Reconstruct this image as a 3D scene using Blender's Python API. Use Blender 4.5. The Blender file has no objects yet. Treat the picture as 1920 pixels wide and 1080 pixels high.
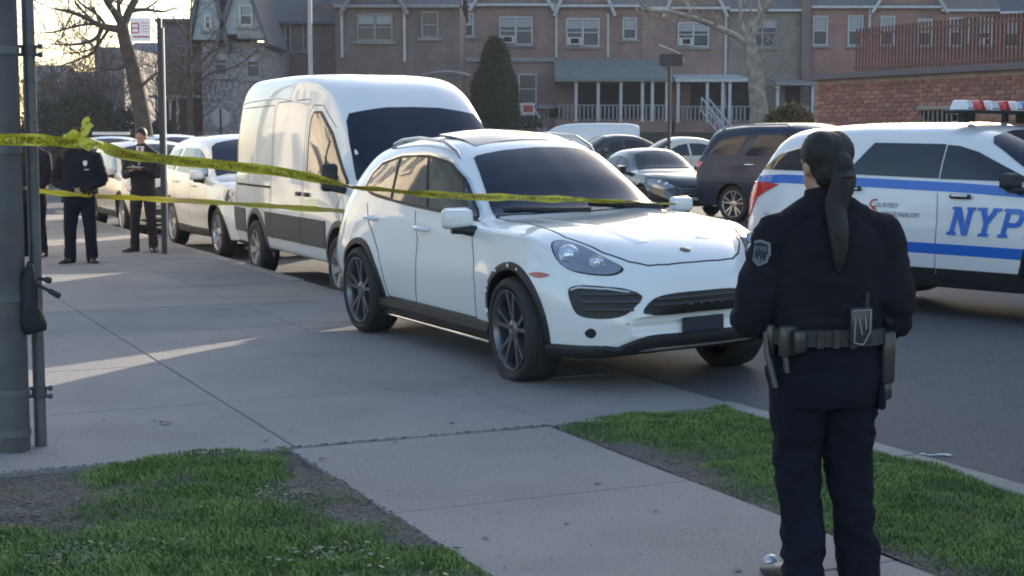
import bpy, bmesh, math, random
from mathutils import Vector, Matrix, noise
from mathutils.bvhtree import BVHTree
from mathutils.geometry import delaunay_2d_cdt
R = math.radians
random.seed(7)
scn = bpy.context.scene
COL = scn.collection
# ---------------------------------------------------------------- camera
F_PX = 2900.0
PITCH = math.atan((540 - 252) / F_PX)
cam_d = bpy.data.cameras.new('camera'); cam = bpy.data.objects.new('camera', cam_d); COL.objects.link(cam)
cam.location = (0, 0, 1.70); cam.rotation_euler = (math.pi / 2 - PITCH, 0, 0)
cam_d.sensor_width = 36; cam_d.lens = 36 * F_PX / 1920; cam_d.clip_start = .1; cam_d.clip_end = 2000
scn.camera = cam
# ---------------------------------------------------------------- sky, sun, exposure
SUN_AZ, SUN_EL = 24.0, 13.5          # azimuth from +Y towards +X
w = bpy.data.worlds.new('World'); scn.world = w; w.use_nodes = True
wn = w.node_tree; wn.nodes.clear()
sky = wn.nodes.new('ShaderNodeTexSky'); sky.sky_type = 'NISHITA'; sky.sun_disc = False
sky.sun_elevation = R(SUN_EL); sky.sun_rotation = R(SUN_AZ); sky.air_density = 1.0; sky.dust_density = 1.8; sky.ozone_density = 1.3
bg = wn.nodes.new('ShaderNodeBackground'); bg.inputs['Strength'].default_value = .15
wo = wn.nodes.new('ShaderNodeOutputWorld')
wn.links.new(sky.outputs[0], bg.inputs[0]); wn.links.new(bg.outputs[0], wo.inputs[0])
sd = bpy.data.lights.new('sun', 'SUN'); sd.energy = 4.0; sd.angle = R(.6); sd.color = (1, .88, .70)
sun = bpy.data.objects.new('sun', sd); COL.objects.link(sun)
sv = Vector((math.sin(R(SUN_AZ)) * math.cos(R(SUN_EL)), math.cos(R(SUN_AZ)) * math.cos(R(SUN_EL)), math.sin(R(SUN_EL))))
sun.rotation_euler = sv.to_track_quat('Z', 'Y').to_euler(); sun.location = sv * 60
scn.view_settings.view_transform = 'Standard'; scn.view_settings.look = 'None'
scn.view_settings.exposure = 1.42; scn.view_settings.gamma = 1.0; scn.view_settings.use_curve_mapping = False
scn.cycles.filter_width = 1.9

# ---------------------------------------------------------------- street frame: s runs along the kerb away from the camera, t to the right
SA = R(24.8)
S_ = Vector((-math.sin(SA), math.cos(SA), 0)); T_ = Vector((math.cos(SA), math.sin(SA), 0))
def ST(s, t, z=0.0):
    v = S_ * s + T_ * t; return (v.x, v.y, z)
ROAD_Z = -.11
def at(px, Y, z=None, py=None):
    """world point seen at pixel column px, depth Y; height from z or pixel row py"""
    x = (px - 960) / F_PX; cp, sp = math.cos(PITCH), math.sin(PITCH)
    if py is None:
        Z = z - 1.70; dep = Y * cp - Z * sp
        return Vector((x * dep, Y, z))
    u = (540 - py) / F_PX; k = Y / (cp + u * sp)
    return Vector((x * k, Y, 1.70 + k * (-sp + u * cp)))

# ---------------------------------------------------------------- materials
MATS = {}
def mat(name, col, rough=.6, metal=0.0, coat=0.0, spec=.5, var=0.0, vscale=3.0, var2=0.0, v2scale=40.0, bump=0.0, bscale=60.0, dirt=None, dscale=1.2, damt=.0, emit=None, trans=0.0, alpha=1.0, sheen=0.0, sub=0.0):
    if name in MATS: return MATS[name]
    m = bpy.data.materials.new(name); m.use_nodes = True; nt = m.node_tree; b = nt.nodes['Principled BSDF']
    b.inputs['Roughness'].default_value = rough; b.inputs['Metallic'].default_value = metal
    b.inputs['Coat Weight'].default_value = coat; b.inputs['Coat Roughness'].default_value = .04
    b.inputs['Specular IOR Level'].default_value = spec
    if sheen: b.inputs['Sheen Weight'].default_value = sheen
    if trans: b.inputs['Transmission Weight'].default_value = trans
    b.inputs['Alpha'].default_value = alpha
    c4 = (col[0], col[1], col[2], 1)
    tc = nt.nodes.new('ShaderNodeTexCoord')
    cur = None
    def mix(prev, fac, colB):
        mx = nt.nodes.new('ShaderNodeMix'); mx.data_type = 'RGBA'
        nt.links.new(fac, mx.inputs[0])
        if prev is None: mx.inputs[6].default_value = c4
        else: nt.links.new(prev, mx.inputs[6])
        mx.inputs[7].default_value = colB; return mx.outputs[2]
    def nz(scale, detail=5, lo=.35, hi=.65):
        n = nt.nodes.new('ShaderNodeTexNoise'); n.inputs['Scale'].default_value = scale; n.inputs['Detail'].default_value = detail
        nt.links.new(tc.outputs['Object'], n.inputs['Vector'])
        r = nt.nodes.new('ShaderNodeMapRange'); r.inputs[1].default_value = lo; r.inputs[2].default_value = hi
        nt.links.new(n.outputs[0], r.inputs[0]); return r.outputs[0]
    if var: cur = mix(cur, nz(vscale), (col[0] * (1 - var), col[1] * (1 - var), col[2] * (1 - var), 1))
    if var2: cur = mix(cur, nz(v2scale, 3, .45, .6), (min(1, col[0] * (1 + var2)), min(1, col[1] * (1 + var2)), min(1, col[2] * (1 + var2)), 1))
    if dirt: 
        cur = mix(cur, nz(dscale, 8, .5, .5 + .3 / max(damt, .05)), (dirt[0], dirt[1], dirt[2], 1))
    if cur is None: b.inputs['Base Color'].default_value = c4
    else: nt.links.new(cur, b.inputs['Base Color'])
    if bump:
        n = nt.nodes.new('ShaderNodeTexNoise'); n.inputs['Scale'].default_value = bscale; n.inputs['Detail'].default_value = 6
        nt.links.new(tc.outputs['Object'], n.inputs['Vector'])
        bp = nt.nodes.new('ShaderNodeBump'); bp.inputs['Strength'].default_value = bump; bp.inputs['Distance'].default_value = .02
        nt.links.new(n.outputs[0], bp.inputs['Height']); nt.links.new(bp.outputs[0], b.inputs['Normal'])
    if emit: b.inputs['Emission Color'].default_value = (*emit[:3], 1); b.inputs['Emission Strength'].default_value = emit[3]
    MATS[name] = m; return m

# ---------------------------------------------------------------- object helpers
def tag(o, label=None, cat=None, group=None, kind=None):
    if label: o['label'] = label
    if cat: o['category'] = cat
    if group: o['group'] = group
    if kind: o['kind'] = kind
    return o
def empty(name, loc=(0, 0, 0), rz=0.0, label=None, cat=None, group=None):
    o = bpy.data.objects.new(name, None); COL.objects.link(o); o.location = loc; o.rotation_euler = (0, 0, rz); o.empty_display_size = .2
    return tag(o, label, cat, group)
def link(name, me, parent=None, loc=None):
    o = bpy.data.objects.new(name, me); COL.objects.link(o)
    if parent is not None: o.parent = parent
    if loc is not None: o.location = loc
    return o
def copy_tree(o, parent=None):
    c = o.copy(); COL.objects.link(c); c.parent = parent
    for ch in o.children: copy_tree(ch, c)
    return c
def sharp(me, ang=35):
    me.shade_smooth(); me.set_sharp_from_angle(angle=R(ang))
class MB:
    """collects primitives and builds ONE mesh object"""
    def __init__(s): s.v = []; s.f = []; s.mi = []; s.cur = 0
    def add(s, vs, fs, M=None):
        o = len(s.v)
        s.v += [tuple(M @ Vector(v)) if M is not None else tuple(v) for v in vs]
        s.f += [tuple(i + o for i in f) for f in fs]; s.mi += [s.cur] * len(fs); return s
    def box(s, c, d, rz=0.0, M=None, taper=1.0):
        x, y, z = d[0] / 2, d[1] / 2, d[2] / 2
        vs = [(-x, -y, -z), (x, -y, -z), (x, y, -z), (-x, y, -z)] + [(-x * taper, -y * taper, z), (x * taper, -y * taper, z), (x * taper, y * taper, z), (-x * taper, y * taper, z)]
        m = Matrix.Translation(c) @ Matrix.Rotation(rz, 4, 'Z')
        if M is not None: m = M @ m
        return s.add(vs, [(3, 2, 1, 0), (4, 5, 6, 7), (0, 1, 5, 4), (1, 2, 6, 5), (2, 3, 7, 6), (3, 0, 4, 7)], m)
    def tube(s, pts, rad, n=8, cap=True, flat=1.0):
        pts = [Vector(p) for p in pts]
        if not isinstance(rad, (list, tuple)): rad = [rad] * len(pts)
        o = len(s.v); up = Vector((0, 0, 1)); last = None; fs = []
        for i, p in enumerate(pts):
            t = (pts[min(i + 1, len(pts) - 1)] - pts[max(i - 1, 0)])
            t = t.normalized() if t.length > 1e-9 else Vector((0, 0, 1))
            if last is None:
                a = t.cross(up) if abs(t.z) < .95 else t.cross(Vector((1, 0, 0)))
            else: a = last - t * last.dot(t)
            a.normalize(); last = a; b = t.cross(a)
            for k in range(n):
                th = 2 * math.pi * k / n; q = p + a * (math.cos(th) * rad[i]) + b * (math.sin(th) * rad[i] * flat)
                s.v.append(tuple(q))
            if i:
                for k in range(n):
                    k2 = (k + 1) % n; fs.append((o + (i - 1) * n + k, o + (i - 1) * n + k2, o + i * n + k2, o + i * n + k))
        if cap: fs.append(tuple(o + k for k in range(n))[::-1]); fs.append(tuple(o + (len(pts) - 1) * n + k for k in range(n)))
        s.f += fs; s.mi += [s.cur] * len(fs); return s
    def prism(s, poly, z0, z1, M=None):
        n = len(poly); vs = [(p[0], p[1], z0) for p in poly] + [(p[0], p[1], z1) for p in poly]
        fs = [tuple(range(n))[::-1], tuple(range(n, 2 * n))] + [(i, (i + 1) % n, n + (i + 1) % n, n + i) for i in range(n)]
        return s.add(vs, fs, M)
    def lathe(s, prof, n=32, axis='Y', c=(0, 0, 0), closed=False):
        """prof: (radius, along-axis)"""
        o = len(s.v); m = len(prof); fs = []
        for k in range(n):
            th = 2 * math.pi * k / n; cx, sx = math.cos(th), math.sin(th)
            for r, a in prof:
                v = {'Y': (r * cx, a, r * sx), 'Z': (r * cx, r * sx, a), 'X': (a, r * cx, r * sx)}[axis]
                s.v.append((v[0] + c[0], v[1] + c[1], v[2] + c[2]))
        rng = m if closed else m - 1
        for k in range(n):
            k2 = (k + 1) % n
            for j in range(rng):
                j2 = (j + 1) % m; fs.append((o + k * m + j, o + k2 * m + j, o + k2 * m + j2, o + k * m + j2))
        s.f += fs; s.mi += [s.cur] * len(fs); return s
    def ball(s, c, r, nu=12, nv=8, M=None):
        if not isinstance(r, (tuple, list)): r = (r, r, r)
        vs = [(0, 0, r[2])]; fs = []
        for j in range(1, nv):
            a = math.pi * j / nv
            for i in range(nu): b = 2 * math.pi * i / nu; vs.append((r[0] * math.sin(a) * math.cos(b), r[1] * math.sin(a) * math.sin(b), r[2] * math.cos(a)))
        vs.append((0, 0, -r[2])); L = len(vs) - 1
        for i in range(nu):
            fs.append((0, 1 + i, 1 + (i + 1) % nu)); fs.append((L, L - nu + (i + 1) % nu, L - nu + i))
            for j in range(nv - 2): a = 1 + j * nu; fs.append((a + i, a + nu + i, a + nu + (i + 1) % nu, a + (i + 1) % nu))
        m = Matrix.Translation(c)
        if M is not None: m = m @ M
        return s.add(vs, fs, m)
    def mesh(s, name, mats, smooth=None):
        me = bpy.data.meshes.new(name); me.from_pydata(s.v, [], s.f)
        if not isinstance(mats, (list, tuple)): mats = [mats]
        for m in mats: me.materials.append(m)
        if len(mats) > 1: me.polygons.foreach_set('material_index', s.mi)
        me.validate(); 
        bm = bmesh.new(); bm.from_mesh(me); bmesh.ops.recalc_face_normals(bm, faces=bm.faces); bm.to_mesh(me); bm.free()
        if smooth: sharp(me, smooth)
        return me
    def build(s, name, mats, parent=None, smooth=None, loc=None):
        return link(name, s.mesh(name, mats, smooth), parent, loc)
def bevel_mesh(me, w=.01, seg=2, ang=40):
    bm = bmesh.new(); bm.from_mesh(me)
    es = [e for e in bm.edges if len(e.link_faces) == 2 and e.calc_face_angle(0) > R(ang)]
    bmesh.ops.bevel(bm, geom=es, offset=w, segments=seg, affect='EDGES', profile=.5); bm.to_mesh(me); bm.free(); return me
def pchip(tab):
    xs = [p[0] for p in tab]; ys = [p[1] for p in tab]; n = len(xs)
    h = [xs[i + 1] - xs[i] for i in range(n - 1)]; d = [(ys[i + 1] - ys[i]) / h[i] for i in range(n - 1)]
    m = [d[0]] + [0 if d[i - 1] * d[i] <= 0 else 2 * d[i - 1] * d[i] / (d[i - 1] + d[i]) for i in range(1, n - 1)] + [d[-1]] if n > 2 else [d[0]] * 2
    def f(x):
        if x <= xs[0]: return ys[0]
        if x >= xs[-1]: return ys[-1]
        i = max(j for j in range(n - 1) if xs[j] <= x); t = (x - xs[i]) / h[i]; t2, t3 = t * t, t ** 3
        return (2 * t3 - 3 * t2 + 1) * ys[i] + (t3 - 2 * t2 + t) * h[i] * m[i] + (-2 * t3 + 3 * t2) * ys[i + 1] + (t3 - t2) * h[i] * m[i + 1]
    return f
def catmull(pts, n, closed=False):
    """centripetal-ish Catmull-Rom through 2D/3D points"""
    P = [Vector(p) for p in pts]; N = len(P); out = []
    rng = N if closed else N - 1
    for i in range(rng):
        if closed: p0, p1, p2, p3 = P[(i - 1) % N], P[i], P[(i + 1) % N], P[(i + 2) % N]
        else:
            p1, p2 = P[i], P[i + 1]; p0 = P[i - 1] if i else p1 * 2 - p2; p3 = P[i + 2] if i + 2 < N else p2 * 2 - p1
        t0 = 0; t1 = t0 + max((p1 - p0).length, 1e-5) ** .5; t2 = t1 + max((p2 - p1).length, 1e-5) ** .5; t3 = t2 + max((p3 - p2).length, 1e-5) ** .5
        for k in range(n):
            t = t1 + (t2 - t1) * k / n
            A1 = p0 * ((t1 - t) / (t1 - t0)) + p1 * ((t - t0) / (t1 - t0)); A2 = p1 * ((t2 - t) / (t2 - t1)) + p2 * ((t - t1) / (t2 - t1)); A3 = p2 * ((t3 - t) / (t3 - t2)) + p3 * ((t - t2) / (t3 - t2))
            B1 = A1 * ((t2 - t) / (t2 - t0)) + A2 * ((t - t0) / (t2 - t0)); B2 = A2 * ((t3 - t) / (t3 - t1)) + A3 * ((t - t1) / (t3 - t1))
            out.append(B1 * ((t2 - t) / (t2 - t1)) + B2 * ((t - t1) / (t2 - t1)))
    if not closed: out.append(P[-1].copy())
    return out
# ================================================================ vehicle builder
M_WHITE = mat('white_paint', (.80, .80, .80), .32, coat=1.0, var=.05, vscale=1.5)
M_BLACKPL = mat('black_plastic', (.018, .018, .02), .5, var=.3, vscale=8, bump=.1, bscale=200)
M_GREYPL = mat('grey_plastic', (.065, .065, .07), .55, var=.2, vscale=5)
M_RUBBER = mat('tyre_rubber', (.022, .021, .021), .75, var=.3, vscale=9, bump=.3, bscale=90, dirt=(.06, .055, .05), dscale=5, damt=.4)
M_GLASS = mat('tinted_glass', (.010, .012, .020), .04, coat=.35, spec=.7)
M_GLASSR = mat('side_glass', (.012, .014, .018), .04, coat=1.0, spec=1.0)
M_GLASS2 = mat('windscreen_glass', (.010, .013, .030), .07, spec=.42)
M_CHROME = mat('chrome', (.75, .75, .77), .15, metal=1.0)
M_ALLOY = mat('alloy_silver', (.42, .42, .44), .3, metal=.85, coat=.3)
M_ALLOYG = mat('alloy_grey', (.15, .15, .16), .3, metal=.75, coat=.3)
M_DARKALLOY = mat('alloy_dark', (.03, .03, .033), .35, metal=.4, coat=.3)
M_LAMP = mat('lamp_reflector', (.50, .53, .60), .16, metal=.9)
M_LENS = mat('lamp_lens', (.30, .33, .39), .08, metal=.55, coat=1.0)
M_BULB = mat('lamp_bulb', (.75, .78, .85), .05, metal=.6, coat=1.0)
M_RED = mat('red_lens', (.60, .02, .02), .12, coat=1.0)
M_AMBER = mat('amber_lens', (.45, .07, .03), .15, coat=1.0)
M_SEAM = mat('panel_gap', (.03, .03, .033), .8)
M_UNDER = mat('underbody', (.012, .012, .013), .9)
M_PLATEDK = mat('dark_plate', (.02, .025, .045), .35)
M_PLATE = mat('plate_paint', (.75, .70, .45), .4)

class Body:
    """closed shell lofted from side-profile curves; x forward, y left, z up, origin on the ground under the rear axle"""
    def __init__(s, C, x0, x1, warp_f=.12, warp_r=.06, wf=.9, nx=64, ns=4):
        s.C = {k: (pchip(v) if isinstance(v, (list, tuple)) else (lambda x, v=v: v)) for k, v in C.items()}
        s.x0, s.x1 = x0, x1; L = x1 - x0
        xs = []
        for i in range(nx + 1):
            u = i / nx; c = .5 - .5 * math.cos(math.pi * u); xs.append(x0 + L * (.45 * u + .55 * c))
        rows = []
        for x in xs:
            pts = s.section(x, ns); half = max(p.x for p in pts)
            line = []
            full = [(-p.x, p.y) for p in pts[::-1][:-1]] + [(p.x, p.y) for p in pts][:-0 or None]
            full = [(p.x, p.y) for p in pts] + [(-p.x, p.y) for p in pts[::-1][1:-1]]
            for (y, z) in full:
                a = (abs(y) / .95) ** 2.2
                g = max(0, (x - (x1 - wf)) / wf) ** 1.6; g2 = max(0, ((x0 + .6) - x) / .6) ** 1.6
                line.append((x - warp_f * a * g + warp_r * a * g2, y, z))
            rows.append(line)
        m = len(rows[0]); V = [p for r in rows for p in r]; F = []
        for i in range(len(rows) - 1):
            for j in range(m): F.append((i * m + j, i * m + (j + 1) % m, (i + 1) * m + (j + 1) % m, (i + 1) * m + j))
        # end caps as strips between mirrored points
        for base in (0, (len(rows) - 1) * m):
            h = m // 2
            for j in range(1, h):
                a, b = base + j, base + j + 1; c, d = base + (m - j - 1), base + (m - j)
                if j + 1 == h: F.append((a, b, d))
                else: F.append((a, b, c, d))
            F.append((base, base + 1, base + m - 1))
        s.V, s.F = V, F
        me = bpy.data.meshes.new('body'); me.from_pydata(V, [], F); me.validate()
        bm = bmesh.new(); bm.from_mesh(me); bmesh.ops.recalc_face_normals(bm, faces=bm.faces)
        s.bvh = BVHTree.FromBMesh(bm); bm.to_mesh(me); bm.free(); s.me = me
    def section(s, x, ns):
        c = {k: f(x) for k, f in s.C.items()}
        gb = c.get('gb', .02)
        ym2 = c['ym']; 
        pts = [(0, c['zb']), (c['yr'] * .8, c['zb']), (c['yr'] * .97, c['zb'] + .012), (c['yr'], c['zb'] + .06), (c['ym'], c['zm']),
               (c['ym'] * .45 + (c['ys'] + .018) * .55, c['zm'] * .4 + c['zs'] * .6), (c['ys'] + .012, c['zs'] - .035), (c['ys'], c['zs']),
               ((c['ys'] + c['yu']) / 2 + gb, (c['zs'] + c['zu']) / 2), (c['yu'], c['zu']),
               (c['yu'] * (.8 + .13 * c.get('box', 0)), c['zu'] + (c['zt'] - c['zu']) * (.55 + .03 * c.get('box', 0))), (c['yu'] * (.45 + .17 * c.get('box', 0)), c['zu'] + (c['zt'] - c['zu']) * (.88 + .05 * c.get('box', 0))), (0, c['zt'])]
        return [Vector(p) for p in catmull(pts, ns)]
    def ray(s, o, d):
        return s.bvh.ray_cast(Vector(o), Vector(d).normalized())
    def side(s, x, z, sg):
        h = s.ray((x, 3 * sg, z), (0, -sg, 0)); return h[0], h[1]
    def shell(s, arches, mat_body, ywell=.60):
        """cut the wheel wells; arches: (x, z, r)"""
        me = s.me.copy(); me.materials.append(mat_body); me.materials.append(M_UNDER); sharp(me, 32)
        o = bpy.data.objects.new('tmp', me); COL.objects.link(o); cs = []
        for (ax, az, r) in arches:
            for sg in (1, -1):
                mb = MB(); n = 40
                poly = [(ax + r * math.cos(2 * math.pi * k / n), az + r * math.sin(2 * math.pi * k / n)) for k in range(n)]
                V = [(p[0], sg * ywell, p[1]) for p in poly] + [(p[0], sg * 1.5, p[1]) for p in poly]
                Fc = [tuple(range(n)), tuple(range(n, 2 * n))] + [(i, (i + 1) % n, n + (i + 1) % n, n + i) for i in range(n)]
                mb.add(V, Fc); cm = mb.mesh('cut', M_UNDER); co = bpy.data.objects.new('cut', cm); COL.objects.link(co); cs.append(co)
                b = o.modifiers.new('b', 'BOOLEAN'); b.operation = 'DIFFERENCE'; b.object = co; b.solver = 'EXACT'; b.material_mode = 'TRANSFER'
        dg = bpy.context.evaluated_depsgraph_get(); out = bpy.data.meshes.new_from_object(o.evaluated_get(dg))
        if max(abs(v.co.y) for v in out.vertices) > 1.25:      # the solver kept a cutter: try again allowing for overlaps
            for b in o.modifiers: b.use_self = True
            dg = bpy.context.evaluated_depsgraph_get(); dg.update(); out = bpy.data.meshes.new_from_object(o.evaluated_get(dg)); print('RETRY', max(abs(v.co.y) for v in out.vertices))
        for c in cs: bpy.data.objects.remove(c)
        bpy.data.objects.remove(o)
        sharp(out, 32); return out
    def patch(s, name, pts, n, mt, parent, off=.004, res=.07, smooth=0, skirt=.012, u=None, flat=False, bulge=0.0, sharpang=50):
        """pts: 3D points near the surface; outline seen along n is projected onto the body"""
        n = Vector(n).normalized()
        up = Vector((0, 0, 1)) if abs(n.z) < .9 else Vector((1, 0, 0))
        uu = up.cross(n).normalized(); vv = n.cross(uu)
        P = [Vector(p) for p in pts]; c0 = sum(P, Vector()) / len(P)
        Q = [Vector(((p - c0).dot(uu), (p - c0).dot(vv))) for p in P]
        if smooth: Q = [Vector(q) for q in catmull(Q, smooth, True)]
        B = []
        for i, q in enumerate(Q):
            q2 = Q[(i + 1) % len(Q)]; k = max(1, int((q2 - q).length / res))
            for j in range(k): B.append(q.lerp(q2, j / k))
        nb = len(B); inner = []
        xs = [q.x for q in B]; ys = [q.y for q in B]
        gx = int((max(xs) - min(xs)) / res) + 1; gy = int((max(ys) - min(ys)) / res) + 1
        def inside(x, y):
            r = False
            for i in range(nb):
                a, b = B[i], B[(i + 1) % nb]
                if (a.y > y) != (b.y > y) and x < (b.x - a.x) * (y - a.y) / (b.y - a.y) + a.x: r = not r
            return r
        for i in range(gx + 1):
            for j in range(gy + 1):
                q = Vector((min(xs) + (i + .5) * res, min(ys) + (j + .5 * (i % 2)) * res))
                if inside(q.x, q.y) and min((q - b).length for b in B) > res * .45: inner.append(q)
        vs, es, fs, *_ = delaunay_2d_cdt(B + inner, [(i, (i + 1) % nb) for i in range(nb)], [], 1, 1e-5)
        W = []; N = []; ok = []
        for q in vs:
            w_ = c0 + uu * q.x + vv * q.y; h = s.bvh.ray_cast(w_ + n * 2, -n)
            if h[0] is None: W.append(w_); N.append(n); ok.append(False)
            else:
                hn = h[1] if h[1].dot(n) > 0 else -h[1]
                d = off
                if bulge: d += bulge * min(1, min((q - b).length for b in B[::2]) / (res * 1.6))
                W.append(h[0] + hn * d); N.append(hn); ok.append(True)
        fs = [f for f in fs if all(ok[i] for i in f)]
        if flat:
            pass
        bm = bmesh.new(); bv = [bm.verts.new(w_) for w_ in W]
        for f in fs:
            try: bf = bm.faces.new([bv[i] for i in f]); bf.normal_update(); 
            except ValueError: continue
            if bf.normal.dot(n) < 0: bf.normal_flip()
        idx = {v: i for i, v in enumerate(bv)}
        be = [e for e in bm.edges if len(e.link_faces) == 1]; sk = {}
        for e in be:
            for v in e.verts:
                if v not in sk: sk[v] = bm.verts.new(v.co - N[idx[v]] * (off + skirt))
        for e in be:
            f = e.link_faces[0]; a, b = e.verts
            # orientation consistent with the face
            ls = [l.vert for l in f.loops]; ia = ls.index(a); order = (a, b) if ls[(ia + 1) % len(ls)] == b else (b, a)
            bm.faces.new((order[1], order[0], sk[order[0]], sk[order[1]]))
        for v in [v for v in bm.verts if not v.link_faces]: bm.verts.remove(v)
        me = bpy.data.meshes.new(name); bm.to_mesh(me); bm.free(); me.materials.append(mt); sharp(me, sharpang)
        return link(name, me, parent)
    def ribbon(s, mb, pts, n, width=.008, off=.002, res=.05, lift=0.0):
        """strip laid on the body along a line of 3D points, seen along n"""
        n = Vector(n).normalized(); P = [Vector(p) for p in pts]; L = []
        for i in range(len(P) - 1):
            k = max(1, int((P[i + 1] - P[i]).length / res))
            for j in range(k): L.append(P[i].lerp(P[i + 1], j / k))
        L.append(P[-1]); H = []
        for p in L:
            h = s.bvh.ray_cast(p + n * 2, -n)
            if h[0] is not None: H.append((h[0], h[1] if h[1].dot(n) > 0 else -h[1]))
        if len(H) < 2: return mb
        o = len(mb.v); 
        for i, (p, nn) in enumerate(H):
            t = (H[min(i + 1, len(H) - 1)][0] - H[max(i - 1, 0)][0]).normalized(); sd_ = nn.cross(t).normalized()
            for a, b in ((-1, -.01), (-1, off + lift * .5), (-.5, off + lift), (.5, off + lift), (1, off + lift * .5), (1, -.01)):
                mb.v.append(tuple(p + sd_ * (a * width / 2) + nn * b))
        m = 6
        for i in range(len(H) - 1):
            for j in range(m - 1): mb.f.append((o + i * m + j, o + i * m + j + 1, o + (i + 1) * m + j + 1, o + (i + 1) * m + j)); mb.mi.append(mb.cur)
        return mb
def mirr(pts, sg): return [(p[0], p[1] * sg, p[2]) for p in pts]

def spoke_rim(R_, w, spokes, sg, kind):
    """alloy rim mesh; outer face on the +y side times sg"""
    mb = MB(); mb.cur = 0
    mb.lathe([(R_, -w * .5), (R_ * .985, w * .46), (R_, w * .5), (R_ * .965, w * .5), (R_ * .93, w * .44), (R_ * .90, w * .30), (R_ * .89, -w * .5)], 40, 'Y')
    mb.cur = 1
    mb.lathe([(R_ * .90, -w * .1), (R_ * .5, -w * .12), (.01, -w * .12)], 30, 'Y')
    mb.cur = 0
    mb.lathe([(.075, w * .1), (.075, w * .36), (.06, w * .40), (.035, w * .41), (.03, w * .38), (.001, w * .38)], 20, 'Y')
    for k in range(spokes):
        a = 2 * math.pi * k / spokes + .3
        subs = {'split': (-.17, .17), 'single': (0,), 'steel': (0,)}[kind]
        for q in subs:
            r0, r1 = .055, R_ * .95
            d0 = a + q * .55; d1 = a + q * 1.25
            w0, w1 = (.022, .017) if kind == 'split' else (.05, .042)
            p0 = Vector((math.cos(d0), 0, math.sin(d0))) * r0; p1 = Vector((math.cos(d1), 0, math.sin(d1))) * r1
            t = (p1 - p0).normalized(); sd_ = Vector((-t.z, 0, t.x)); V = []
            for (p, ww, yo) in ((p0, w0, w * .37), (p0.lerp(p1, .6), (w0 + w1) / 2 * .95, w * .42), (p1, w1 * 1.25, w * .45)):
                for (b, dy) in ((-1, -.045), (-.75, 0), (.75, 0), (1, -.045)): V.append(p + sd_ * (ww * b) + Vector((0, yo + dy, 0)))
            Fs = []
            for i in range(2):
                for j in range(3): Fs.append((i * 4 + j, i * 4 + j + 1, (i + 1) * 4 + j + 1, (i + 1) * 4 + j))
            mb.cur = 0; mb.add(V, Fs)
    if sg < 0: mb.v = [(x, -y, z) for x, y, z in mb.v]
    return mb
def make_wheel(parent, loc, R_t, w, rim_frac=.76, spokes=5, kind='split', steer=0.0, tilt=0.0, flat=0.0, face=None, simple=False):
    sg = 1 if loc[1] > 0 else -1
    hub = MB(); hub.lathe([(.17, -.03), (.17, -.01), (.03, -.01), (.03, w * .2)], 24, 'Y')
    h = hub.build('wheel', mat('brake_disc', (.16, .15, .15), .35, metal=.8), parent, 40)
    h.location = loc; h.rotation_euler = (tilt, 0, steer)
    rr = R_t * rim_frac
    t = MB(); hw = w / 2
    t.lathe([(rr, -hw * .80), (rr + (R_t - rr) * .4, -hw), (R_t - .03, -hw * .97), (R_t - .008, -hw * .8), (R_t, -hw * .5), (R_t - .004, -hw * .46), (R_t, -hw * .42), (R_t, hw * .42), (R_t - .004, hw * .46), (R_t, hw * .5), (R_t - .008, hw * .8), (R_t - .03, hw * .97), (rr + (R_t - rr) * .4, hw), (rr, hw * .80)], 28 if simple else 48, 'Y')
    if flat:   # squashed where it meets the ground
        zf = -R_t + flat; t.v = [((x, y * (1 + .28 * max(0, (-z - R_t + .13) / .13)), max(z, zf))) for x, y, z in t.v]
    t.build('tyre', M_RUBBER, h, 40)
    mb = spoke_rim(rr, w * .92, spokes, sg, kind)
    rim = mb.build('rim', [face or M_ALLOY, M_DARKALLOY], h, 40)
    return h
def arch_trim(parent, B, ax, az, r, sg, w, mt, a0=-12, a1=192, name='wheel_arch_trim', lift=.012, bits=0):
    pts = []
    mb = MB(); N = 30; L = []
    for k in range(N + 1):
        th = R(a0 + (a1 - a0) * k / N)
        row = []
        for (rr, dn) in ((r - .004, -.05), (r - .004, lift), (r + w * .7, lift), (r + w, .001), (r + w, -.02)):
            x = ax + math.cos(th) * rr; z = az + math.sin(th) * rr
            xx = ax + math.cos(th) * (r + w * .5); zz = az + math.sin(th) * (r + w * .5)
            h = B.ray((xx, 3 * sg, zz), (0, -sg, 0))
            y = (h[0].y if h[0] is not None else .9 * sg)
            row.append((x, y + sg * dn, z))
        L.append(row)
    for row in L: mb.v += row
    for i in range(N):
        for j in range(4): mb.f.append((i * 5 + j, i * 5 + j + 1, (i + 1) * 5 + j + 1, (i + 1) * 5 + j)); mb.mi.append(0)
    return mb.build(name, mt, parent, 40)
def mirror_part(parent, x, y, z, sg, mt, size=1.0, low=M_BLACKPL):
    mb = MB(); s = size
    V = []; 
    prof = [(0.0, .10), (.03, .13), (.09, .12), (.13, .08), (.15, .03)]
    # housing: rounded box
    m = MB(); m.box((0, 0, 0), (.13 * s, .24 * s, .16 * s)); me = m.mesh('mirror', [mt, low]); bevel_mesh(me, .045 * s, 4)
    for v in me.vertices:
        if v.co.x > 0: v.co.z *= .85; v.co.y *= .93
    o = link('wing_mirror', me, parent); o.location = (x - .02, (y + .10 * s) * sg, z); sharp(me, 50)
    a = MB(); a.tube([(.05, -.12 * sg, -.10 * s), (.02, -.04 * sg, -.085 * s), (0, .05 * sg, -.07 * s)], [.045 * s, .035 * s, .04 * s], 8); a.build('mirror_arm', low, o, 50)
    g = MB(); g.box((-.066 * s, 0, 0), (.006, .2 * s, .12 * s)); g.build('mirror_glass', M_GLASS2, o)
    return o
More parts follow.
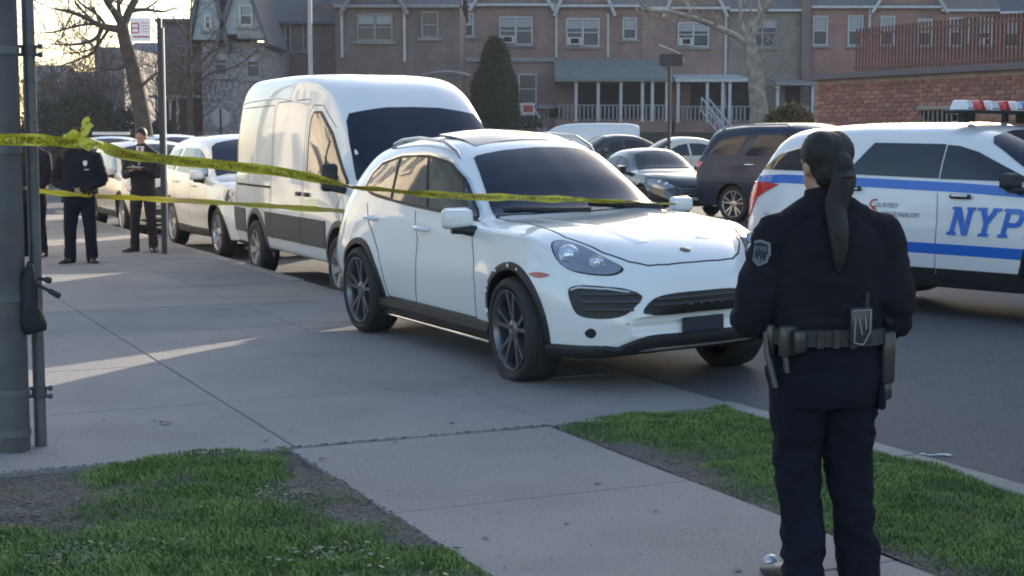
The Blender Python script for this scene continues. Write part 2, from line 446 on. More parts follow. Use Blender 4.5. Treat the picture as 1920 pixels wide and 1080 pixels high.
# ================================================================ the white hero SUV
HERO_C = dict(
 zt=[(-.98,.60),(-.96,.82),(-.91,1.00),(-.82,1.13),(-.58,1.48),(-.44,1.60),(0,1.655),(.6,1.685),(1.0,1.67),(1.38,1.61),(1.52,1.56),(1.85,1.385),(2.30,1.105),(2.42,1.08),(3.0,1.05),(3.4,.985),(3.62,.915),(3.74,.845),(3.82,.76),(3.86,.67),(3.87,.56)],
 zu=[(-.98,.58),(-.94,.80),(-.85,1.0),(-.72,1.20),(-.5,1.40),(-.2,1.505),(.3,1.565),(.7,1.58),(1.1,1.555),(1.35,1.48),(1.6,1.355),(1.9,1.175),(2.08,1.08),(2.2,1.065),(2.6,1.065),(3.0,1.035),(3.4,.955),(3.62,.87),(3.76,.77),(3.84,.66),(3.87,.50)],
 yu=[(-.98,.50),(-.85,.60),(-.6,.64),(0,.645),(.6,.65),(1.2,.645),(1.6,.69),(2.0,.75),(2.2,.755),(2.6,.71),(3.0,.67),(3.4,.60),(3.7,.48),(3.87,.38)],
 zs=[(-.98,.55),(-.94,.76),(-.85,.92),(-.6,1.075),(-.2,1.10),(.3,1.08),(1.0,1.045),(1.6,1.01),(2.0,1.0),(2.5,1.01),(2.95,1.0),(3.3,.93),(3.55,.83),(3.72,.73),(3.83,.62),(3.87,.48)],
 ys=[(-.98,.56),(-.85,.76),(-.6,.82),(-.2,.85),(.3,.86),(1.0,.86),(1.6,.865),(2.2,.875),(2.8,.875),(3.2,.85),(3.5,.79),(3.7,.70),(3.82,.60),(3.87,.50)],
 ym=[(-.98,.70),(-.9,.83),(-.6,.925),(-.2,.96),(.2,.955),(.8,.925),(1.4,.915),(2.2,.93),(2.75,.962),(3.1,.955),(3.4,.915),(3.6,.85),(3.74,.77),(3.83,.67),(3.87,.56)],
 zm=[(-.98,.50),(-.8,.62),(-.3,.70),(.3,.64),(1.5,.60),(2.4,.66),(3.0,.68),(3.5,.60),(3.87,.44)],
 yr=[(-.98,.62),(-.8,.80),(0,.90),(.6,.87),(2.2,.88),(2.9,.90),(3.4,.88),(3.65,.78),(3.8,.66),(3.87,.52)],
 zb=[(-.98,.44),(-.9,.34),(-.5,.27),(0,.25),(2.5,.25),(3.4,.23),(3.7,.24),(3.82,.28),(3.87,.36)],
 gb=.022)
HERO_MAT_POS = ((-0.448, 13.68, 0.03), R(-63.3)); HERO_ROLL = R(1.9)
def make_hero():
    B = Body(HERO_C, -.98, 3.87, warp_f=.30, warp_r=.12, wf=1.0, nx=80)
    root = empty('parked_car', (0, 0, 0), 0, 'white luxury SUV with a flat front tyre, parked nearest, crossed by the upper yellow tape', 'SUV')
    RT = .372
    body = link('body', B.shell([(0, .375, .425), (2.895, .375, .425)], M_WHITE), root)
    sr = 1.0
    for sg in (-1, 1):
        N = (0, sg, .25)
        y = .8 * sg
        # side glass, black frame below it, chrome line
        fr = B.patch('window_surround', mirr([(2.10,.8,1.065),(1.94,.8,1.18),(1.68,.8,1.365),(1.36,.8,1.505),(1.0,.8,1.55),(.45,.8,1.537),(.06,.8,1.465),(-.08,.8,1.37),(-.14,.8,1.25),(-.02,.8,1.19),(.53,.8,1.135),(1.28,.8,1.095),(1.85,.8,1.075)], sg), N, M_BLACKPL, root, off=.007, smooth=4, res=.05)
        for nm, poly in (('front_window', [(2.05,.8,1.085),(1.92,.8,1.175),(1.66,.8,1.352),(1.34,.8,1.488),(1.045,.8,1.525),(1.30,.8,1.115)]),
                     ('rear_window', [(1.25,.8,1.12),(.985,.8,1.528),(.75,.8,1.53),(.49,.8,1.518),(.56,.8,1.155)]),
                     ('quarter_window', [(.50,.8,1.165),(.43,.8,1.51),(.09,.8,1.445),(-.05,.8,1.36),(-.10,.8,1.26),(0,.8,1.205)])):
            B.patch('side_window', mirr(poly, sg), N, M_GLASSR, root, off=.012, res=.05)
        mb = MB(); B.ribbon(mb, mirr([(2.11,.8,1.06),(1.95,.8,1.185),(1.68,.8,1.378),(1.36,.8,1.518),(1.0,.8,1.563),(.45,.8,1.55),(.05,.8,1.478),(-.09,.8,1.38),(-.15,.8,1.25)], sg), N, .016, .011)
        mb.build('window_trim', M_CHROME, root, 60)
        # seams
        for ln in ([(1.03,.9,1.09),(1.17,.9,.87),(1.16,.9,.60),(1.08,.9,.36)], [(2.14,.9,1.03),(2.26,.9,.8),(2.28,.9,.6),(2.22,.9,.36)],
                   [(0,.9,1.11),(.12,.9,.97),(.29,.9,.86),(.42,.9,.74),(.48,.9,.6),(.50,.9,.36)], [(2.22,.9,.36),(1.4,.9,.36),(.5,.9,.36)]):
            mb = MB(); B.ribbon(mb, mirr(ln, sg), (0, sg, 0), .011, .0012); mb.build('door_seam', M_SEAM, root)
        # handles
        for hx, hz in ((1.27, .965), (.22, 1.0)):
            h = B.side(hx, hz, sg)
            m = MB(); yy = h[0].y
            m.tube([(hx - .10, yy, hz), (hx - .075, yy + .045 * sg, hz + .004), (hx + .06, yy + .045 * sg, hz + .002), (hx + .10, yy, hz - .004)], [.016, .022, .020, .014], 8)
            m.build('door_handle', M_WHITE, root, 50)
        arch_trim(root, B, 0, .375, .40, sg, .05, M_BLACKPL)
        arch_trim(root, B, 2.895, .375, .40, sg, .05, M_BLACKPL)
        if sg == -1:   # flare torn off the front arch: pale clips left along the edge
            for k, th in enumerate((74, 92, 118, 141, 149, 171)):
                cx_, cz_ = 2.895 + math.cos(R(th)) * .425, .375 + math.sin(R(th)) * .425; h = B.side(cx_, cz_, sg)[0]; m = MB(); m.box((cx_, h.y - .014, cz_), (.014 + .010 * (k % 3), .010, .020 + .008 * (k % 2))); me = m.mesh('clip', M_WHITE); bevel_mesh(me, .004, 1); link('trim_clip', me, root)
        # sill
        m = MB(); V = []
        for x in (.40, .8, 1.5, 2.2, 2.50):
            y0 = B.side(x, .40, sg)[0].y
            V.append([(x, y0 - .03 * sg, .355), (x, y0 + .028 * sg, .345), (x, y0 + .035 * sg, .29), (x, y0 - .01 * sg, .215), (x, y0 - .2 * sg, .215)])
        for i in range(4):
            for j in range(4):
                o = len(m.v)
                m.add([V[i][j], V[i][j+1], V[i+1][j+1], V[i+1][j]], [(0,1,2,3)])
        m.build('side_sill', M_BLACKPL, root, 50)
        m = MB(); y0 = B.side(1.4, .40, sg)[0].y
        m.tube([(.42, y0 + .005 * sg, .212), (1.4, y0 + .015 * sg, .212), (2.48, y0 + .025 * sg, .212)], .012, 6); m.build('sill_trim', M_CHROME, root, 60)
        # roof rail
        m = MB(); L = []
        for x in (-.0, .07, .25, .6, 1.1, 1.33, 1.42):
            h = B.ray((x, .60 * sg, 3), (0, 0, -1))[0]; up = -.02 if x in (-.0, 1.42) else (.05 if x in (.25,.6,1.1) else .03)
            L.append((x, .60 * sg, h.z + up))
        m.tube(L, [.012, .02, .02, .02, .02, .018, .01], 8, flat=.7); m.build('roof_rail', M_WHITE if False else M_ALLOY, root, 60)
        # head lamp: dark rim, lens, two projector rings
        hl = [(3.208,.780,.966),(3.21,.712,.978),(3.361,.638,.946),(3.53,.568,.877),(3.665,.490,.800),(3.664,.545,.767),(3.579,.682,.768),(3.457,.780,.800),(3.347,.82,.866)]
        NH = (.80, .62 * sg, .35)
        rim_ = B.patch('headlight', mirr(hl, sg), NH, M_BLACKPL, root, off=.004, smooth=5, res=.04)
        c = sum((Vector(p) for p in hl), Vector()) / len(hl); sh = lambda p, k: tuple(c + (Vector(p) - c) * k)
        B.patch('headlight_lens', mirr([sh(p, .94) for p in hl], sg), NH, M_LENS, rim_, off=.008, smooth=5, res=.04)
        for (px_, py_, pz_, rr) in ((3.375, .742, .893, .068), (3.54, .622, .836, .050)):
            h = B.ray(Vector((px_, py_ * sg, pz_)) + Vector(NH).normalized() * 2, -Vector(NH))
            nn = h[1].normalized() if h[1].dot(Vector(NH)) > 0 else -h[1].normalized()
            q = Vector((1, .25 * sg, .1)).normalized(); M = Matrix.Translation(h[0] + nn * .004) @ nn.lerp(q, .35).normalized().to_track_quat('Z', 'Y').to_matrix().to_4x4()
            m = MB(); m.lathe([(rr, 0), (rr, .012), (rr * .93, .016), (rr * .84, .012), (rr * .84, .006)], 28, 'Z'); m.v = [tuple(M @ Vector(v)) for v in m.v]; m.build('lamp_ring', M_LAMP, rim_, 40)
            m = MB(); m.lathe([(rr * .82, .006), (rr * .6, .004), (rr * .5, .012), (rr * .3, .024), (.001, .03)], 24, 'Z'); m.v = [tuple(M @ Vector(v)) for v in m.v]; m.build('projector', M_BULB, rim_, 40)
        # side marker
        B.patch('side_marker', mirr([(3.15,.93,.762),(3.24,.90,.778),(3.335,.868,.764),(3.28,.90,.742),(3.22,.91,.742)], sg), (.5, sg, 0), M_AMBER, root, off=.006, smooth=3, res=.04)
        # outer bumper intake with slats
        IN = [(3.49,.81,.68),(3.535,.765,.702),(3.68,.621,.695),(3.75,.501,.672),(3.79,.428,.625),(3.787,.48,.563),(3.764,.554,.507),(3.668,.701,.488),(3.568,.79,.513),(3.522,.815,.59)]
        NI = (1, .35 * sg, 0)
        ik = B.patch('bumper_intake', mirr(IN, sg), NI, M_BLACKPL, root, off=.003, smooth=4, res=.05)
        m = MB()
        for zz, ya, yb in ((.645, .47, .80), (.595, .455, .80), (.545, .50, .79)):
            B.ribbon(m, mirr([(3.8, ya, zz), (3.75, (ya + yb) / 2, zz), (3.7, yb, zz)], sg), NI, .022, .006, lift=.014)
        m.build('intake_slat', M_GREYPL, ik, 60)
        m = MB(); B.ribbon(m, mirr([(3.5,.80,.672),(3.535,.765,.688),(3.68,.62,.680),(3.75,.50,.655)], sg), NI, .02, .006, lift=.008); m.build('intake_trim', M_ALLOY, ik, 60)
        # fog lamp
        B.patch('fog_lamp', mirr([(3.65,.775,.39),(3.65,.75,.42),(3.65,.72,.42),(3.65,.70,.39),(3.65,.72,.36),(3.65,.75,.36)], sg), NI, M_BLACKPL, root, off=.004, smooth=3, res=.04)
        mirror_part(root, 2.15, .88, 1.09, sg, M_WHITE, 1.0 if sg < 0 else .8)
        # tail lamp
        B.patch('tail_light', mirr([(-.62,.84,1.02),(-.80,.80,1.03),(-.90,.70,.98),(-.93,.70,.88),(-.86,.80,.86),(-.74,.86,.90)], sg), (-.7, sg, 0), M_RED, root, off=.006, smooth=3)
    # windscreen
    ws = B.patch('windscreen', [(2.2,-.70,1.083),(2.3,-.45,1.098),(2.35,0,1.105),(2.3,.45,1.098),(2.2,.74,1.083),(1.817,.65,1.31),(1.5,.585,1.50),(1.5,.54,1.528),(1.5,.3,1.548),(1.5,0,1.553),(1.5,-.3,1.545),(1.5,-.50,1.525),(1.5,-.535,1.50),(1.817,-.61,1.31)], (1, 0, .6), M_GLASS2, root, off=.010, res=.06)
    m = MB()
    for y0, y1, a in ((-.62, .02, 0), (.08, .66, 0)):
        pts = [(2.38, y1, 1.12), (2.33, (y0 + y1) / 2, 1.14), (2.2, y0, 1.145)]
        B.ribbon(m, pts, (1, 0, .6), .022, .02, lift=.012)
    m.build('wiper', M_BLACKPL, root, 60)
    B.patch('rear_screen', [(-.8,-.56,1.15),(-.8,.56,1.15),(-.55,.52,1.45),(-.5,0,1.5),(-.55,-.52,1.45)], (-1, 0, .3), M_GLASS, root, off=.003)
    # tilted sunroof panel
    m = MB(); V = []
    for i, x in enumerate((.62, .85, 1.1, 1.30)):
        h = B.ray((x, 0, 3), (0, 0, -1))[0].z
        for y in (-.43, -.2, 0, .2, .43):
            z = B.ray((x, y, 3), (0, 0, -1))[0].z; V.append((x, y, z + .006 + (1.30 - x) * .035))
    m.add(V, [(i * 5 + j, i * 5 + j + 1, (i + 1) * 5 + j + 1, (i + 1) * 5 + j) for i in range(3) for j in range(4)])
    o = len(m.v); W = [(x, y, z - .018) for x, y, z in V]; m.add(W, [(i * 5 + j, (i + 1) * 5 + j, (i + 1) * 5 + j + 1, i * 5 + j + 1) for i in range(3) for j in range(4)])
    E_ = [(0,1),(1,2),(2,3),(3,4),(4,9),(9,14),(14,19),(19,18),(18,17),(17,16),(16,15),(15,10),(10,5),(5,0)]
    m.f += [(a, b, b + 20, a + 20) for a, b in E_]; m.mi += [0] * len(E_)
    m.build('sunroof', M_GLASS2, root, 50)
    # bonnet seam and creases
    m = MB()
    B.ribbon(m, [(2.2,.70,1.09),(2.73,.685,1.06),(3.19,.665,.99),(3.50,.55,.90),(3.648,.435,.84),(3.72,.336,.81),(3.75,.2,.805),(3.76,0,.805),(3.75,-.2,.805),(3.72,-.336,.81),(3.648,-.435,.84),(3.5,-.55,.9),(3.19,-.665,.99),(2.73,-.685,1.06),(2.2,-.70,1.09)], (.35, 0, 1), .013, .0012)
    m.build('bonnet_seam', M_SEAM, root)
    m = MB()
    for sg in (1, -1): B.ribbon(m, mirr([(2.45,.46,1.1),(2.9,.36,1.05),(3.3,.28,1.0),(3.5,.24,.94)], sg), (.2, 0, 1), .16, -.009, lift=.012)
    m.build('bonnet_crease', M_WHITE, root, 80)
    # central grille with slats
    g = B.patch('grille', [(3.85,-.435,.522),(3.85,-.37,.60),(3.85,-.28,.63),(3.85,0,.64),(3.85,.28,.63),(3.85,.37,.60),(3.85,.435,.522),(3.85,.36,.505),(3.85,0,.503),(3.85,-.36,.505)], (1, 0, 0), M_BLACKPL, root, off=.010, smooth=3, res=.04)
    m = MB()
    for zz, yy in ((.602, .345), (.566, .372)): B.ribbon(m, [(3.85, -yy, zz), (3.85, 0, zz + .004), (3.85, yy, zz)], (1, 0, 0), .014, .018, lift=.014, res=.03)
    m.build('grille_slat', M_GREYPL, g, 60)
    # black lower lip
    m = MB(); B.ribbon(m, [(3.3,-.90,.262),(3.6,-.74,.262),(3.75,-.56,.272),(3.82,-.44,.318),(3.85,-.34,.330),(3.85,0,.332),(3.85,.34,.330),(3.82,.44,.318),(3.75,.56,.272),(3.6,.74,.262),(3.3,.90,.262)], (1, 0, 0), .085, .012, res=.03, lift=.022)
    m.build('lower_lip', M_BLACKPL, root, 60)
    m = MB(); m.box((3.45, 0, .255), (.35, 1.3, .06)); m.box((1.5, 0, .24), (4.2, 1.2, .06)); m.box((-.5,0,.28),(.7,1.2,.1)); m.build('underbody', M_UNDER, root)
    # blank dark plate
    x = B.ray((5, 0, .42), (-1, 0, 0))[0].x
    m = MB(); m.box((x + .022, .03, .40), (.03, .32, .125)); me = m.mesh('p', M_PLATEDK); bevel_mesh(me, .006, 1); link('licence_plate', me, root)
    # badge
    h = B.ray((3.655, 0, 3), (0, 0, -1)); nn = h[1]
    m = MB(); M = Matrix.Translation(h[0]) @ nn.to_track_quat('Z', 'Y').to_matrix().to_4x4()
    m.lathe([(.032, -.01), (.032, .004), (.026, .007), (.001, .009)], 16, 'Z'); m.v = [tuple(M @ Vector((v[0] * 1.25, v[1], v[2]))) for v in m.v]; m.build('bonnet_badge', mat('badge_enamel', (.16, .15, .12), .3, metal=.6), root, 40)
    # wheels
    make_wheel(root, (0, -.845, RT), RT, .275, face=M_ALLOYG); make_wheel(root, (0, .845, RT - .08), RT, .275, face=M_ALLOYG)
    make_wheel(root, (2.895, -.84, RT - .025), RT,   .275, face=M_ALLOYG, steer=R(-3), flat=.032); make_wheel(root, (2.895, .84, RT - .08), RT,   .275, face=M_ALLOYG, steer=R(-3))
    root.location = HERO_MAT_POS[0]; root.rotation_euler = (HERO_ROLL, 0, HERO_MAT_POS[1])
    return root, B
hero, HB = make_hero()
# ================================================================ ground, road, kerb, pavement
import numpy as np
def rect_st(mb, s0, s1, t0, t1, z0, z1):
    P = [ST(s0, t0), ST(s1, t0), ST(s1, t1), ST(s0, t1)]
    mb.prism([(p[0], p[1]) for p in P][::-1], z0, z1); return mb
M_ASPH = mat('asphalt', (.082, .082, .09), .85, var=.25, vscale=.6, var2=.6, v2scale=90, bump=.5, bscale=70, dirt=(.05, .05, .055), dscale=.8, damt=.35)
M_CONC = mat('concrete', (.245, .225, .222), .85, var=.20, vscale=.9, var2=.25, v2scale=90, bump=.35, bscale=60, dirt=(.13, .125, .125), dscale=1.3, damt=.42)
M_CONC2 = mat('concrete_warm', (.26, .235, .21), .85, var=.2, vscale=1.1, var2=.22, v2scale=110, bump=.25, bscale=60, dirt=(.16, .15, .145), dscale=1.4, damt=.35)
M_CONC3 = mat('concrete_dark', (.20, .195, .197), .85, var=.2, vscale=1.3, var2=.22, v2scale=110, bump=.25, bscale=60, dirt=(.12, .12, .12), dscale=1.3, damt=.35)
M_KERB = mat('kerb_stone', (.25, .24, .23), .85, var=.2, vscale=2, var2=.2, v2scale=90, bump=.2, bscale=60, dirt=(.13, .125, .12), dscale=2.5, damt=.4)
M_DIRT = mat('soil', (.070, .062, .056), .95, var=.5, vscale=7, var2=.9, v2scale=45, bump=1.0, bscale=35, dirt=(.13, .12, .11), dscale=5, damt=.5)
M_LINE = mat('road_line', (.62, .62, .60), .7, var=.2, vscale=4)
# far terrain sheet, road sheet, pavement bed
m = MB(); m.box((0, 100, -.70), (300, 340, .9)); tag(m.build('ground', mat('far_ground', (.10, .10, .095), .9, var=.3, vscale=.2)), kind='structure')
def smooth01(x): x = max(0, min(1, x)); return x * x * (3 - 2 * x)
def road_h(s_, t_):
    """road surface height: it meets the dropped kerb of the driveway and falls away from it"""
    k = smooth01((s_ - 6.6) / 2.0) * (1 - smooth01((s_ - 14.2) / 3.0)) * (1 - smooth01((t_ - 8) / 6))
    return ROAD_Z + .095 * k
def road_z(x, y):
    v = Vector((x, y, 0)); return road_h(v.dot(S_), v.dot(T_))
m = MB(); ss = [-14 + i * .8 for i in range(61)]; tt = [5.36 + i * .8 for i in range(20)] + [30, 60]
m.add([ST(a_, b_, road_h(a_, b_)) for a_ in ss for b_ in tt], [(i * 22 + j, i * 22 + j + 1, (i + 1) * 22 + j + 1, (i + 1) * 22 + j) for i in range(60) for j in range(21)])
P = [ST(34, -60), ST(120, -60), ST(120, 60), ST(34, 60)]
m.add([(p[0], p[1], ROAD_Z) for p in P], [(0, 1, 2, 3)])
road = tag(m.build('road', M_ASPH, smooth=50), kind='structure')
m = MB(); rect_st(m, 8.0, 34, -14, 5.22, -.2, -.035); pave = tag(m.build('pavement', M_SEAM), kind='structure')
m = MB(); rect_st(m, -10, 8.05, 2.36, 3.96, -.2, -.035); path = tag(m.build('footpath', M_SEAM), kind='structure')
def slab(s0, s1, t0, t1, mt, par, g=.0035, dz=None, sub=True):
    mb = MB(); rect_st(mb, s0 + g, s1 - g, t0 + g, t1 - g, -.06, random.uniform(-.0015, .0015) if dz is None else dz)
    me = mb.mesh('slab', mt); bevel_mesh(me, .006, 1, 50); return link('slab', me, par)
srow = [8.05, 9.62, 11.4, 13.3, 15.28, 17.1, 19.1, 21.1, 23.1, 25.1, 27.1, 29.1, 31.1, 34]
trow = [-14, -11, -8, -5.6, -3.6, -1.4, .55, 2.42, 4.02, 5.22]
for i in range(len(srow) - 1):
    for j in range(len(trow) - 1):
        mt = M_CONC2 if i == 4 else (random.choice([M_CONC, M_CONC3]) if i > 4 else (M_CONC3 if i == 3 else M_CONC))
        slab(srow[i], srow[i + 1], trow[j], trow[j + 1], mt, pave)
prow = [8.02, 6.44, 4.86, 3.28, 1.7, .1, -1.5, -4, -7, -10]
for i in range(len(prow) - 1): slab(prow[i + 1], prow[i], 2.37, 3.95, M_CONC, path)
# kerb: stones on end; dropped at the driveway crossing
kerb = None
m = MB(); rect_st(m, -10, 34, 5.20, 5.36, -.3, -.125); kerb = tag(m.build('kerb', M_KERB), kind='structure')
ks = -10
while ks < 34:
    k1 = ks + 1.83; zt = 0.004 if (k1 < 8.4 or ks > 17.2) else -.012
    mb = MB(); rect_st(mb, ks + .006, k1 - .006, 5.225, 5.385, -.12, zt); me = mb.mesh('kerb_stone', M_KERB); bevel_mesh(me, .018, 2, 50); link('kerb_stone', me, kerb); ks = k1
# crossing lines on the far road
m = MB()
for k in range(7): rect_st(m, 36 + k * 1.15, 36.5 + k * 1.15, -13.5, -5.5, ROAD_Z, ROAD_Z + .004)
tag(m.build('crossing_lines', M_LINE), kind='structure')
m = MB(); rect_st(m, 31.2, 31.6, -9, -5.6, 0.0, .006); 
# soil beds
def soil(name, poly, mt, z=0.0):
    xs = [p[0] for p in poly]; ys = [p[1] for p in poly]; st = .07
    vs = []; idx = {}; fs = []
    nx = int((max(xs) - min(xs)) / st) + 1; ny = int((max(ys) - min(ys)) / st) + 1
    for i in range(nx + 1):
        for j in range(ny + 1):
            s_, t_ = min(xs) + (max(xs) - min(xs)) * i / nx, min(ys) + (max(ys) - min(ys)) * j / ny
            h = z - .006 + .035 * noise.noise((s_ * 1.4, t_ * 1.4, 0)) + .02 * noise.noise((s_ * 5, t_ * 5, 2)); vs.append(ST(s_, t_, h))
    for i in range(nx):
        for j in range(ny): a = i * (ny + 1) + j; fs.append((a, a + 1, a + ny + 2, a + ny + 1))
    mb = MB(); mb.add(vs, fs); return tag(mb.build(name, mt, smooth=60), kind='structure')
soilL = soil('soil_bed', [(-4, -9), (8.03, 2.374)], M_DIRT)
soilR = soil('verge_soil', [(-4, 3.946), (8.12, 5.22)], M_DIRT)
# grass: real blades, thick in clumps and thin over bare soil
def gmat(name, a, b):
    m_ = bpy.data.materials.new(name); m_.use_nodes = True; nt = m_.node_tree; p = nt.nodes['Principled BSDF']; p.inputs['Roughness'].default_value = .6
    n = nt.nodes.new('ShaderNodeTexNoise'); n.inputs['Scale'].default_value = 3.5; n.inputs['Detail'].default_value = 6
    tc = nt.nodes.new('ShaderNodeTexCoord'); nt.links.new(tc.outputs['Object'], n.inputs['Vector'])
    r = nt.nodes.new('ShaderNodeValToRGB'); r.color_ramp.elements[0].position = .35; r.color_ramp.elements[1].position = .65
    r.color_ramp.elements[0].color = (*a, 1); r.color_ramp.elements[1].color = (*b, 1); nt.links.new(n.outputs[0], r.inputs[0]); nt.links.new(r.outputs[0], p.inputs['Base Color'])
    return m_
M_GRASS = gmat('grass_blade', (.085, .150, .030), (.19, .27, .060))
M_GRASSD = gmat('grass_dry', (.10, .10, .045), (.17, .155, .08))
def grass(name, s0, s1, t0, t1, n, dens, hmax, seed, bw=.0030):
    rng = np.random.default_rng(seed); V = []; F = []; MI = []
    S = rng.uniform(s0, s1, n); Tt = rng.uniform(t0, t1, n); U = rng.random((n, 6))
    for i in range(n):
        s_, t_ = float(S[i]), float(Tt[i]); d, hk = dens(s_, t_)
        if U[i, 0] > d: continue
        g = .035 * noise.noise((s_ * 1.4, t_ * 1.4, 0)) + .02 * noise.noise((s_ * 5, t_ * 5, 2)) - .010
        h = hmax * hk * (.45 + .75 * U[i, 1]); a = U[i, 2] * 6.28; ln = h * (.25 + .7 * U[i, 3]); wd = bw * (.7 + .8 * U[i, 4])
        x, y, _ = ST(s_, t_); ca, sa_ = math.cos(a), math.sin(a); b = a + 1.2 + U[i, 5]; lx, ly = math.cos(b) * ln, math.sin(b) * ln
        o = len(V)
        V += [(x - ca * wd, y - sa_ * wd, g), (x + ca * wd, y + sa_ * wd, g), (x + ca * wd * .7 + lx * .35, y + sa_ * wd * .7 + ly * .35, g + h * .62), (x - ca * wd * .7 + lx * .35, y - sa_ * wd * .7 + ly * .35, g + h * .62), (x + lx, y + ly, g + h)]
        F += [(o, o + 1, o + 2, o + 3), (o + 3, o + 2, o + 4)]; k = 1 if U[i, 5] > .90 + .1 * min(1, hk) else 0; MI += [k, k]
    me = bpy.data.meshes.new(name); me.from_pydata(V, [], F); me.materials.append(M_GRASS); me.materials.append(M_GRASSD); me.polygons.foreach_set('material_index', MI)
    return link(name, me)
def dL(s_, t_):
    n1 = noise.noise((s_ * .75 + 3, t_ * .75, 5)) + .55 * noise.noise((s_ * 2.6, t_ * 2.6, 1)); 
    v = n1 * 1.6 + 1.05
    e = min(2.345 - t_, 8.02 - s_) 
    v -= max(0, .40 - e + .25 * noise.noise((s_ * 2.2, t_ * 2.2, 7))) * 2.4
    v -= max(0, .25 + .9 * (t_ < -.1) - 0) * 0
    # bare trodden patch beside the fence posts and the near corner by the path
    v -= 1.1 * math.exp(-(((s_ - 7.7) / .45) ** 2 + ((t_ - .7) / .7) ** 2)) + .9 * math.exp(-(((s_ - 5.3) / .35) ** 2 + ((t_ - 1.4) / .6) ** 2)) + .5 * math.exp(-(((s_ - 7.1) / .35) ** 2 + ((t_ - 1.1) / .35) ** 2))
    v += .5 * math.exp(-(((s_ - 7.95) / .12) ** 2 + ((t_ - 1.45) / .3) ** 2))
    d = max(.035, min(1, v)); return d, .35 + .75 * d * (.7 + .6 * max(0, noise.noise((s_ * 4, t_ * 4, 9)) + .4))
def dR(s_, t_):
    n1 = noise.noise((s_ * 1.1 + 9, t_ * 1.1, 5)) + .5 * noise.noise((s_ * 3.6, t_ * 3.6, 1)); v = .92 + n1 * .7 - max(0, .32 - (t_ - 3.97)) * 2.6
    d = max(0, min(1, v)); return d, .45 + .5 * d
tag(grass('grass', 3.9, 8.12, -1.7, 2.37, 215000, dL, .036, 3), 'patchy green grass on bare soil left of the concrete path', 'grass', kind='stuff')
tag(grass('grass', 3.6, 8.14, 3.96, 5.23, 95000, dR, .030, 4), 'short green verge between the concrete path and the kerb', 'grass', kind='stuff')
# small pale ground-cover leaves among the grass
m = MB(); rng = random.Random(5)
for cs, ct, r_, n in ((6.25, 1.0, .22, 260), (7.15, .6, .3, 120), (6.55, .3, .35, 140), (5.9, 1.9, .15, 60), (7.0, 2.0, .18, 70), (5.4, 2.0, .3, 70), (7.6, 0.3, .3, 80)):
    for k in range(n):
        s_, t_ = rng.gauss(cs, r_ * .5), rng.gauss(ct, r_ * .8); z = .004 + .02 * rng.random(); x, y, _ = ST(s_, t_); a = rng.uniform(0, 6.28); q = rng.uniform(.006, .014)
        tl = rng.uniform(-.5, .5)
        m.add([(x + q * math.cos(a + b), y + q * math.sin(a + b), z + q * tl * math.cos(b)) for b in (0, 1.1, 2.4, 3.6, 4.9)], [(0, 1, 2, 3, 4)])
tag(m.build('ground_cover', mat('clover_leaf', (.085, .13, .07), .5, var=.4, vscale=20)), 'small pale weed leaves scattered through the grass left of the path', 'weeds', kind='stuff')
m = MB(); rg = random.Random(31)
for k in range(650):
    s_, t_ = rg.uniform(4.2, 8.0), rg.uniform(-1.2, 2.33); x, y, _ = ST(s_, t_); g = .035 * noise.noise((s_ * 1.4, t_ * 1.4, 0)) + .02 * noise.noise((s_ * 5, t_ * 5, 2)) + .0; a = rg.uniform(0, 6.28); L = rg.uniform(.008, .045)
    if rg.random() < .6: m.tube([(x, y, g), (x + L * math.cos(a), y + L * math.sin(a), g + .006)], rg.uniform(.0008, .002), 3, cap=False)
    else: q = rg.uniform(.004, .012); m.add([(x + q * math.cos(a + b), y + q * .7 * math.sin(a + b), g + .004 + q * .4 * math.cos(b)) for b in (0, 1.2, 2.5, 3.9, 5.1)], [(0, 1, 2, 3, 4)])
tag(m.build('litter_debris', mat('dry_debris', (.22, .19, .14), .9, var=.8, vscale=12)), 'dry twigs and leaf bits lying on the soil left of the path', 'debris', kind='stuff')
# grit, crumbs and dead leaf bits
m = MB()
for k in range(500):
    s_ = rng.uniform(4, 15); t_ = rng.uniform(-1, 5.1) if s_ > 8.1 else rng.choice([rng.uniform(2.4, 3.9), 2.38 + rng.random() ** 2 * .3])
    x, y, _ = ST(s_, t_); q = rng.uniform(.001, .0032); m.box((x, y, .004), (q * 2, q * 1.4, q), rng.uniform(0, 3))
tag(m.build('grit', mat('grit', (.22, .20, .18), .9, var=.7, vscale=9)), 'fine grit and crumbs scattered over the concrete', 'grit', kind='stuff')
m = MB(); rg = random.Random(17)
for k in range(95):
    s_ = rg.uniform(4, 17); t_ = rg.uniform(-1, 5.0) if s_ > 8.1 else rg.uniform(2.45, 3.9)
    x, y, _ = ST(s_, t_); q = rg.uniform(.008, .022); n_ = 9
    m.add([(x + q * rg.uniform(.7, 1.1) * math.cos(6.283 * j / n_), y + q * rg.uniform(.7, 1.1) * math.sin(6.283 * j / n_), .0065) for j in range(n_)], [tuple(range(n_))])
tag(m.build('gum_spots', mat('old_gum', (.15, .145, .145), .8)), 'old dark gum spots trodden into the concrete slabs', 'stains', kind='stuff')
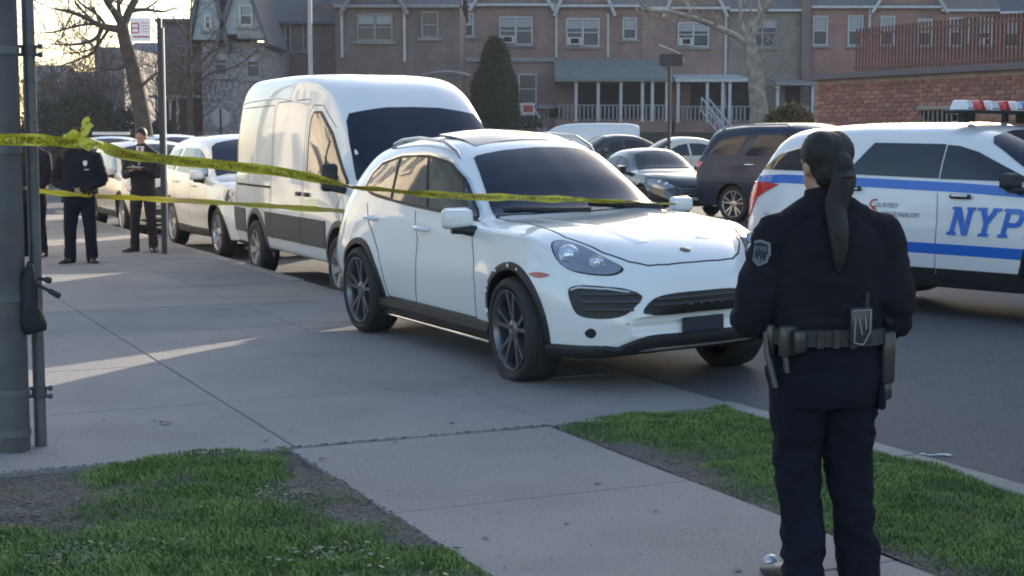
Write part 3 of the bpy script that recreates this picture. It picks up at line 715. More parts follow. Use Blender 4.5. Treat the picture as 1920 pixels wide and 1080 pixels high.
# irregular cracks running through some slabs
m = MB()
for (s0, t0, s1, t1, sd) in ((8.3, 1.2, 9.5, .3, 1), (12.0, 2.6, 13.1, 3.9, 2), (15.4, -.5, 17.0, 1.1, 3), (9.7, 4.1, 10.9, 5.1, 5), (13.4, .6, 15.2, 1.4, 6)):
    n_ = 26; L = [ST(s0 + (s1 - s0) * k / n_ + .10 * noise.noise((k * .35, sd, 0)), t0 + (t1 - t0) * k / n_ + .12 * noise.noise((k * .35, sd, 5)), .0062) for k in range(n_ + 1)]
    for k in range(n_):
        a, b = Vector(L[k]), Vector(L[k + 1]); d = (b - a).normalized(); w_ = Vector((-d.y, d.x, 0)) * .0022; m.add([tuple(a - w_), tuple(b - w_), tuple(b + w_), tuple(a + w_)], [(0, 1, 2, 3)])
tag(m.build('cracks', M_SEAM), 'thin irregular cracks in the concrete slabs', 'cracks', kind='stuff')
m = MB(); rw = random.Random(23)
for k in range(330):
    u = rw.random(); t_ = -.5 + 5.4 * u; s_ = 8.05 + rw.gauss(0, .007); x, y, _ = ST(s_, t_); q = rw.uniform(.003, .010)
    m.ball((x, y, .003), (q, q * .8, q * .35), 6, 4)
for k in range(260):
    s_ = rw.uniform(4.0, 8.0); t_ = rw.choice([2.372, 3.955]) + rw.gauss(0, .006); x, y, _ = ST(s_, t_); q = rw.uniform(.003, .009); m.ball((x, y, .003), (q, q * .8, q * .35), 6, 4)
tag(m.build('joint_dirt', M_DIRT), 'dark dirt and moss packed along the joints of the concrete path', 'dirt', kind='stuff')
def leafbit(px, py, size, col, label):
    Y = 1.70 / ((py - 252) / F_PX); p = at(px, Y * .995, py=py); mb = MB(); n = 9; V = [(0, 0, size * .12)]; r_ = random.Random(px)
    for k in range(n): a = 6.28 * k / n; q = size * r_.uniform(.45, 1); V.append((math.cos(a) * q, math.sin(a) * q * .55, size * r_.uniform(.02, .25)))
    mb.add(V, [(0, k + 1, (k + 1) % n + 1) for k in range(n)]); o = mb.build('dead_leaf', mat('dead_leaf', (.035, .028, .022), .8)); o.location = (p.x, p.y, .006); tag(o, label, 'leaf', 'dead leaves on the concrete')
leafbit(312, 797, .055, 0, 'curled dark dead leaf alone on the left slab above the grass')
leafbit(605, 866, .035, 0, 'small dark dead leaf near the corner of the path slab')
leafbit(852, 1042, .045, 0, 'brown flattened leaf at the path edge near the bottom')
leafbit(196, 792, .018, 0, 'tiny dark scrap on the slab beside the fence posts')
leafbit(545, 810, .022, 0, 'tiny dark scrap on the slab just above the grass corner')
# plastic litter on the road
p = at(1778, 8.5, z=ROAD_Z)
m = MB(); rr = random.Random(2); pts = []
for k in range(9): pts.append((k * .022, .008 * math.sin(k * 1.3), .008 + .006 * rr.random()))
m.tube(pts, [.004, .007, .005, .008, .006, .009, .012, .02, .008], 6, flat=.6)
o = m.build('litter', mat('white_plastic', (.7, .7, .7), .35), smooth=60); o.location = (1.80 / ((862 - 252) / F_PX) * (1740 - 960) / F_PX, 1.81 / ((862 - 252) / F_PX), ROAD_Z); o.rotation_euler = (0, 0, -.15)
tag(o, 'crumpled strip of white plastic litter on the asphalt near the kerb', 'litter')
# ================================================================ other vehicles
M_BLUE = mat('stripe_blue', (.012, .13, .55), .3, coat=.6)
M_DKBLUE = mat('dark_blue_paint', (.018, .028, .058), .34, metal=.2, coat=.25, spec=.3)
M_BLACKP = mat('black_paint', (.012, .012, .014), .22, coat=1.0, spec=.7)
M_SILVER = mat('silver_paint', (.20, .22, .25), .3, metal=.4, coat=1.0)
M_CREAM = mat('cream_paint', (.66, .63, .56), .3, coat=1.0)
M_HUB = mat('steel_wheel', (.28, .28, .29), .4, metal=.6)
def scale_c(C, sx, sy, sz):
    o = {}
    for k, v in C.items():
        f = sy if k[0] == 'y' or k == 'gb' else sz
        o[k] = [(x * sx, q * f) for x, q in v] if isinstance(v, list) else v * f
    return o
def text_on(B, name, string, org, n, size, mt, parent, shear=0.0, off=.004, right=None, extra=0.0):
    n = Vector(n).normalized(); up = Vector((0, 0, 1)); uu = up.cross(n).normalized(); vv = n.cross(uu)
    cu = bpy.data.curves.new(name, 'FONT'); cu.body = string; cu.size = size; cu.shear = shear; cu.offset = extra; cu.resolution_u = 2
    t = bpy.data.objects.new(name, cu); COL.objects.link(t); dg = bpy.context.evaluated_depsgraph_get(); dg.update()
    me = bpy.data.meshes.new_from_object(t.evaluated_get(dg)); bpy.data.objects.remove(t)
    for v in me.vertices:
        p = Vector(org) + uu * v.co.x + vv * v.co.y; h = B.bvh.ray_cast(p + n * 2, -n)
        v.co = (h[0] + (h[1] if h[1].dot(n) > 0 else -h[1]) * off) if h[0] is not None else p
    me.materials.clear(); me.materials.append(mt); return link(name, me, parent)

# ---------------------------------------------------------------- white cargo van
VAN_C = dict(
 zt=[(-1.22,1.0),(-1.20,2.1),(-1.14,2.36),(-1.0,2.46),(-.5,2.52),(.8,2.53),(1.5,2.515),(2.0,2.47),(2.4,2.37),(2.7,2.19),(2.8,2.11),(3.1,1.84),(3.68,1.30),(3.78,1.24),(4.05,1.12),(4.2,1.0),(4.28,.85),(4.31,.65)],
 zu=[(-1.22,.9),(-1.20,2.0),(-1.1,2.26),(-.4,2.42),(1.2,2.43),(1.7,2.38),(2.1,2.27),(2.45,2.10),(2.8,1.86),(3.2,1.53),(3.5,1.28),(3.7,1.20),(4.1,1.06),(4.25,.88),(4.31,.60)],
 yu=[(-1.22,.80),(-1.0,.83),(0,.85),(1.5,.85),(2.2,.84),(2.8,.84),(3.2,.85),(3.6,.80),(4.0,.72),(4.2,.60),(4.31,.45)],
 zs=[(-1.22,.85),(-1.18,1.28),(0,1.34),(2.5,1.30),(3.2,1.22),(3.6,1.13),(3.95,1.03),(4.2,.84),(4.31,.58)],
 ys=[(-1.22,.90),(-1.0,.96),(0,.975),(2.6,.97),(3.3,.95),(3.8,.90),(4.1,.80),(4.31,.58)],
 ym=[(-1.22,.93),(-1.1,.98),(0,1.0),(3.2,1.0),(3.7,.98),(4.0,.92),(4.2,.80),(4.31,.62)],
 zm=[(-1.22,.78),(4.0,.78),(4.31,.55)],
 yr=[(-1.22,.90),(-1.0,.96),(3.4,.97),(4.0,.88),(4.31,.58)],
 zb=[(-1.22,.42),(-.9,.36),(3.6,.34),(4.1,.30),(4.31,.36)], gb=.03, box=1.0)
def make_van():
    B = Body(VAN_C, -1.22, 4.31, warp_f=.30, warp_r=.04, wf=1.1, nx=70)
    root = empty('parked_van', (0, 0, 0), 0, 'tall white cargo van with grey lower panels, parked right behind the nearest white SUV', 'van')
    link('body', B.shell([(0, .36, .44), (3.30, .36, .44)], M_WHITE), root)
    for sg in (-1, 1):
        N = (0, sg, .1)
        B.patch('side_window', mirr([(2.16,.9,1.30),(2.13,.9,1.36),(2.13,.9,1.97),(2.17,.9,2.03),(2.34,.9,2.03),(2.72,.9,1.80),(3.02,.9,1.54),(3.36,.9,1.27),(3.34,.9,1.225),(2.9,.9,1.235)], sg), N, M_GLASSR, root, off=.010, res=.07)
        m = MB(); B.ribbon(m, mirr([(2.72,.9,1.27),(2.74,.9,1.5),(2.76,.9,1.72)], sg), N, .03, .014); 
        B.ribbon(m, mirr([(2.16,.9,1.29),(2.12,.9,1.36),(2.12,.9,1.98),(2.17,.9,2.045),(2.35,.9,2.045),(2.74,.9,1.81),(3.04,.9,1.55),(3.38,.9,1.27),(3.35,.9,1.21),(2.9,.9,1.222),(2.16,.9,1.29)], sg), N, .028, .012); m.build('window_frame', M_BLACKPL, root, 60)
        # door and cargo seams
        for nm, ln in (('door_seam', [(2.03,1,.50),(2.03,1,2.06),(2.10,1,2.13),(2.36,1,2.12),(2.78,1,1.87)]), ('door_seam', [(3.16,1,.95),(3.30,1,1.12)]), ('sliding_door_seam', [(1.96,1,.50),(1.96,1,2.20),(.78,1,2.18),(.72,1,2.1),(.72,1,.50)]), ('side_panel_seam', [(.66,1,.80),(.66,1,2.15),(-.95,1,2.13),(-.98,1,2.05),(-.98,1,.85)])):
            m = MB(); B.ribbon(m, mirr(ln, sg), (0, sg, 0), .010, .001); m.build(nm, M_SEAM, root)
        m = MB(); B.ribbon(m, mirr([(-1.1,1,2.26),(.8,1,2.29),(1.9,1,2.20)], sg), (0, sg, .5), .02, .001, lift=.01); m.build('roof_gutter', M_WHITE, root, 60)
        m = MB(); B.ribbon(m, mirr([(.7,1,1.14),(-.9,1,1.14)], sg), (0, sg, 0), .03, .001); m.build('door_rail', M_SEAM, root)
        # grey lower cladding, pieces between the wheels
        for a, b in ((.47, .715), (.73, 1.955), (1.97, 2.84), (-1.14, -.49)):
            B.patch('lower_cladding', mirr([(a,1,.52),(a,1,.83),((a+b)/2,1,.83),(b,1,.83),(b,1,.52)], sg), (0, sg, 0), M_GREYPL, root, off=.014, res=.1)
        arch_trim(root, B, 0, .36, .43, sg, .07, M_GREYPL); arch_trim(root, B, 3.30, .36, .43, sg, .07, M_GREYPL)
        for hx in (1.86, 2.18):
            h = B.side(hx, 1.10, sg)[0]; m = MB(); m.box((hx, h.y + .012 * sg, 1.10), (.15, .03, .05)); me = m.mesh('h', M_BLACKPL); bevel_mesh(me, .012, 2); link('door_handle', me, root)
        # big mirror
        m = MB(); m.box((3.38, 1.12 * sg, 1.33), (.12, .17, .30)); me = m.mesh('wm', M_BLACKPL); bevel_mesh(me, .04, 3); mo = link('wing_mirror', me, root)
        m = MB(); m.tube([(3.36, .92 * sg, 1.18), (3.38, 1.10 * sg, 1.22)], .04, 8); m.build('mirror_arm', M_BLACKPL, mo, 50)
        B.patch('headlight', mirr([(3.72,.93,1.06),(3.95,.83,1.02),(4.1,.72,.90),(4.05,.80,.80),(3.9,.90,.82),(3.75,.96,.92)], sg), (.8, .5 * sg, .2), M_LENS, root, off=.01, smooth=3, res=.05)
        B.patch('tail_light', mirr([(-1.2,.93,1.0),(-1.2,.93,1.7),(-1.2,.83,1.7),(-1.2,.83,1.0)], sg), (-1, .3 * sg, 0), M_RED, root, off=.012, res=.06)
        make_wheel(root, (0, .90 * sg, .35), .35, .235, rim_frac=.64, spokes=6, kind='steel', face=M_HUB); make_wheel(root, (3.30, .90 * sg, .35), .35, .235, rim_frac=.64, spokes=6, kind='steel', face=M_HUB)
    B.patch('windscreen', [(3.5,-.84,1.33),(3.7,-.4,1.305),(3.72,0,1.30),(3.7,.4,1.305),(3.5,.84,1.33),(3.1,.81,1.68),(2.85,.77,1.90),(2.8,.72,2.00),(2.8,.3,2.075),(2.8,0,2.085),(2.8,-.3,2.075),(2.8,-.72,2.00),(2.85,-.77,1.90),(3.1,-.81,1.68)], (1, 0, .5), M_GLASS2, root, off=.012, res=.08)
    m = MB(); B.ribbon(m, [(3.66,.5,1.36),(3.6,.1,1.39),(3.62,-.1,1.37)], (1,0,.5), .025, .03, lift=.01); B.ribbon(m, [(3.66,-.1,1.345),(3.6,-.5,1.40),(3.5,-.72,1.42)], (1,0,.5), .025, .03, lift=.01); m.build('wiper', M_BLACKPL, root, 60)
    # permit sticker on the far side of the screen
    B.patch('windscreen_sticker', [(3.2,.62,1.40),(3.2,.62,1.52),(3.2,.54,1.52),(3.2,.54,1.40)], (1, 0, .5), mat('sticker_paper', (.55, .65, .70), .5), root, off=.016)
    B.patch('grille', [(4.3,-.5,.70),(4.25,-.55,.95),(4.2,0,1.0),(4.25,.55,.95),(4.3,.5,.70),(4.3,0,.66)], (1, 0, 0), M_BLACKPL, root, off=.01, res=.06)
    m = MB()
    for z in (.77, .84, .91): B.ribbon(m, [(4.3,-.46,z),(4.3,0,z+.01),(4.3,.46,z)], (1,0,0), .02, .012, lift=.012)
    m.build('grille_slat', M_GREYPL, root, 60)
    B.patch('front_bumper', [(4.3,-.80,.36),(4.3,-.80,.58),(4.3,0,.60),(4.3,.80,.58),(4.3,.80,.36),(4.3,0,.36)], (1, 0, 0), M_GREYPL, root, off=.02, res=.06)
    m = MB(); m.box((1.6, 0, .36), (4.8, 1.3, .14)); m.box((2.0, .6, .25), (.9, .5, .12)); m.build('underbody', M_UNDER, root)
    return root, B
van, VB = make_van()
VX, VY = -3.34 + .0, 20.9
van.scale = (1.03, 1.06, 1.01); van.location = (-3.24 + .96 * T_.x, 20.1 + .96 * T_.y, ROAD_Z); van.rotation_euler = (0, 0, R(-65.2))

# ---------------------------------------------------------------- generic bodies
SUV_C = dict(
 zt=[(-1.13,.6),(-1.11,.92),(-1.06,1.10),(-.95,1.27),(-.80,1.52),(-.72,1.66),(-.55,1.72),(.4,1.765),(1.2,1.765),(1.65,1.71),(1.9,1.62),(2.3,1.41),(2.72,1.19),(2.85,1.155),(3.4,1.09),(3.70,1.01),(3.85,.86),(3.90,.72),(3.92,.58)],
 zu=[(-1.13,.58),(-1.09,.92),(-1.0,1.12),(-.85,1.33),(-.72,1.50),(-.5,1.585),(.4,1.655),(1.1,1.655),(1.5,1.60),(1.8,1.49),(2.1,1.34),(2.45,1.17),(2.6,1.13),(3.4,1.07),(3.68,.98),(3.84,.83),(3.92,.55)],
 yu=[(-1.13,.66),(-1.0,.74),(-.6,.74),(.5,.74),(1.3,.735),(1.8,.76),(2.4,.80),(3.0,.78),(3.5,.70),(3.8,.60),(3.92,.48)],
 zs=[(-1.13,.56),(-1.08,.90),(-1.0,1.08),(-.8,1.17),(.5,1.155),(1.6,1.12),(2.5,1.09),(3.2,1.05),(3.6,.96),(3.82,.80),(3.92,.50)],
 ys=[(-1.13,.74),(-1.0,.86),(-.6,.90),(.5,.915),(2.4,.915),(3.2,.90),(3.6,.84),(3.8,.74),(3.92,.60)],
 ym=[(-1.13,.80),(-1.0,.93),(-.5,.985),(.5,.985),(1.5,.975),(2.6,.985),(3.2,.985),(3.6,.93),(3.8,.82),(3.92,.64)],
 zm=[(-1.13,.48),(-.9,.62),(0,.72),(3.0,.72),(3.7,.60),(3.92,.42)],
 yr=[(-1.13,.74),(-.9,.88),(0,.93),(3.0,.93),(3.6,.86),(3.92,.60)],
 zb=[(-1.13,.38),(-.9,.31),(0,.27),(3.4,.26),(3.8,.28),(3.92,.33)], gb=.02)
SEDAN_C = dict(
 zt=[(-1.05,.5),(-1.03,.82),(-.98,.98),(-.85,1.06),(-.45,1.10),(-.15,1.18),(.3,1.36),(.65,1.44),(1.15,1.46),(1.5,1.42),(1.8,1.30),(2.35,1.02),(2.5,.98),(3.1,.92),(3.45,.83),(3.65,.70),(3.74,.56),(3.75,.46)],
 zu=[(-1.05,.48),(-1.02,.80),(-.9,.98),(-.5,1.05),(-.25,1.10),(.05,1.20),(.4,1.32),(.8,1.37),(1.2,1.365),(1.5,1.29),(1.8,1.15),(2.1,1.0),(2.3,.96),(3.0,.91),(3.4,.81),(3.62,.68),(3.75,.44)],
 yu=[(-1.05,.55),(-.9,.66),(-.3,.66),(.2,.60),(.7,.57),(1.2,.57),(1.6,.61),(2.1,.70),(2.6,.70),(3.2,.62),(3.6,.50),(3.75,.38)],
 zs=[(-1.05,.47),(-1.02,.78),(-.9,.94),(-.4,.98),(.5,.97),(1.5,.94),(2.2,.92),(2.9,.88),(3.3,.79),(3.6,.65),(3.75,.42)],
 ys=[(-1.05,.66),(-.9,.78),(-.3,.83),(.5,.85),(2.2,.85),(3.0,.83),(3.4,.76),(3.65,.62),(3.75,.48)],
 ym=[(-1.05,.70),(-.9,.83),(-.4,.90),(.5,.915),(2.3,.91),(3.0,.90),(3.4,.84),(3.62,.72),(3.75,.52)],
 zm=[(-1.05,.37),(-.8,.52),(0,.62),(3.0,.60),(3.5,.48),(3.75,.35)],
 yr=[(-1.05,.62),(-.8,.80),(0,.86),(3.0,.86),(3.5,.74),(3.75,.48)],
 zb=[(-1.05,.28),(-.8,.24),(0,.20),(3.3,.20),(3.75,.24)], gb=.02)
WB_ = {'suv': 3.025, 'sedan': 2.80, 'cross': 2.895}
FEAT = {
 'suv': dict(win=[[(2.32,1,1.165),(1.98,1,1.38),(1.70,1,1.51),(1.50,1,1.565),(1.37,1,1.575),(1.365,1,1.175)], [(1.345,1,1.178),(1.35,1,1.582),(.55,1,1.590),(.28,1,1.20)], [(.06,1,1.215),(.30,1,1.575),(-.3,1,1.54),(-.62,1,1.46),(-.80,1,1.235)]],
   ws=[(2.6,-.80,1.20),(2.7,-.4,1.20),(2.72,0,1.205),(2.7,.4,1.20),(2.6,.80,1.20),(2.1,.74,1.44),(1.8,.68,1.58),(1.75,.6,1.635),(1.7,.3,1.66),(1.7,0,1.667),(1.7,-.3,1.66),(1.75,-.6,1.635),(1.8,-.68,1.58),(2.1,-.74,1.44)],
   rs=[(-1,-.68,1.17),(-1,.68,1.17),(-.8,.64,1.50),(-.75,.4,1.58),(-.7,0,1.60),(-.75,-.4,1.58),(-.8,-.64,1.50)],
   hl=[(3.35,.90,.97),(3.6,.80,.98),(3.78,.62,.93),(3.84,.50,.84),(3.80,.62,.80),(3.6,.84,.80),(3.42,.93,.86)], gr=[(3.9,-.46,.62),(3.9,-.50,.86),(3.9,0,.93),(3.9,.50,.86),(3.9,.46,.62),(3.9,0,.58)],
   tl=[(-.80,.97,1.06),(-1.02,.86,1.07),(-1.08,.72,1.04),(-1.08,.74,.86),(-1.02,.86,.80),(-.93,.93,.95)], seams=[[(1.36,1,1.15),(1.38,1,.9),(1.36,1,.40)],[(2.40,1,1.10),(2.44,1,.8),(2.40,1,.42)],[(.10,1,1.16),(.30,1,.9),(.46,1,.7),(.50,1,.42)]], handles=[(1.62,.99),(.40,1.03)], mir=(2.18,.93,1.16), r=.37),
 'sedan': dict(win=[[(2.0,1,1.0),(1.70,1,1.16),(1.42,1,1.29),(1.15,1,1.335),(1.12,1,1.0)], [(1.05,1,1.0),(1.08,1,1.34),(.72,1,1.335),(.35,1,1.25),(.22,1,1.02)], [(.15,1,1.03),(.26,1,1.22),(-.02,1,1.11),(-.08,1,1.04)]],
   ws=[(2.2,-.70,1.0),(2.35,-.35,1.03),(2.38,0,1.035),(2.35,.35,1.03),(2.2,.70,1.0),(1.8,.60,1.2),(1.58,.54,1.31),(1.55,.3,1.365),(1.55,0,1.375),(1.55,-.3,1.365),(1.58,-.54,1.31),(1.8,-.60,1.2)],
   rs=[(-.3,-.58,1.13),(-.3,.58,1.13),(.3,.5,1.33),(.35,0,1.36),(.3,-.5,1.33)],
   hl=[(3.1,.84,.80),(3.35,.74,.80),(3.55,.60,.74),(3.66,.46,.66),(3.58,.60,.61),(3.35,.80,.64),(3.15,.88,.72)], gr=[(3.7,-.38,.42),(3.7,-.42,.60),(3.7,0,.66),(3.7,.42,.60),(3.7,.38,.42)],
   tl=[(-.72,.86,.92),(-.95,.78,.92),(-1.02,.60,.90),(-1.02,.62,.76),(-.90,.82,.76)], seams=[[(1.08,1,.98),(1.10,1,.6),(1.06,1,.34)],[(2.08,1,.94),(2.12,1,.6),(2.06,1,.34)],[(.12,1,1.0),(.30,1,.75),(.42,1,.5),(.44,1,.34)]], handles=[(1.28,.86),(.30,.88)], mir=(1.86,.88,1.0), r=.33)}
def generic_car(kind, paint, sx=1, sy=1, sz=1, sides=(-1, 1), rail=False, glass=None, nx=44, r=None, kindw='split', grille=True, chrome=False, top=None):
    C = {'suv': SUV_C, 'pol': globals().get('POL_C'), 'sedan': SEDAN_C}[kind]; ft = FEAT[kind]
    x0, x1 = (-1.13, 3.92) if kind != 'sedan' else (-1.05, 3.75)
    B = Body(scale_c(C, sx, sy, sz), x0 * sx, x1 * sx, warp_f=.26, warp_r=.10, wf=.95 * sx, nx=nx, ns=3)
    root = empty('parked_car'); r = r or ft['r']; wb = WB_[kind] * sx; glass = glass or M_GLASS
    q = lambda pts, sg=1: [(p[0] * sx, p[1] * sy * sg, p[2] * sz) for p in pts]
    link('body', B.shell([(0, r + .01, r + .06), (wb, r + .01, r + .06)], paint, ywell=.58 * sy), root)
    for sg in sides:
        N = (0, sg, .2)
        for wpoly in ft['win']: B.patch('side_window', q(wpoly, sg), N, glass, root, off=.010, res=.08)
        for ln in ft['seams']: m = MB(); B.ribbon(m, q(ln, sg), (0, sg, 0), .008, .001); m.build('door_seam', M_SEAM, root)
        for hx, hz in ft['handles']:
            h = B.side(hx * sx, hz * sz, sg)[0]; m = MB(); m.tube([(hx*sx-.11, h.y, hz*sz), (hx*sx-.08, h.y+.035*sg, hz*sz), (hx*sx+.08, h.y+.035*sg, hz*sz), (hx*sx+.11, h.y, hz*sz)], .016, 6); m.build('door_handle', M_CHROME if chrome else paint, root, 60)
        mx, my, mz = ft['mir']; mirror_part(root, mx * sx, my * sy, mz * sz, sg, paint, .95)
        arch_trim(root, B, 0, r + .01, r + .045, sg, .035, M_BLACKPL); arch_trim(root, B, wb, r + .01, r + .045, sg, .035, M_BLACKPL)
        m = MB(); B.ribbon(m, [(r + .1, 1 * sg, .34), (wb / 2, 1 * sg, .33), (wb - r - .1, 1 * sg, .34)], (0, sg, 0), .12, .004, lift=.01); m.build('side_sill', M_BLACKPL, root, 60)
        if rail:
            L = []
            for x in (-.5, -.4, 0, .8, 1.1, 1.2):
                h = B.ray((x * sx, .66 * sy * sg, 3), (0, 0, -1))[0]; L.append((x * sx, .66 * sy * sg, h.z + (0 if x in (-.5, 1.2) else .045)))
            m = MB(); m.tube(L, .017, 6); m.build('roof_rail', M_ALLOY, root, 60)
        B.patch('tail_light', q(ft['tl'], sg), (-.6, .9 * sg, 0), M_RED, root, off=.012, smooth=2, res=.06)
        B.patch('headlight', q(ft['hl'], sg), (.8, .55 * sg, .2), M_LENS, root, off=.012, smooth=3, res=.06)
        for k, (a, b) in enumerate(((.35, .5), (.62, .5))):
            p = Vector(q([ft['hl'][0]], sg)[0]).lerp(Vector(q([ft['hl'][3]], sg)[0]), a + .08); nn = Vector((.85, .5 * sg, .1)).normalized()
            h = B.ray(p + nn, -nn)
            if h[0] is not None:
                m = MB(); m.ball(h[0] + nn * .005, .05, 10, 6); m.build('lamp_bulb', M_BULB, root, 60)
        make_wheel(root, (0, .83 * sy * sg, r), r, .23, rim_frac=.72, spokes=5, kind=kindw, simple=True); make_wheel(root, (wb, .83 * sy * sg, r), r, .23, rim_frac=.72, spokes=5, kind=kindw, simple=True)
    B.patch('windscreen', q(ft['ws']), (1, 0, .5), glass if glass is M_GLASS2 else M_GLASS2, root, off=.012, res=.09)
    B.patch('rear_screen', q(ft['rs']), (-1, 0, .3), M_GLASS, root, off=.012, res=.09)
    if grille:
        g = B.patch('grille', q(ft['gr']), (1, 0, 0), M_BLACKPL, root, off=.012, res=.06, smooth=2)
        m = MB(); zc = sum(p[2] for p in ft['gr']) / len(ft['gr']) * sz
        for k in (-1, 0, 1): B.ribbon(m, [(4, -.36 * sy, zc + k * .06), (4, 0, zc + k * .06), (4, .36 * sy, zc + k * .06)], (1, 0, 0), .016, .014, lift=.01)
        m.build('grille_slat', M_CHROME, g, 60)
    zl = .36 if kind != 'sedan' else .28
    B.patch('lower_bumper', [(4, -.62 * sy, zl), (4, -.5 * sy, zl + .10), (4, 0, zl + .12), (4, .5 * sy, zl + .10), (4, .62 * sy, zl), (4, 0, zl - .02)], (1, 0, 0), M_BLACKPL, root, off=.012, res=.06)
    x = B.ray((5 * sx, 0, zl + .16), (-1, 0, 0))[0].x; m = MB(); m.box((x + .015, 0, zl + .17), (.02, .31, .155)); m.build('licence_plate', M_PLATE, root)
    m = MB(); m.box((wb / 2, 0, .27), (wb + 1.2, 1.15 * sy, .10)); m.build('underbody', M_UNDER, root)
    return root, B
def put(root, x, y, yaw, label, cat='car', group=None, z=None):
    root.location = (x, y, road_z(x, y) if z is None else z); root.rotation_euler = (0, 0, R(yaw)); tag(root, label, cat, group); return root

# ---------------------------------------------------------------- police SUV
M_WHITE2 = mat('police_white', (.74, .75, .77), .30, coat=1.0, var=.04, vscale=1)
POL_C = {k: (list(v) if isinstance(v, list) else v) for k, v in SUV_C.items()}
POL_C['zs'] = [(x, z + (.13 if -.9 < x < 3.3 else .05)) for x, z in SUV_C['zs']]; POL_C['zt'] = [(x, z + (.06 if -.9 < x < 2.4 else .03)) for x, z in SUV_C['zt']]; POL_C['zu'] = [(x, z + (.06 if -.9 < x < 2.4 else .03)) for x, z in SUV_C['zu']]
FEAT['pol'] = dict(FEAT['suv']); up_ = lambda L, d: [(x, y, z + d) for x, y, z in L]
FEAT['pol']['win'] = [[(x, y, z + (.125 if z < 1.3 else .065)) for x, y, z in p_] for p_ in FEAT['suv']['win']]; FEAT['pol']['ws'] = up_(FEAT['suv']['ws'], .05); FEAT['pol']['rs'] = up_(FEAT['suv']['rs'], .06); FEAT['pol']['tl'] = [(-.58,.99,1.185),(-.95,.93,1.20),(-1.1,.72,1.19),(-1.1,.74,.90),(-1.04,.86,.80),(-.95,.93,.84),(-.86,.96,1.04)]; FEAT['pol']['handles'] = [(1.62, 1.13), (.40, 1.17)]; FEAT['pol']['mir'] = (2.2, .93, 1.28); WB_['pol'] = 3.025
pol, PB = generic_car('pol', M_WHITE2, nx=60)
pol.name = 'police_suv'
for o_ in pol.children:
    if o_.name.startswith('wing_mirror'): o_.data.materials[0] = M_BLACKPL
for sg in (-1, 1):
    N = (0, sg, 0)
    m = MB(); B = PB
    for nm, ln, wd in (('upper_stripe', [(-1.0,1,1.215),(-.5,1,1.245),(.5,1,1.23),(1.6,1,1.205),(2.5,1,1.165),(3.2,1,1.10)], .090), ('lower_stripe', [(.52,1,.63),(1.4,1,.625),(2.5,1,.62)], .10), ('lower_stripe', [(-.50,1,.565),(-.8,1,.57),(-1.0,1,.58)], .10)):
        mb = MB(); PB.ribbon(mb, mirr(ln, sg), N, wd, .0025); mb.build(nm, M_BLUE, pol)
    mb = MB()
    for x0_, x1_ in ((.50, 1.36), (1.38, 2.42)): 
        PB.patch('lower_cladding', mirr([(x0_,1,.28),(x0_,1,.44),((x0_+x1_)/2,1,.44),(x1_,1,.44),(x1_,1,.28)], sg), N, M_BLACKPL, pol, off=.02, res=.08)
    for hx, hz in ((1.62, 1.125), (.40, 1.17)):
        h = PB.side(hx, hz, sg)[0]; mb = MB(); mb.box((hx, h.y + .022 * sg, hz), (.22, .05, .045)); me = mb.mesh('h', M_BLACKPL); bevel_mesh(me, .016, 2); link('door_handle', me, pol)
def glyph_on(B, name, strokes, org, sg, size, mt, parent, shear=.22, off=.004):
    """slab letters made of straight strokes; each stroke a thin plate laid on the panel"""
    mb = MB(); n = Vector((0, sg, 0)); uu = Vector((0, 0, 1)).cross(n)
    for i, poly in enumerate(strokes):
        P = []
        for (a, b) in poly:
            p = Vector(org) + uu * ((a + b * shear) * size) + Vector((0, 0, b * size)); h = B.bvh.ray_cast(p + n * 2, -n); P.append(h[0] + n * (off + .0004 * i))
        m0 = len(mb.v); k = len(P); W = [p - n * .004 for p in P]
        mb.add([tuple(p) for p in P + W], [tuple(range(k))] + [(j, j + k, (j + 1) % k + k, (j + 1) % k) for j in range(k)])
    return mb.build(name, mt, parent)
def bar(x0, y0, x1, y1, w_):
    d = Vector((x1 - x0, y1 - y0)); nrm = Vector((-d.y, d.x)).normalized() * w_ / 2
    return [(x0 - nrm.x, y0 - nrm.y), (x1 - nrm.x, y1 - nrm.y), (x1 + nrm.x, y1 + nrm.y), (x0 + nrm.x, y0 + nrm.y)]
W_ = .19
def serif(x, y, w_=.36): return [(x - w_ / 2, y), (x + w_ / 2, y), (x + w_ / 2, y + .11), (x - w_ / 2, y + .11)]
GL = {'N': [bar(.16,0,.16,1,W_), bar(.70,0,.70,1,W_), [(.06,1),(.30,1),(.80,0),(.58,0)], serif(.16,0), serif(.12,.89,.30), serif(.72,.89,.34)],
      'Y': [bar(.42,0,.42,.5,W_), [(.04,1),(.26,1),(.52,.45),(.33,.45)], [(.82,1),(.60,1),(.33,.45),(.52,.45)], serif(.42,0,.40), serif(.14,.89,.34), serif(.72,.89,.34)],
      'P': [bar(.16,0,.16,1,W_), [(.16,1),(.58,1),(.58,.82),(.16,.82)], [(.16,.52),(.58,.52),(.58,.36),(.16,.36)], [(.52,1),(.64,.985),(.76,.90),(.80,.75),(.62,.72),(.58,.80),(.52,.83)], [(.52,.36),(.64,.385),(.76,.46),(.80,.63),(.62,.65),(.58,.56),(.52,.52)], [(.80,.62),(.80,.76),(.615,.76),(.615,.62)], serif(.16,0,.38), serif(.10,.89,.22)],
      'D': [bar(.16,0,.16,1,W_), [(.16,1),(.52,1),(.52,.83),(.16,.83)], [(.16,.17),(.52,.17),(.52,0),(.16,0)], [(.50,1),(.66,.97),(.80,.85),(.86,.66),(.66,.62),(.60,.78),(.50,.83)], [(.50,0),(.66,.03),(.80,.15),(.86,.34),(.66,.38),(.60,.22),(.50,.17)], [(.86,.33),(.86,.67),(.655,.67),(.655,.33)], serif(.08,.89,.2), serif(.08,0,.2)]}
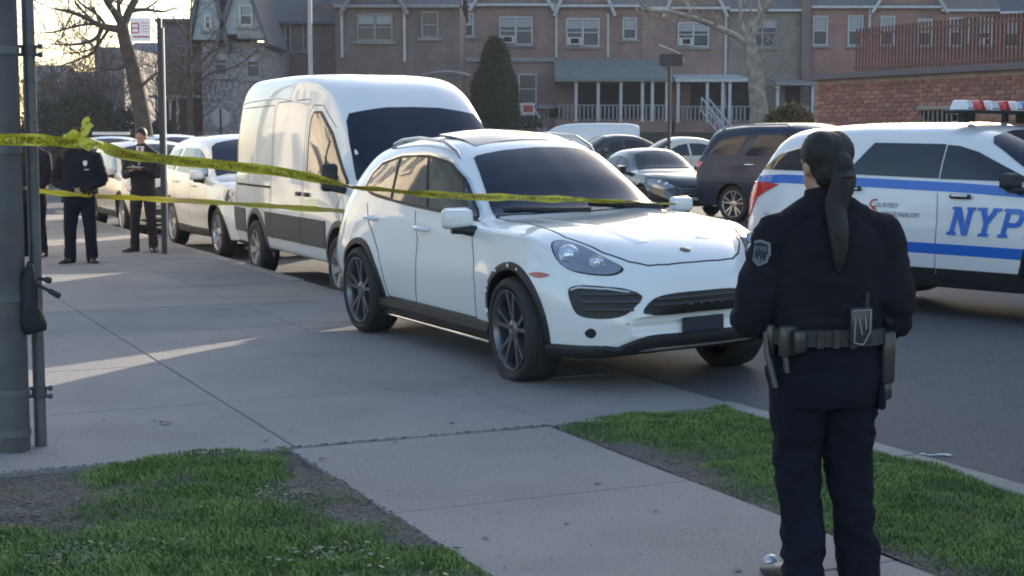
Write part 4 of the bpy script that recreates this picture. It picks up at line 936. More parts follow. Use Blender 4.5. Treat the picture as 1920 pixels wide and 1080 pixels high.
# nose of the car lies to the viewer's right on its right-hand side
for sg in (-1,):
    x0_ = 1.50
    for i, ch in enumerate('NYPD'): glyph_on(PB, 'door_letter', GL[ch], (x0_ + i * .268, 1, .765), sg, .265, M_BLUE, pol, off=.014)
    RD = mat('text_red', (.55, .03, .04), .4); NV = mat('text_navy', (.03, .04, .12), .4)
    for k, (c_, rest) in enumerate((('C', 'OURTESY'), ('P', 'ROFESSIONALISM'), ('R', 'ESPECT'))):
        text_on(PB, 'motto_initial', c_, (.60 + k * .02, 1, .99 - k * .085), (0, sg, 0), .12, RD, pol, shear=.3, extra=.002, off=.012)
        text_on(PB, 'motto_word', rest, (.675 + k * .02, 1, .995 - k * .085), (0, sg, 0), .062, NV, pol, shear=.3, off=.012)
    text_on(PB, 'rear_number', '7325', (-.78, 1, 1.215), (0, sg, 0), .075, mat('text_pale', (.55, .65, .85), .4), pol, off=.012)
    text_on(PB, 'fuel_flap_text', '911', (-.70, 1, .86), (0, sg, 0), .05, NV, pol, off=.012)
# light bar
m = MB(); m.box((1.05, 0, 1.845), (.24, 1.32, .035)); me = m.mesh('lb', M_BLACKPL); bevel_mesh(me, .012, 2); lb = link('light_bar', me, pol); lb.location = (.30, 0, .07)
for y in (-.52, .52):
    m = MB(); m.box((1.05, y, 1.79), (.07, .09, .10)); m.build('light_bar_foot', M_BLACKPL, lb)
for y in (-.30, .30):
    m = MB(); m.box((1.0, y, 1.79), (.05, .05, .08)); m.build('light_bar_foot', M_BLACKPL, lb)
for i, (y, w_, c_) in enumerate(((-.55, .20, 'w'), (-.335, .17, 'r'), (-.11, .24, 'w'), (.11, .17, 'r'), (.335, .20, 'w'), (.56, .18, 'b'))):
    mm = {'w': mat('clear_dome', (.70, .72, .78), .12, coat=1), 'r': M_RED, 'b': mat('blue_dome', (.05, .1, .6), .12, coat=1)}[c_]
    m = MB(); m.box((1.05, y, 1.905), (.21, w_ - .07, .10), taper=.74); me = m.mesh('d', mm); bevel_mesh(me, .015, 2); link('light_dome', me, lb)
    m = MB(); m.box((1.05, y, 1.872), (.20, w_ * .5, .022)); m.build('lamp_module', M_BLACKPL, lb)
put(pol, 3.82, 16.26, -48.5, 'white police SUV with blue stripes and lettering, its front out of frame on the right', 'police car', z=.0)

# ---------------------------------------------------------------- cars beyond
dk, DB = generic_car('suv', M_DKBLUE, 1.05, 1.02, 1.16, rail=True, r=.38, chrome=True, glass=M_GLASS2)
put(dk, 5.25, 32.6, -47, 'large dark blue SUV with roof rails standing behind the police SUV', 'SUV')
w2, _ = generic_car('suv', M_WHITE, .97, .97, 1.03, nx=50, r=.37)
put(w2, -5.6 + .93 * T_.x, 25.4 + .93 * T_.y, -65, 'white SUV parked behind the tall white van, next to the sign pole', 'SUV')
w3, _ = generic_car('suv', M_CREAM, .93, .96, .96, r=.35)
put(w3, -8.4 + .93 * T_.x, 31.0 + .93 * T_.y, -65, 'cream-white SUV parked behind the man in the dark suit', 'SUV')
sd1, _ = generic_car('sedan', M_BLACKP, 1.0, 1.0, 1.03, glass=M_GLASS2)
put(sd1, 2.85, 37.4, -72, 'dark sedan facing the camera beside the large dark blue SUV', 'sedan')

c2, _ = generic_car('sedan', M_CREAM, 1.04, 1.02, 1.20)
put(c2, 6.3, 48.2, -165, 'cream sedan seen from the side beyond the dark sedan, behind the thin black sign post', 'sedan')
c3 = copy_tree(sd1); put(c3, 4.6, 53.5, -160, 'black sedan half hidden between the white cargo van and the cream sedan', 'sedan'); c3.scale = (1.05, 1.04, 1.22)
pv, _ = generic_car('suv', M_WHITE2, .97, .97, 1.0, glass=M_GLASS2)
put(pv, -12.2, 47.5, -78, 'white SUV with a small roof light bar far up the street behind the left officer', 'SUV')
m = MB(); m.box((.9, 0, 1.84), (.22, 1.1, .09)); o = m.build('light_bar', mat('clear_dome', (.7, .72, .78), .12), pv)
c4 = copy_tree(w2); put(c4, -9.0, 40.2, -66, 'white SUV parked beyond the cream-white one, only its roof showing beside the sign pole', 'SUV')
c5 = copy_tree(dk); put(c5, -18.6, 62, -80, 'dark SUV far up the street next to the galvanised fence post', 'SUV')
tx, _ = generic_car('sedan', M_CREAM, 1.04, 1.02, 1.20)
put(tx, -1.15, 43.5, -70, 'cream taxi with a lit-style roof sign between the tall van and the evergreen', 'taxi')
m = MB(); m.box((.9, 0, 1.85), (.2, .62, .2), taper=.8); ts = m.build('roof_sign', mat('taxi_sign', (.85, .80, .62), .4), tx)
m = MB(); m.box((.9 + .095, -.14, 1.84), (.012, .10, .10)); m.box((.9 + .095, .12, 1.84), (.012, .06, .10)); m.build('sign_figure', M_BLACKPL, ts)
# low white cargo van, side on
def make_van2():
    C = scale_c(VAN_C, 1.0, .96, .91); B = Body(C, -1.22, 4.31, warp_f=.25, warp_r=.04, wf=1.1, nx=44, ns=3)
    root = empty('cargo_van'); link('body', B.shell([(0, .36, .42), (3.3, .36, .42)], M_WHITE), root)
    for sg in (-1, 1):
        B.patch('side_window', [(2.30,.9*sg,1.25),(2.30,.9*sg,1.76),(2.42,.9*sg,1.78),(2.80,.9*sg,1.56),(3.2,.9*sg,1.27),(3.1,.9*sg,1.2)], (0, sg, .1), M_GLASS, root, off=.012)
        B.patch('port_window', [(-.62 + .20 * math.cos(k * .5236), .9 * sg, 1.60 + .20 * math.sin(k * .5236)) for k in range(12)], (0, sg, .1), M_GLASS, root, off=.012)
        m = MB(); B.ribbon(m, [(2.16,sg,.45),(2.16,sg,1.7)], (0, sg, 0), .012, .002); m.build('door_seam', M_SEAM, root)
        for wx in (0, 3.3): make_wheel(root, (wx, .86 * sg, .35), .35, .22, rim_frac=.62, spokes=6, kind='steel', face=M_HUB, simple=True)
    B.patch('windscreen', [(3.5,-.78,1.12),(3.7,0,1.10),(3.5,.78,1.12),(3.0,.72,1.45),(2.85,0,1.58),(3.0,-.72,1.45)], (1, 0, .5), M_GLASS2, root, off=.012)
    return root
cv = make_van2(); put(cv, 4.3, 66.5, 176, 'white cargo van with a round rear side window, side on beyond the parked sedans', 'van')
# ================================================================ houses
def brickmat(name, c1, c2, mortar, scale=1.0, bw=.215, bh=.075, off=.5, var=.3, rough=.9):
    m_ = bpy.data.materials.new(name); m_.use_nodes = True; nt = m_.node_tree; p = nt.nodes['Principled BSDF']; p.inputs['Roughness'].default_value = rough
    tc = nt.nodes.new('ShaderNodeTexCoord'); sp = nt.nodes.new('ShaderNodeSeparateXYZ'); nt.links.new(tc.outputs['Object'], sp.inputs[0])
    ad = nt.nodes.new('ShaderNodeMath'); ad.operation = 'ADD'; nt.links.new(sp.outputs[0], ad.inputs[0]); nt.links.new(sp.outputs[1], ad.inputs[1])
    cb = nt.nodes.new('ShaderNodeCombineXYZ'); nt.links.new(ad.outputs[0], cb.inputs[0]); nt.links.new(sp.outputs[2], cb.inputs[1])
    b = nt.nodes.new('ShaderNodeTexBrick'); nt.links.new(cb.outputs[0], b.inputs['Vector']); b.inputs['Scale'].default_value = scale
    b.inputs['Color1'].default_value = (*c1, 1); b.inputs['Color2'].default_value = (*c2, 1); b.inputs['Mortar'].default_value = (*mortar, 1)
    b.inputs['Brick Width'].default_value = bw; b.inputs['Row Height'].default_value = bh; b.inputs['Mortar Size'].default_value = .008
    n = nt.nodes.new('ShaderNodeTexNoise'); n.inputs['Scale'].default_value = .7; n.inputs['Detail'].default_value = 7; nt.links.new(tc.outputs['Object'], n.inputs['Vector'])
    r = nt.nodes.new('ShaderNodeMapRange'); r.inputs[1].default_value = .3; r.inputs[2].default_value = .7; r.inputs[3].default_value = 1 - var; r.inputs[4].default_value = 1 + var * .6; nt.links.new(n.outputs[0], r.inputs[0])
    mx = nt.nodes.new('ShaderNodeVectorMath'); mx.operation = 'SCALE'; nt.links.new(b.outputs[0], mx.inputs[0]); nt.links.new(r.outputs[0], mx.inputs['Scale'])
    nt.links.new(mx.outputs[0], p.inputs['Base Color']); return m_
M_BR_RED = brickmat('brick_red', (.34, .165, .125), (.27, .13, .105), (.33, .25, .235))
M_BR_PUR = brickmat('brick_purple', (.29, .165, .14), (.225, .135, .12), (.30, .24, .22))
M_BR_DARK = brickmat('brick_dark', (.185, .135, .122), (.145, .108, .100), (.20, .165, .155))
M_BR_BEIGE = brickmat('brick_beige', (.72, .63, .50), (.66, .58, .47), (.6, .55, .5))
M_SIDING = mat('pale_siding', (.36, .40, .42), .7, var=.15, vscale=2)
M_ROOFD = mat('roof_dark', (.11, .11, .125), .85, var=.3, vscale=3, var2=.3, v2scale=30)
M_ROOFB = mat('roof_brown', (.17, .145, .135), .85, var=.3, vscale=3, var2=.3, v2scale=30)
M_ROOFG = mat('roof_greygreen', (.20, .225, .21), .8, var=.2, vscale=3)
M_TRIM = mat('white_trim', (.52, .52, .53), .6, var=.15, vscale=3)
M_TRIMD = mat('dull_trim', (.28, .27, .27), .7, var=.2, vscale=3)
M_TRIMC = mat('cream_trim', (.52, .46, .33), .7)
M_PANE = mat('window_pane', (.045, .052, .068), .22, spec=.35)
M_BLIND = mat('window_blind', (.34, .34, .35), .8)
M_ACB = mat('air_conditioner', (.50, .50, .52), .6)
M_INT = mat('dark_interior', (.012, .010, .010), .9)
def window(par, x, y, z, w_, h, trim, double=False, ac=False, blind=.5, sill=True, mull=True):
    """window standing proud of a wall facing -y; (x,z) is its centre"""
    fr = MB(); t = .075
    for (a, b, c, d) in ((0, h / 2 - t / 2, w_, t), (0, -h / 2 + t / 2, w_, t)): fr.box((x + a, y - .05, z + b), (c, .10, d))
    for sx in (-1, 1): fr.box((x + sx * (w_ / 2 - t / 2), y - .05, z), (t, .10, h - 2 * t))
    if double: fr.box((x, y - .045, z), (t * 1.4, .09, h - 2 * t))
    f = fr.build('window', trim, par)
    parts = [(-w_ / 4, w_ / 2 - t)] if double else [(0, w_ - 2 * t)]
    if double: parts.append((w_ / 4, w_ / 2 - t))
    for ox, pw in parts:
        m = MB(); m.box((x + ox, y - .012, z), (pw - .01, .02, h - 2 * t - .01)); m.build('pane', M_PANE, f)
        if blind: bh = (h - 2 * t) * blind; m = MB(); m.box((x + ox, y - .027, z + h / 2 - t - bh / 2), (pw - .06, .008, bh)); m.build('blind', M_BLIND, f)
        m = MB(); m.box((x + ox, y - .036, z), (pw - .012, .026, .05)); m.build('meeting_rail', trim, f)
    if sill: m = MB(); m.box((x, y - .07, z - h / 2 - .07), (w_ + .3, .16, .10)); m.build('sill', M_TRIMD, f)
    if ac: m = MB(); m.box((x - (w_ / 4 if double else 0), y - .2, z - h / 2 + t + .21), (w_ * (.42 if double else .8), .36, .40)); a = m.build('air_conditioner', M_ACB, f); m = MB(); m.box((x - (w_ / 4 if double else 0) + .02, y - .385, z - h / 2 + t + .21), (w_ * .24, .02, .26)); m.build('grille', M_INT, None).parent = f
    return f
def gable_roof(par, x0, x1, y0, y1, ze, zr, mt, over=.3, name='roof'):
    """ridge along x"""
    m = MB(); yc = (y0 + y1) / 2; th = .12
    for (ya, yb) in ((y0 - over, yc), (y1 + over, yc)):
        V = [(x0 - .1, ya, ze), (x1 + .1, ya, ze), (x1 + .1, yb, zr), (x0 - .1, yb, zr)]; V += [(a, b, c - th) for a, b, c in V]
        m.add(V, [(0, 1, 2, 3), (7, 6, 5, 4), (0, 4, 5, 1), (1, 5, 6, 2), (2, 6, 7, 3), (3, 7, 4, 0)])
    return m.build(name, mt, par)
def cross_gable(par, xc, hw, y0, ye, ze, zp, wall_mt, roof_mt, trim_mt):
    """gable facing the street (-y)"""
    m = MB(); V = [(xc - hw, y0 - .05, ze), (xc + hw, y0 - .05, ze), (xc, y0 - .05, zp), (xc - hw, ye, ze), (xc + hw, ye, ze), (xc, ye, zp)]
    m.add(V, [(0, 1, 2), (5, 4, 3), (0, 3, 4, 1)]); m.build('gable_wall', wall_mt, par)
    m = MB(); th = .14; o = .3
    for sx in (-1, 1):
        ex, ez = xc + sx * (hw + o), ze - o * (zp - ze) / hw
        W = [(ex, y0 - .35, ez), (xc, y0 - .35, zp + .02), (xc, ye, zp + .02), (ex, ye, ez)]; W += [(a, b, c + th) for a, b, c in W]
        m.add(W, [(0, 1, 2, 3), (7, 6, 5, 4), (0, 4, 5, 1), (1, 5, 6, 2), (2, 6, 7, 3), (3, 7, 4, 0)])
    m.build('gable_roof', roof_mt, par)
    for sx in (-1, 1):
        m = MB(); a = Vector((xc + sx * (hw + o), y0 - .39, ze - o * (zp - ze) / hw + .04)); b = Vector((xc, y0 - .39, zp + .06)); m.tube([a, b], .09, 4); m.build('barge_board', trim_mt, par)
def HX(px, Y): return (px - 960) / F_PX * Y
def HZ(py, Y): return 1.70 + (252 - py) / F_PX * Y
def rowhouse(px0, px1, Y, eave_py, wallm, roofm, label, wins, base_z=1.4, depth=9, ridge=3.2, gable=None, trim=M_TRIM, spouts=(), gutter=M_TRIM, name='row_house', group='brick row houses across the street', band=None, wingx=None):
    x0, x1 = HX(px0, Y), HX(px1, Y); ze = HZ(eave_py, Y); root = empty(name, ((x0 + x1) / 2, Y, base_z), 0, label, 'house', group); ox = (x0 + x1) / 2
    L = lambda x: x - ox
    m = MB(); m.box((0, depth / 2, (ze - base_z) / 2), (x1 - x0 - .004, depth, ze - base_z)); m.build('wall', wallm, root)
    gable_roof(root, L(x0), L(x1), 0, depth, ze - base_z, ze - base_z + ridge, roofm)
    m = MB(); m.box((0, -.28, ze - base_z - .06), (x1 - x0 - .01, .14, .13)); m.build('gutter', gutter, root)
    if gable: gc, gw, gh = gable; cross_gable(root, L(HX(gc, Y)), gw, 0, depth * .5, ze - base_z + .02, ze - base_z + gh, wallm, roofm, trim)
    for w_ in wins:
        px, py, pw, ph = w_[:4]; kw = w_[4] if len(w_) > 4 else {}
        window(root, L(HX(px, Y)), 0, HZ(py, Y) - base_z, pw / F_PX * Y, ph / F_PX * Y, kw.pop('trim', trim), **kw)
    for sp_, (ya, yb) in spouts:
        m = MB(); m.tube([(L(HX(sp_, Y)), -.1, HZ(ya, Y) - base_z), (L(HX(sp_, Y)), -.1, HZ(yb, Y) - base_z)], .07, 6); m.build('downspout', M_TRIM, root)
    if band: m = MB(); m.box((0, -.05, HZ(band, Y) - base_z), (x1 - x0 - .02, .14, .22)); m.build('brick_band', M_TRIMD, root)
    return root, ox
# yard the houses stand on
m = MB(); m.box((8, 97, .85), (46, 36.5, 1.9)); tag(m.build('front_yard', mat('yard_earth', (.06, .055, .05), .9, var=.3, vscale=1)), kind='structure')
m = MB(); m.box((-17, 86, .5), (3.9, 36, 1.5)); 
YA = 85
D = dict(double=True, ac=True, blind=.35)
h1, o1 = rowhouse(864, 1040, YA, 12, M_BR_PUR, M_ROOFB, 'purple-brown brick row house with one double window above the cone-shaped evergreen', [(877, 50, 24, 44, dict(blind=.5)), (967, 61, 62, 52, dict(D)), (989, 168, 34, 56, dict(blind=.0))], spouts=[(1042, (16, 110))], band=114, gable=(960, 2.0, 3.0))
h2, o2 = rowhouse(1040.3, 1200, YA, 14, M_BR_PUR, M_ROOFB, 'brick row house with the long grey-green porch roof and white posts', [(1091, 64, 62, 52, dict(D)), (1178, 57, 26, 40, dict(blind=.55))], gable=(1094, 1.35, 3.0), spouts=[(1138, (30, 110))])
h3, o3 = rowhouse(1200.3, 1362, YA, 18, M_BR_PUR, M_ROOFB, 'brick row house with a white pergola porch left of the pale bare tree', [(1296, 68, 58, 46, dict(D))], gable=(1298, 1.45, 3.0), spouts=[(1356, (20, 205))])
h4, o4 = rowhouse(1362.3, 1494, YA, 22, mat('brick_tan', (.25, .215, .185), .9, var=.3, vscale=1.4), M_ROOFD, 'tan-grey row house directly behind the pale bare tree', [(1424, 65, 54, 52, dict(double=True, blind=.3, trim=M_TRIMD))])
h5, o5 = rowhouse(1512, 1640, YA, 16, M_BR_RED, M_ROOFD, 'red brick row house under a dark slate roof, left of the steep gable', [(1531, 61, 28, 54), (1596, 61, 28, 56), (1655 - 2, 61, 0.1, .1)][:2], spouts=[(1622, (18, 80))], base_z=1.35)
h6, o6 = rowhouse(1640.3, 1752, YA, 16, M_BR_RED, M_ROOFB, 'red brick row house with the steep street gable edged in white', [(1656, 61, 26, 54), (1725, 64, 26, 50)], gable=(1694, 1.75, 2.6), base_z=1.35)
h7, o7 = rowhouse(1752.3, 1860, YA, 22, M_BR_RED, M_ROOFB, 'red brick row house under a brown roof with an air conditioner in the right window', [(1782, 63, 26, 52), (1836, 64, 26, 54, dict(ac=True))], spouts=[(1804, (40, 84))], base_z=1.35)
h8, o8 = rowhouse(1860.3, 1990, YA, 26, M_BR_RED, M_ROOFD, 'red brick row house under a grey roof at the right edge', [(1886, 65, 26, 52), (1945, 65, 26, 52)], base_z=1.35)
# chimneyed party wall between the groups
m = MB(); m.box((HX(1503, YA), YA + 3.6, 5.5), (.5, 8, 8.2)); tag(m.build('party_wall', M_BR_DARK), 'tall dark narrow party wall between the tan house and the red brick houses', 'wall')
# porch of house 2
def porch(par, ox, px0, px1, y_roof, y_low, Y=YA, bz=1.4, dep=2.4, roofm=M_ROOFG, posts=(), fl=212):
    L = lambda p: HX(p, Y) - ox
    z1, z0, zf = HZ(y_roof, Y) - bz, HZ(y_low, Y) - bz, HZ(fl + 18, Y) - bz
    m = MB(); V = [(L(px0), -dep - .2, z0), (L(px1), -dep - .2, z0), (L(px1) - .6, -.01, z1), (L(px0), -.01, z1), (L(px0), -dep - .2, z0 - .15), (L(px1), -dep - .2, z0 - .15), (L(px1) - .6, -.01, z0 - .15), (L(px0), -.01, z0 - .15)]
    m.add(V, [(0, 1, 2, 3), (7, 6, 5, 4), (0, 4, 5, 1), (1, 5, 6, 2), (2, 6, 7, 3), (3, 7, 4, 0)]); m.build('porch_roof', roofm, par)
    m = MB(); m.box(((L(px0) + L(px1)) / 2, -dep / 2 - .02, zf - .4), (L(px1) - L(px0), dep, .8)); m.build('porch_floor', M_BR_PUR, par)
    m = MB(); m.box(((L(px0) + L(px1)) / 2 + .6, -.02, (z0 + zf) / 2), ((L(px1) - L(px0)) * .78, .03, z0 - zf - .2)); m.build('porch_opening', M_INT, par)
    for p in posts: m = MB(); m.box((L(p), -dep + .05, (z0 + zf) / 2 - .1), (.16, .16, z0 - zf - .05)); m.build('porch_post', M_TRIM, par)
    # balustrade: rails plus separate balusters
    rl = MB(); rl.box(((L(px0) + L(px1)) / 2, -dep + .04, zf + .78), (L(px1) - L(px0) - .3, .08, .07)); b = rl.build('handrail', M_TRIMD, par)
    n = int((L(px1) - L(px0)) / .22); base = MB().box((0, 0, 0), (.09, .06, .7)).mesh('baluster', M_TRIMD)
    for i in range(1, n): link('baluster', base, b, (L(px0) + i * .22, -dep + .04, zf + .38))
porch(h2, o2, 1038, 1250, 112, 152, posts=(1076, 1116, 1157, 1196, 1214, 1240), fl=208)
porch(h3, o3, 1256, 1398, 141, 152, roofm=M_TRIM, posts=(1262, 1315, 1343, 1356, 1396), fl=210, dep=2.0)
porch(h4, o4, 1440, 1512, 150, 158, roofm=M_TRIMD, posts=(1444, 1508), fl=210, dep=1.8)
porch(h1, o1, 1004, 1037, 196, 200, posts=(), fl=206, dep=1.6, roofm=M_TRIMD)
def stair_rail(par, ox, pa, pb, za, zb, Y=YA, bz=1.4):
    m = MB(); a = Vector((HX(pa, Y) - ox, -2.6, HZ(za, Y) - bz)); b = Vector((HX(pb, Y) - ox, -6.2, HZ(zb, Y) - bz)); m.tube([a, b], .045, 5); m.tube([a - Vector((0, 0, .7)), b - Vector((0, 0, .7))], .035, 5)
    for k in range(7): p = a.lerp(b, k / 6); m.tube([p, p - Vector((0, 0, .75))], .03, 4)
    m.build('stair_rail', M_TRIM, par)
stair_rail(h3, o3, 1302, 1336, 186, 250); stair_rail(h3, o3, 1315, 1350, 188, 250); stair_rail(h1, o1, 995, 1018, 196, 245)
m = MB(); m.box((0, 0, 0), (.9, .05, 1.2)); m.cur = 1; m.box((.12, -.03, .32), (.5, .02, .35)); sg_ = m.build('yard_sign', [mat('sign_white', (.7, .7, .72), .5), mat('sign_red', (.55, .06, .08), .5)]); sg_.location = (HX(986, 80), 80, HZ(216, 80)); tag(sg_, 'small red and white sign on the front yard beside the evergreen', 'sign')
# dark group on the left
YB = 70
hb, ob = rowhouse(632, 864, YB, 14, M_BR_DARK, M_ROOFD, 'dark brown brick house behind the tall van with two white downspouts', [(706, 55, 66, 50, dict(double=True, trim=M_TRIMD, blind=.35, ac=False)), (808, 50, 32, 48, dict(trim=M_TRIMD, blind=.0)), (706, 175, 66, 60, dict(double=True, trim=M_TRIMD, blind=.2))], base_z=.3, gable=(706, 1.2, 2.0), trim=M_TRIMD, gutter=M_TRIMD, spouts=[(645, (10, 110)), (761, (14, 118))], group='dark houses at the left end of the street')
# curved white entrance canopy of that house
m = MB(); P = [Vector((HX(800 + i * 9, YB), YB - .8 - .5 * math.sin(i / 9 * 3.14), HZ(145 - 6 * math.sin(i / 9 * 3.14), YB))) for i in range(10)]; m.tube([(p.x - ob, p.y - YB, p.z - .3) for p in P], .16, 6, flat=.6); m.build('entrance_canopy', M_TRIMD, hb)
hc, oc = rowhouse(500, 631.7, YB + 2, 44, M_BR_DARK, M_ROOFD, 'dark brick side wing with a sloping roof left of the dark brown house', [(545, 75, 12, 50, dict(trim=M_TRIMD, blind=0)), (577, 72, 10, 50, dict(trim=M_TRIMD, blind=0))], base_z=.2, trim=M_TRIMD, gutter=M_ROOFD, ridge=5.5, group='dark houses at the left end of the street')
m = MB(); m.add([(HX(500, YB + 2) - oc, -.02, HZ(46, YB + 2) - .2), (HX(631, YB + 2) - oc, -.02, HZ(46, YB + 2) - .2), (HX(631, YB + 2) - oc, -.02, HZ(6, YB + 2) - .2), (HX(500, YB + 2) - oc, -.02, HZ(44, YB + 2) - .2), (HX(500, YB + 2) - oc, .3, HZ(46, YB + 2) - .2), (HX(631, YB + 2) - oc, .3, HZ(46, YB + 2) - .2), (HX(631, YB + 2) - oc, .3, HZ(6, YB + 2) - .2), (HX(500, YB + 2) - oc, .3, HZ(44, YB + 2) - .2)], [(0, 1, 2, 3), (4, 7, 6, 5), (3, 2, 6, 7), (1, 5, 6, 2), (0, 3, 7, 4), (0, 4, 5, 1)]); m.build('upper_wall', M_BR_DARK, hc)
# pale gabled Victorian
YC = 64
hv = empty('gabled_house', (HX(440, YC), YC, 0), 0, 'old house with two steep pale siding gables and a dark roof behind the bare tree', 'house', 'dark houses at the left end of the street'); ocx = HX(440, YC)
m = MB(); m.box(((HX(384, YC) + HX(500, YC)) / 2 - ocx, 4.5, HZ(82, YC) / 2), (HX(500, YC) - HX(384, YC), 9, HZ(82, YC))); m.build('wall', mat('stone_rubble', (.24, .225, .235), .9, var=.35, vscale=2.2, var2=.35, v2scale=6), hv)
for pc, hw_, zp, ze in ((398, .62, -60, 78), (462, .80, -45, 68)):
    xc = HX(pc, YC) - ocx; a, b = HZ(ze, YC), HZ(zp, YC)
    m = MB(); V = [(xc - hw_, -.3, a), (xc + hw_, -.3, a), (xc, -.3, b), (xc - hw_, 4, a), (xc + hw_, 4, a), (xc, 4, b)]; m.add(V, [(0, 1, 2), (5, 4, 3), (0, 3, 4, 1)]); g = m.build('gable_wall', M_SIDING, hv)
    m = MB()
    for sx in (-1, 1):
        W = [(xc + sx * (hw_ + .18), -.5, a - .5), (xc, -.5, b), (xc, 5, b), (xc + sx * (hw_ + .18), 5, a - .5)]; W += [(p[0] + sx * .14, p[1], p[2] + .1) for p in W]; m.add(W, [(0, 1, 2, 3), (7, 6, 5, 4), (0, 4, 5, 1), (1, 5, 6, 2), (2, 6, 7, 3), (3, 7, 4, 0)])
    m.build('gable_roof', M_ROOFD, hv)
window(hv, HX(470, YC) - ocx, -.3, HZ(34, YC), .55, .85, M_TRIM, blind=.45)
window(hv, HX(400, YC) - ocx, -.3, HZ(46, YC), .3, .6, M_TRIM, blind=.45)
m = MB(); m.box((0.1, 1.2, HZ(45, YC)), (1.5, .2, 3.4)); m.build('roof', M_ROOFD, hv)
m = MB(); m.box((HX(480, YC) - ocx, -.4, HZ(72, YC)), (HX(503, YC) - HX(456, YC), .7, .22)); m.build('cornice', M_TRIMD, hv)
window(hv, HX(480, YC) - ocx, 0, HZ(125, YC), .6, 1.0, M_TRIMD, blind=.3); window(hv, HX(420, YC) - ocx, 0, HZ(122, YC), .6, 1.0, M_TRIMD, blind=.3)
# dark flat-topped house with cream porch columns
YD = 68; od = HX(345, YD)
hd = empty('porch_house', (od, YD, 0), 0, 'dark flat-topped house with cream porch columns behind the sign pole', 'house', 'dark houses at the left end of the street')
m = MB(); m.box((0, 4, HZ(45, YD) / 2), (HX(386, YD) - HX(302, YD), 8, HZ(45, YD))); m.build('wall', mat('dark_shingle', (.15, .13, .145), .9, var=.4, vscale=2, var2=.3, v2scale=20), hd)
m = MB(); m.box((0, 3.9, HZ(45, YD) + .06), (HX(388, YD) - HX(300, YD), 8.4, .14)); m.build('roof', M_ROOFD, hd)
m = MB(); m.box((HX(350, YD) - od, -.8, HZ(160, YD)), (1.6, 1.5, 1.0)); m.build('upper_porch', mat('brick_warm', (.20, .13, .09), .9, var=.3, vscale=2), hd)
m = MB(); m.box((HX(360, YD) - od, -1.1, HZ(184, YD)), (2.6, 1.9, .12)); m.build('porch_roof', M_TRIMD, hd)
m = MB(); m.box((HX(350, YD) - od, -.05, HZ(216, YD)), (2.3, .08, 1.3)); m.build('porch_opening', mat('maroon_wall', (.14, .05, .05), .9), hd)
for p in (316, 328, 341, 354): m = MB(); m.box((HX(p, YD) - od, -1.8, HZ(216, YD)), (.11, .12, 1.45)); m.build('porch_column', M_TRIMC, hd)
m = MB(); m.box((HX(335, YD) - od, -1.8, HZ(188, YD)), (1.0, .14, .10)); m.build('porch_beam', M_TRIMC, hd)
# plain dark block farther left
m = MB(); m.box((0, 5, HZ(90, 90) / 2), (HX(235, 90) - HX(180, 90), 9, HZ(90, 90))); o = m.build('far_house', mat('far_wall', (.17, .155, .17), .9, var=.3, vscale=1)); o.location = (HX(208, 90), 90, 0); tag(o, 'far plain dark house mostly hidden by the large bare tree', 'house')
for px, w_, tp, Y, c in ((140, 90, 132, 105, .17), (265, 60, 76, 100, .15), (80, 60, 120, 120, .2)):
    m = MB(); zt = HZ(tp, Y); wd = w_ / F_PX * Y; m.box((0, 4, zt * .4), (wd, 8, zt * .8)); r_ = empty('far_house', (HX(px, Y), Y, 0), 0, {140: 'far low house behind the twiggy trees at left', 265: 'far narrow house between the bare trunk and the sign', 80: 'farthest pale house beside the fence post'}[px], 'house'); m.build('wall', mat('far_wall%d' % px, (c, c * .92, c), .9, var=.3, vscale=1), r_)
    gable_roof(r_, -wd / 2, wd / 2, 0, 8, zt * .8, zt, M_ROOFD)
    for k in (-1, 1): window(r_, k * wd * .25, 0, zt * .6, .7, 1.0, M_TRIMD, blind=.4)

# ---------------------------------------------------------------- low brick building along the right side of the street: real bricks
gx, gy = HX(1522, 38), 38.0; tt_ = gx * T_.x + gy * T_.y; s1_ = gx * S_.x + gy * S_.y
lb_ = empty('low_brick_building', (gx, gy, -.1), math.atan2(S_.y, S_.x), 'single-storey brick building with a barred window behind the police SUV', 'building')
# local frame: +x away along the street, wall face looks to +y (towards the road); building lies at -y
ztop = HZ(152, 38) + .1; LEN = 9.2
m = MB(); m.box((-LEN / 2, -3.03, ztop / 2), (LEN, 6, ztop)); m.build('wall', mat('mortar', (.36, .31, .29), .95, var=.3, vscale=3), lb_)
m = MB(); m.box((-LEN / 2, -2.95, ztop + .07), (LEN + .1, 6.3, .14)); m.build('coping', mat('dark_coping', (.13, .12, .135), .8), lb_)
BM = [mat('brick_a', (.33, .175, .145), .9, var=.35, vscale=6), mat('brick_b', (.27, .14, .12), .9, var=.35, vscale=6), mat('brick_c', (.36, .195, .155), .9, var=.35, vscale=6), mat('brick_d', (.23, .135, .115), .9, var=.3, vscale=6)]
bmesh_ = []
for mt_ in BM: bmesh_.append(MB().box((0, 0, 0), (.285, .03, .082)).mesh('brick', mt_))
rb = random.Random(11); k = 0; stuff = MB(); nb = 0; cand = []
rows_ = int((ztop - .05) / .1)
for r_ in range(rows_):
    z = .06 + r_ * .1
    for c_ in range(int(LEN / .3)):
        x = -.16 - c_ * .3 - (.15 if r_ % 2 else 0)
        if x < -LEN + .15: continue
        wx = -4.55
        if abs(x - wx) < .62 and 1.55 < z < 2.35: continue
        cand.append((z < 1.5, -x * 0 + abs(z - 2.2), x, z))
cand.sort(key=lambda c: (c[0], c[1]))
for low, _, x, z in cand:
    y = rb.uniform(-.004, .006)
    if nb < 300: link('brick', rb.choice(bmesh_), lb_, (x, y, z)); nb += 1
    else: stuff.cur = rb.randrange(4); stuff.box((x, y, z), (.285, .03, .082))
st_ = stuff.build('brickwork', BM, lb_); st_['kind'] = 'stuff'
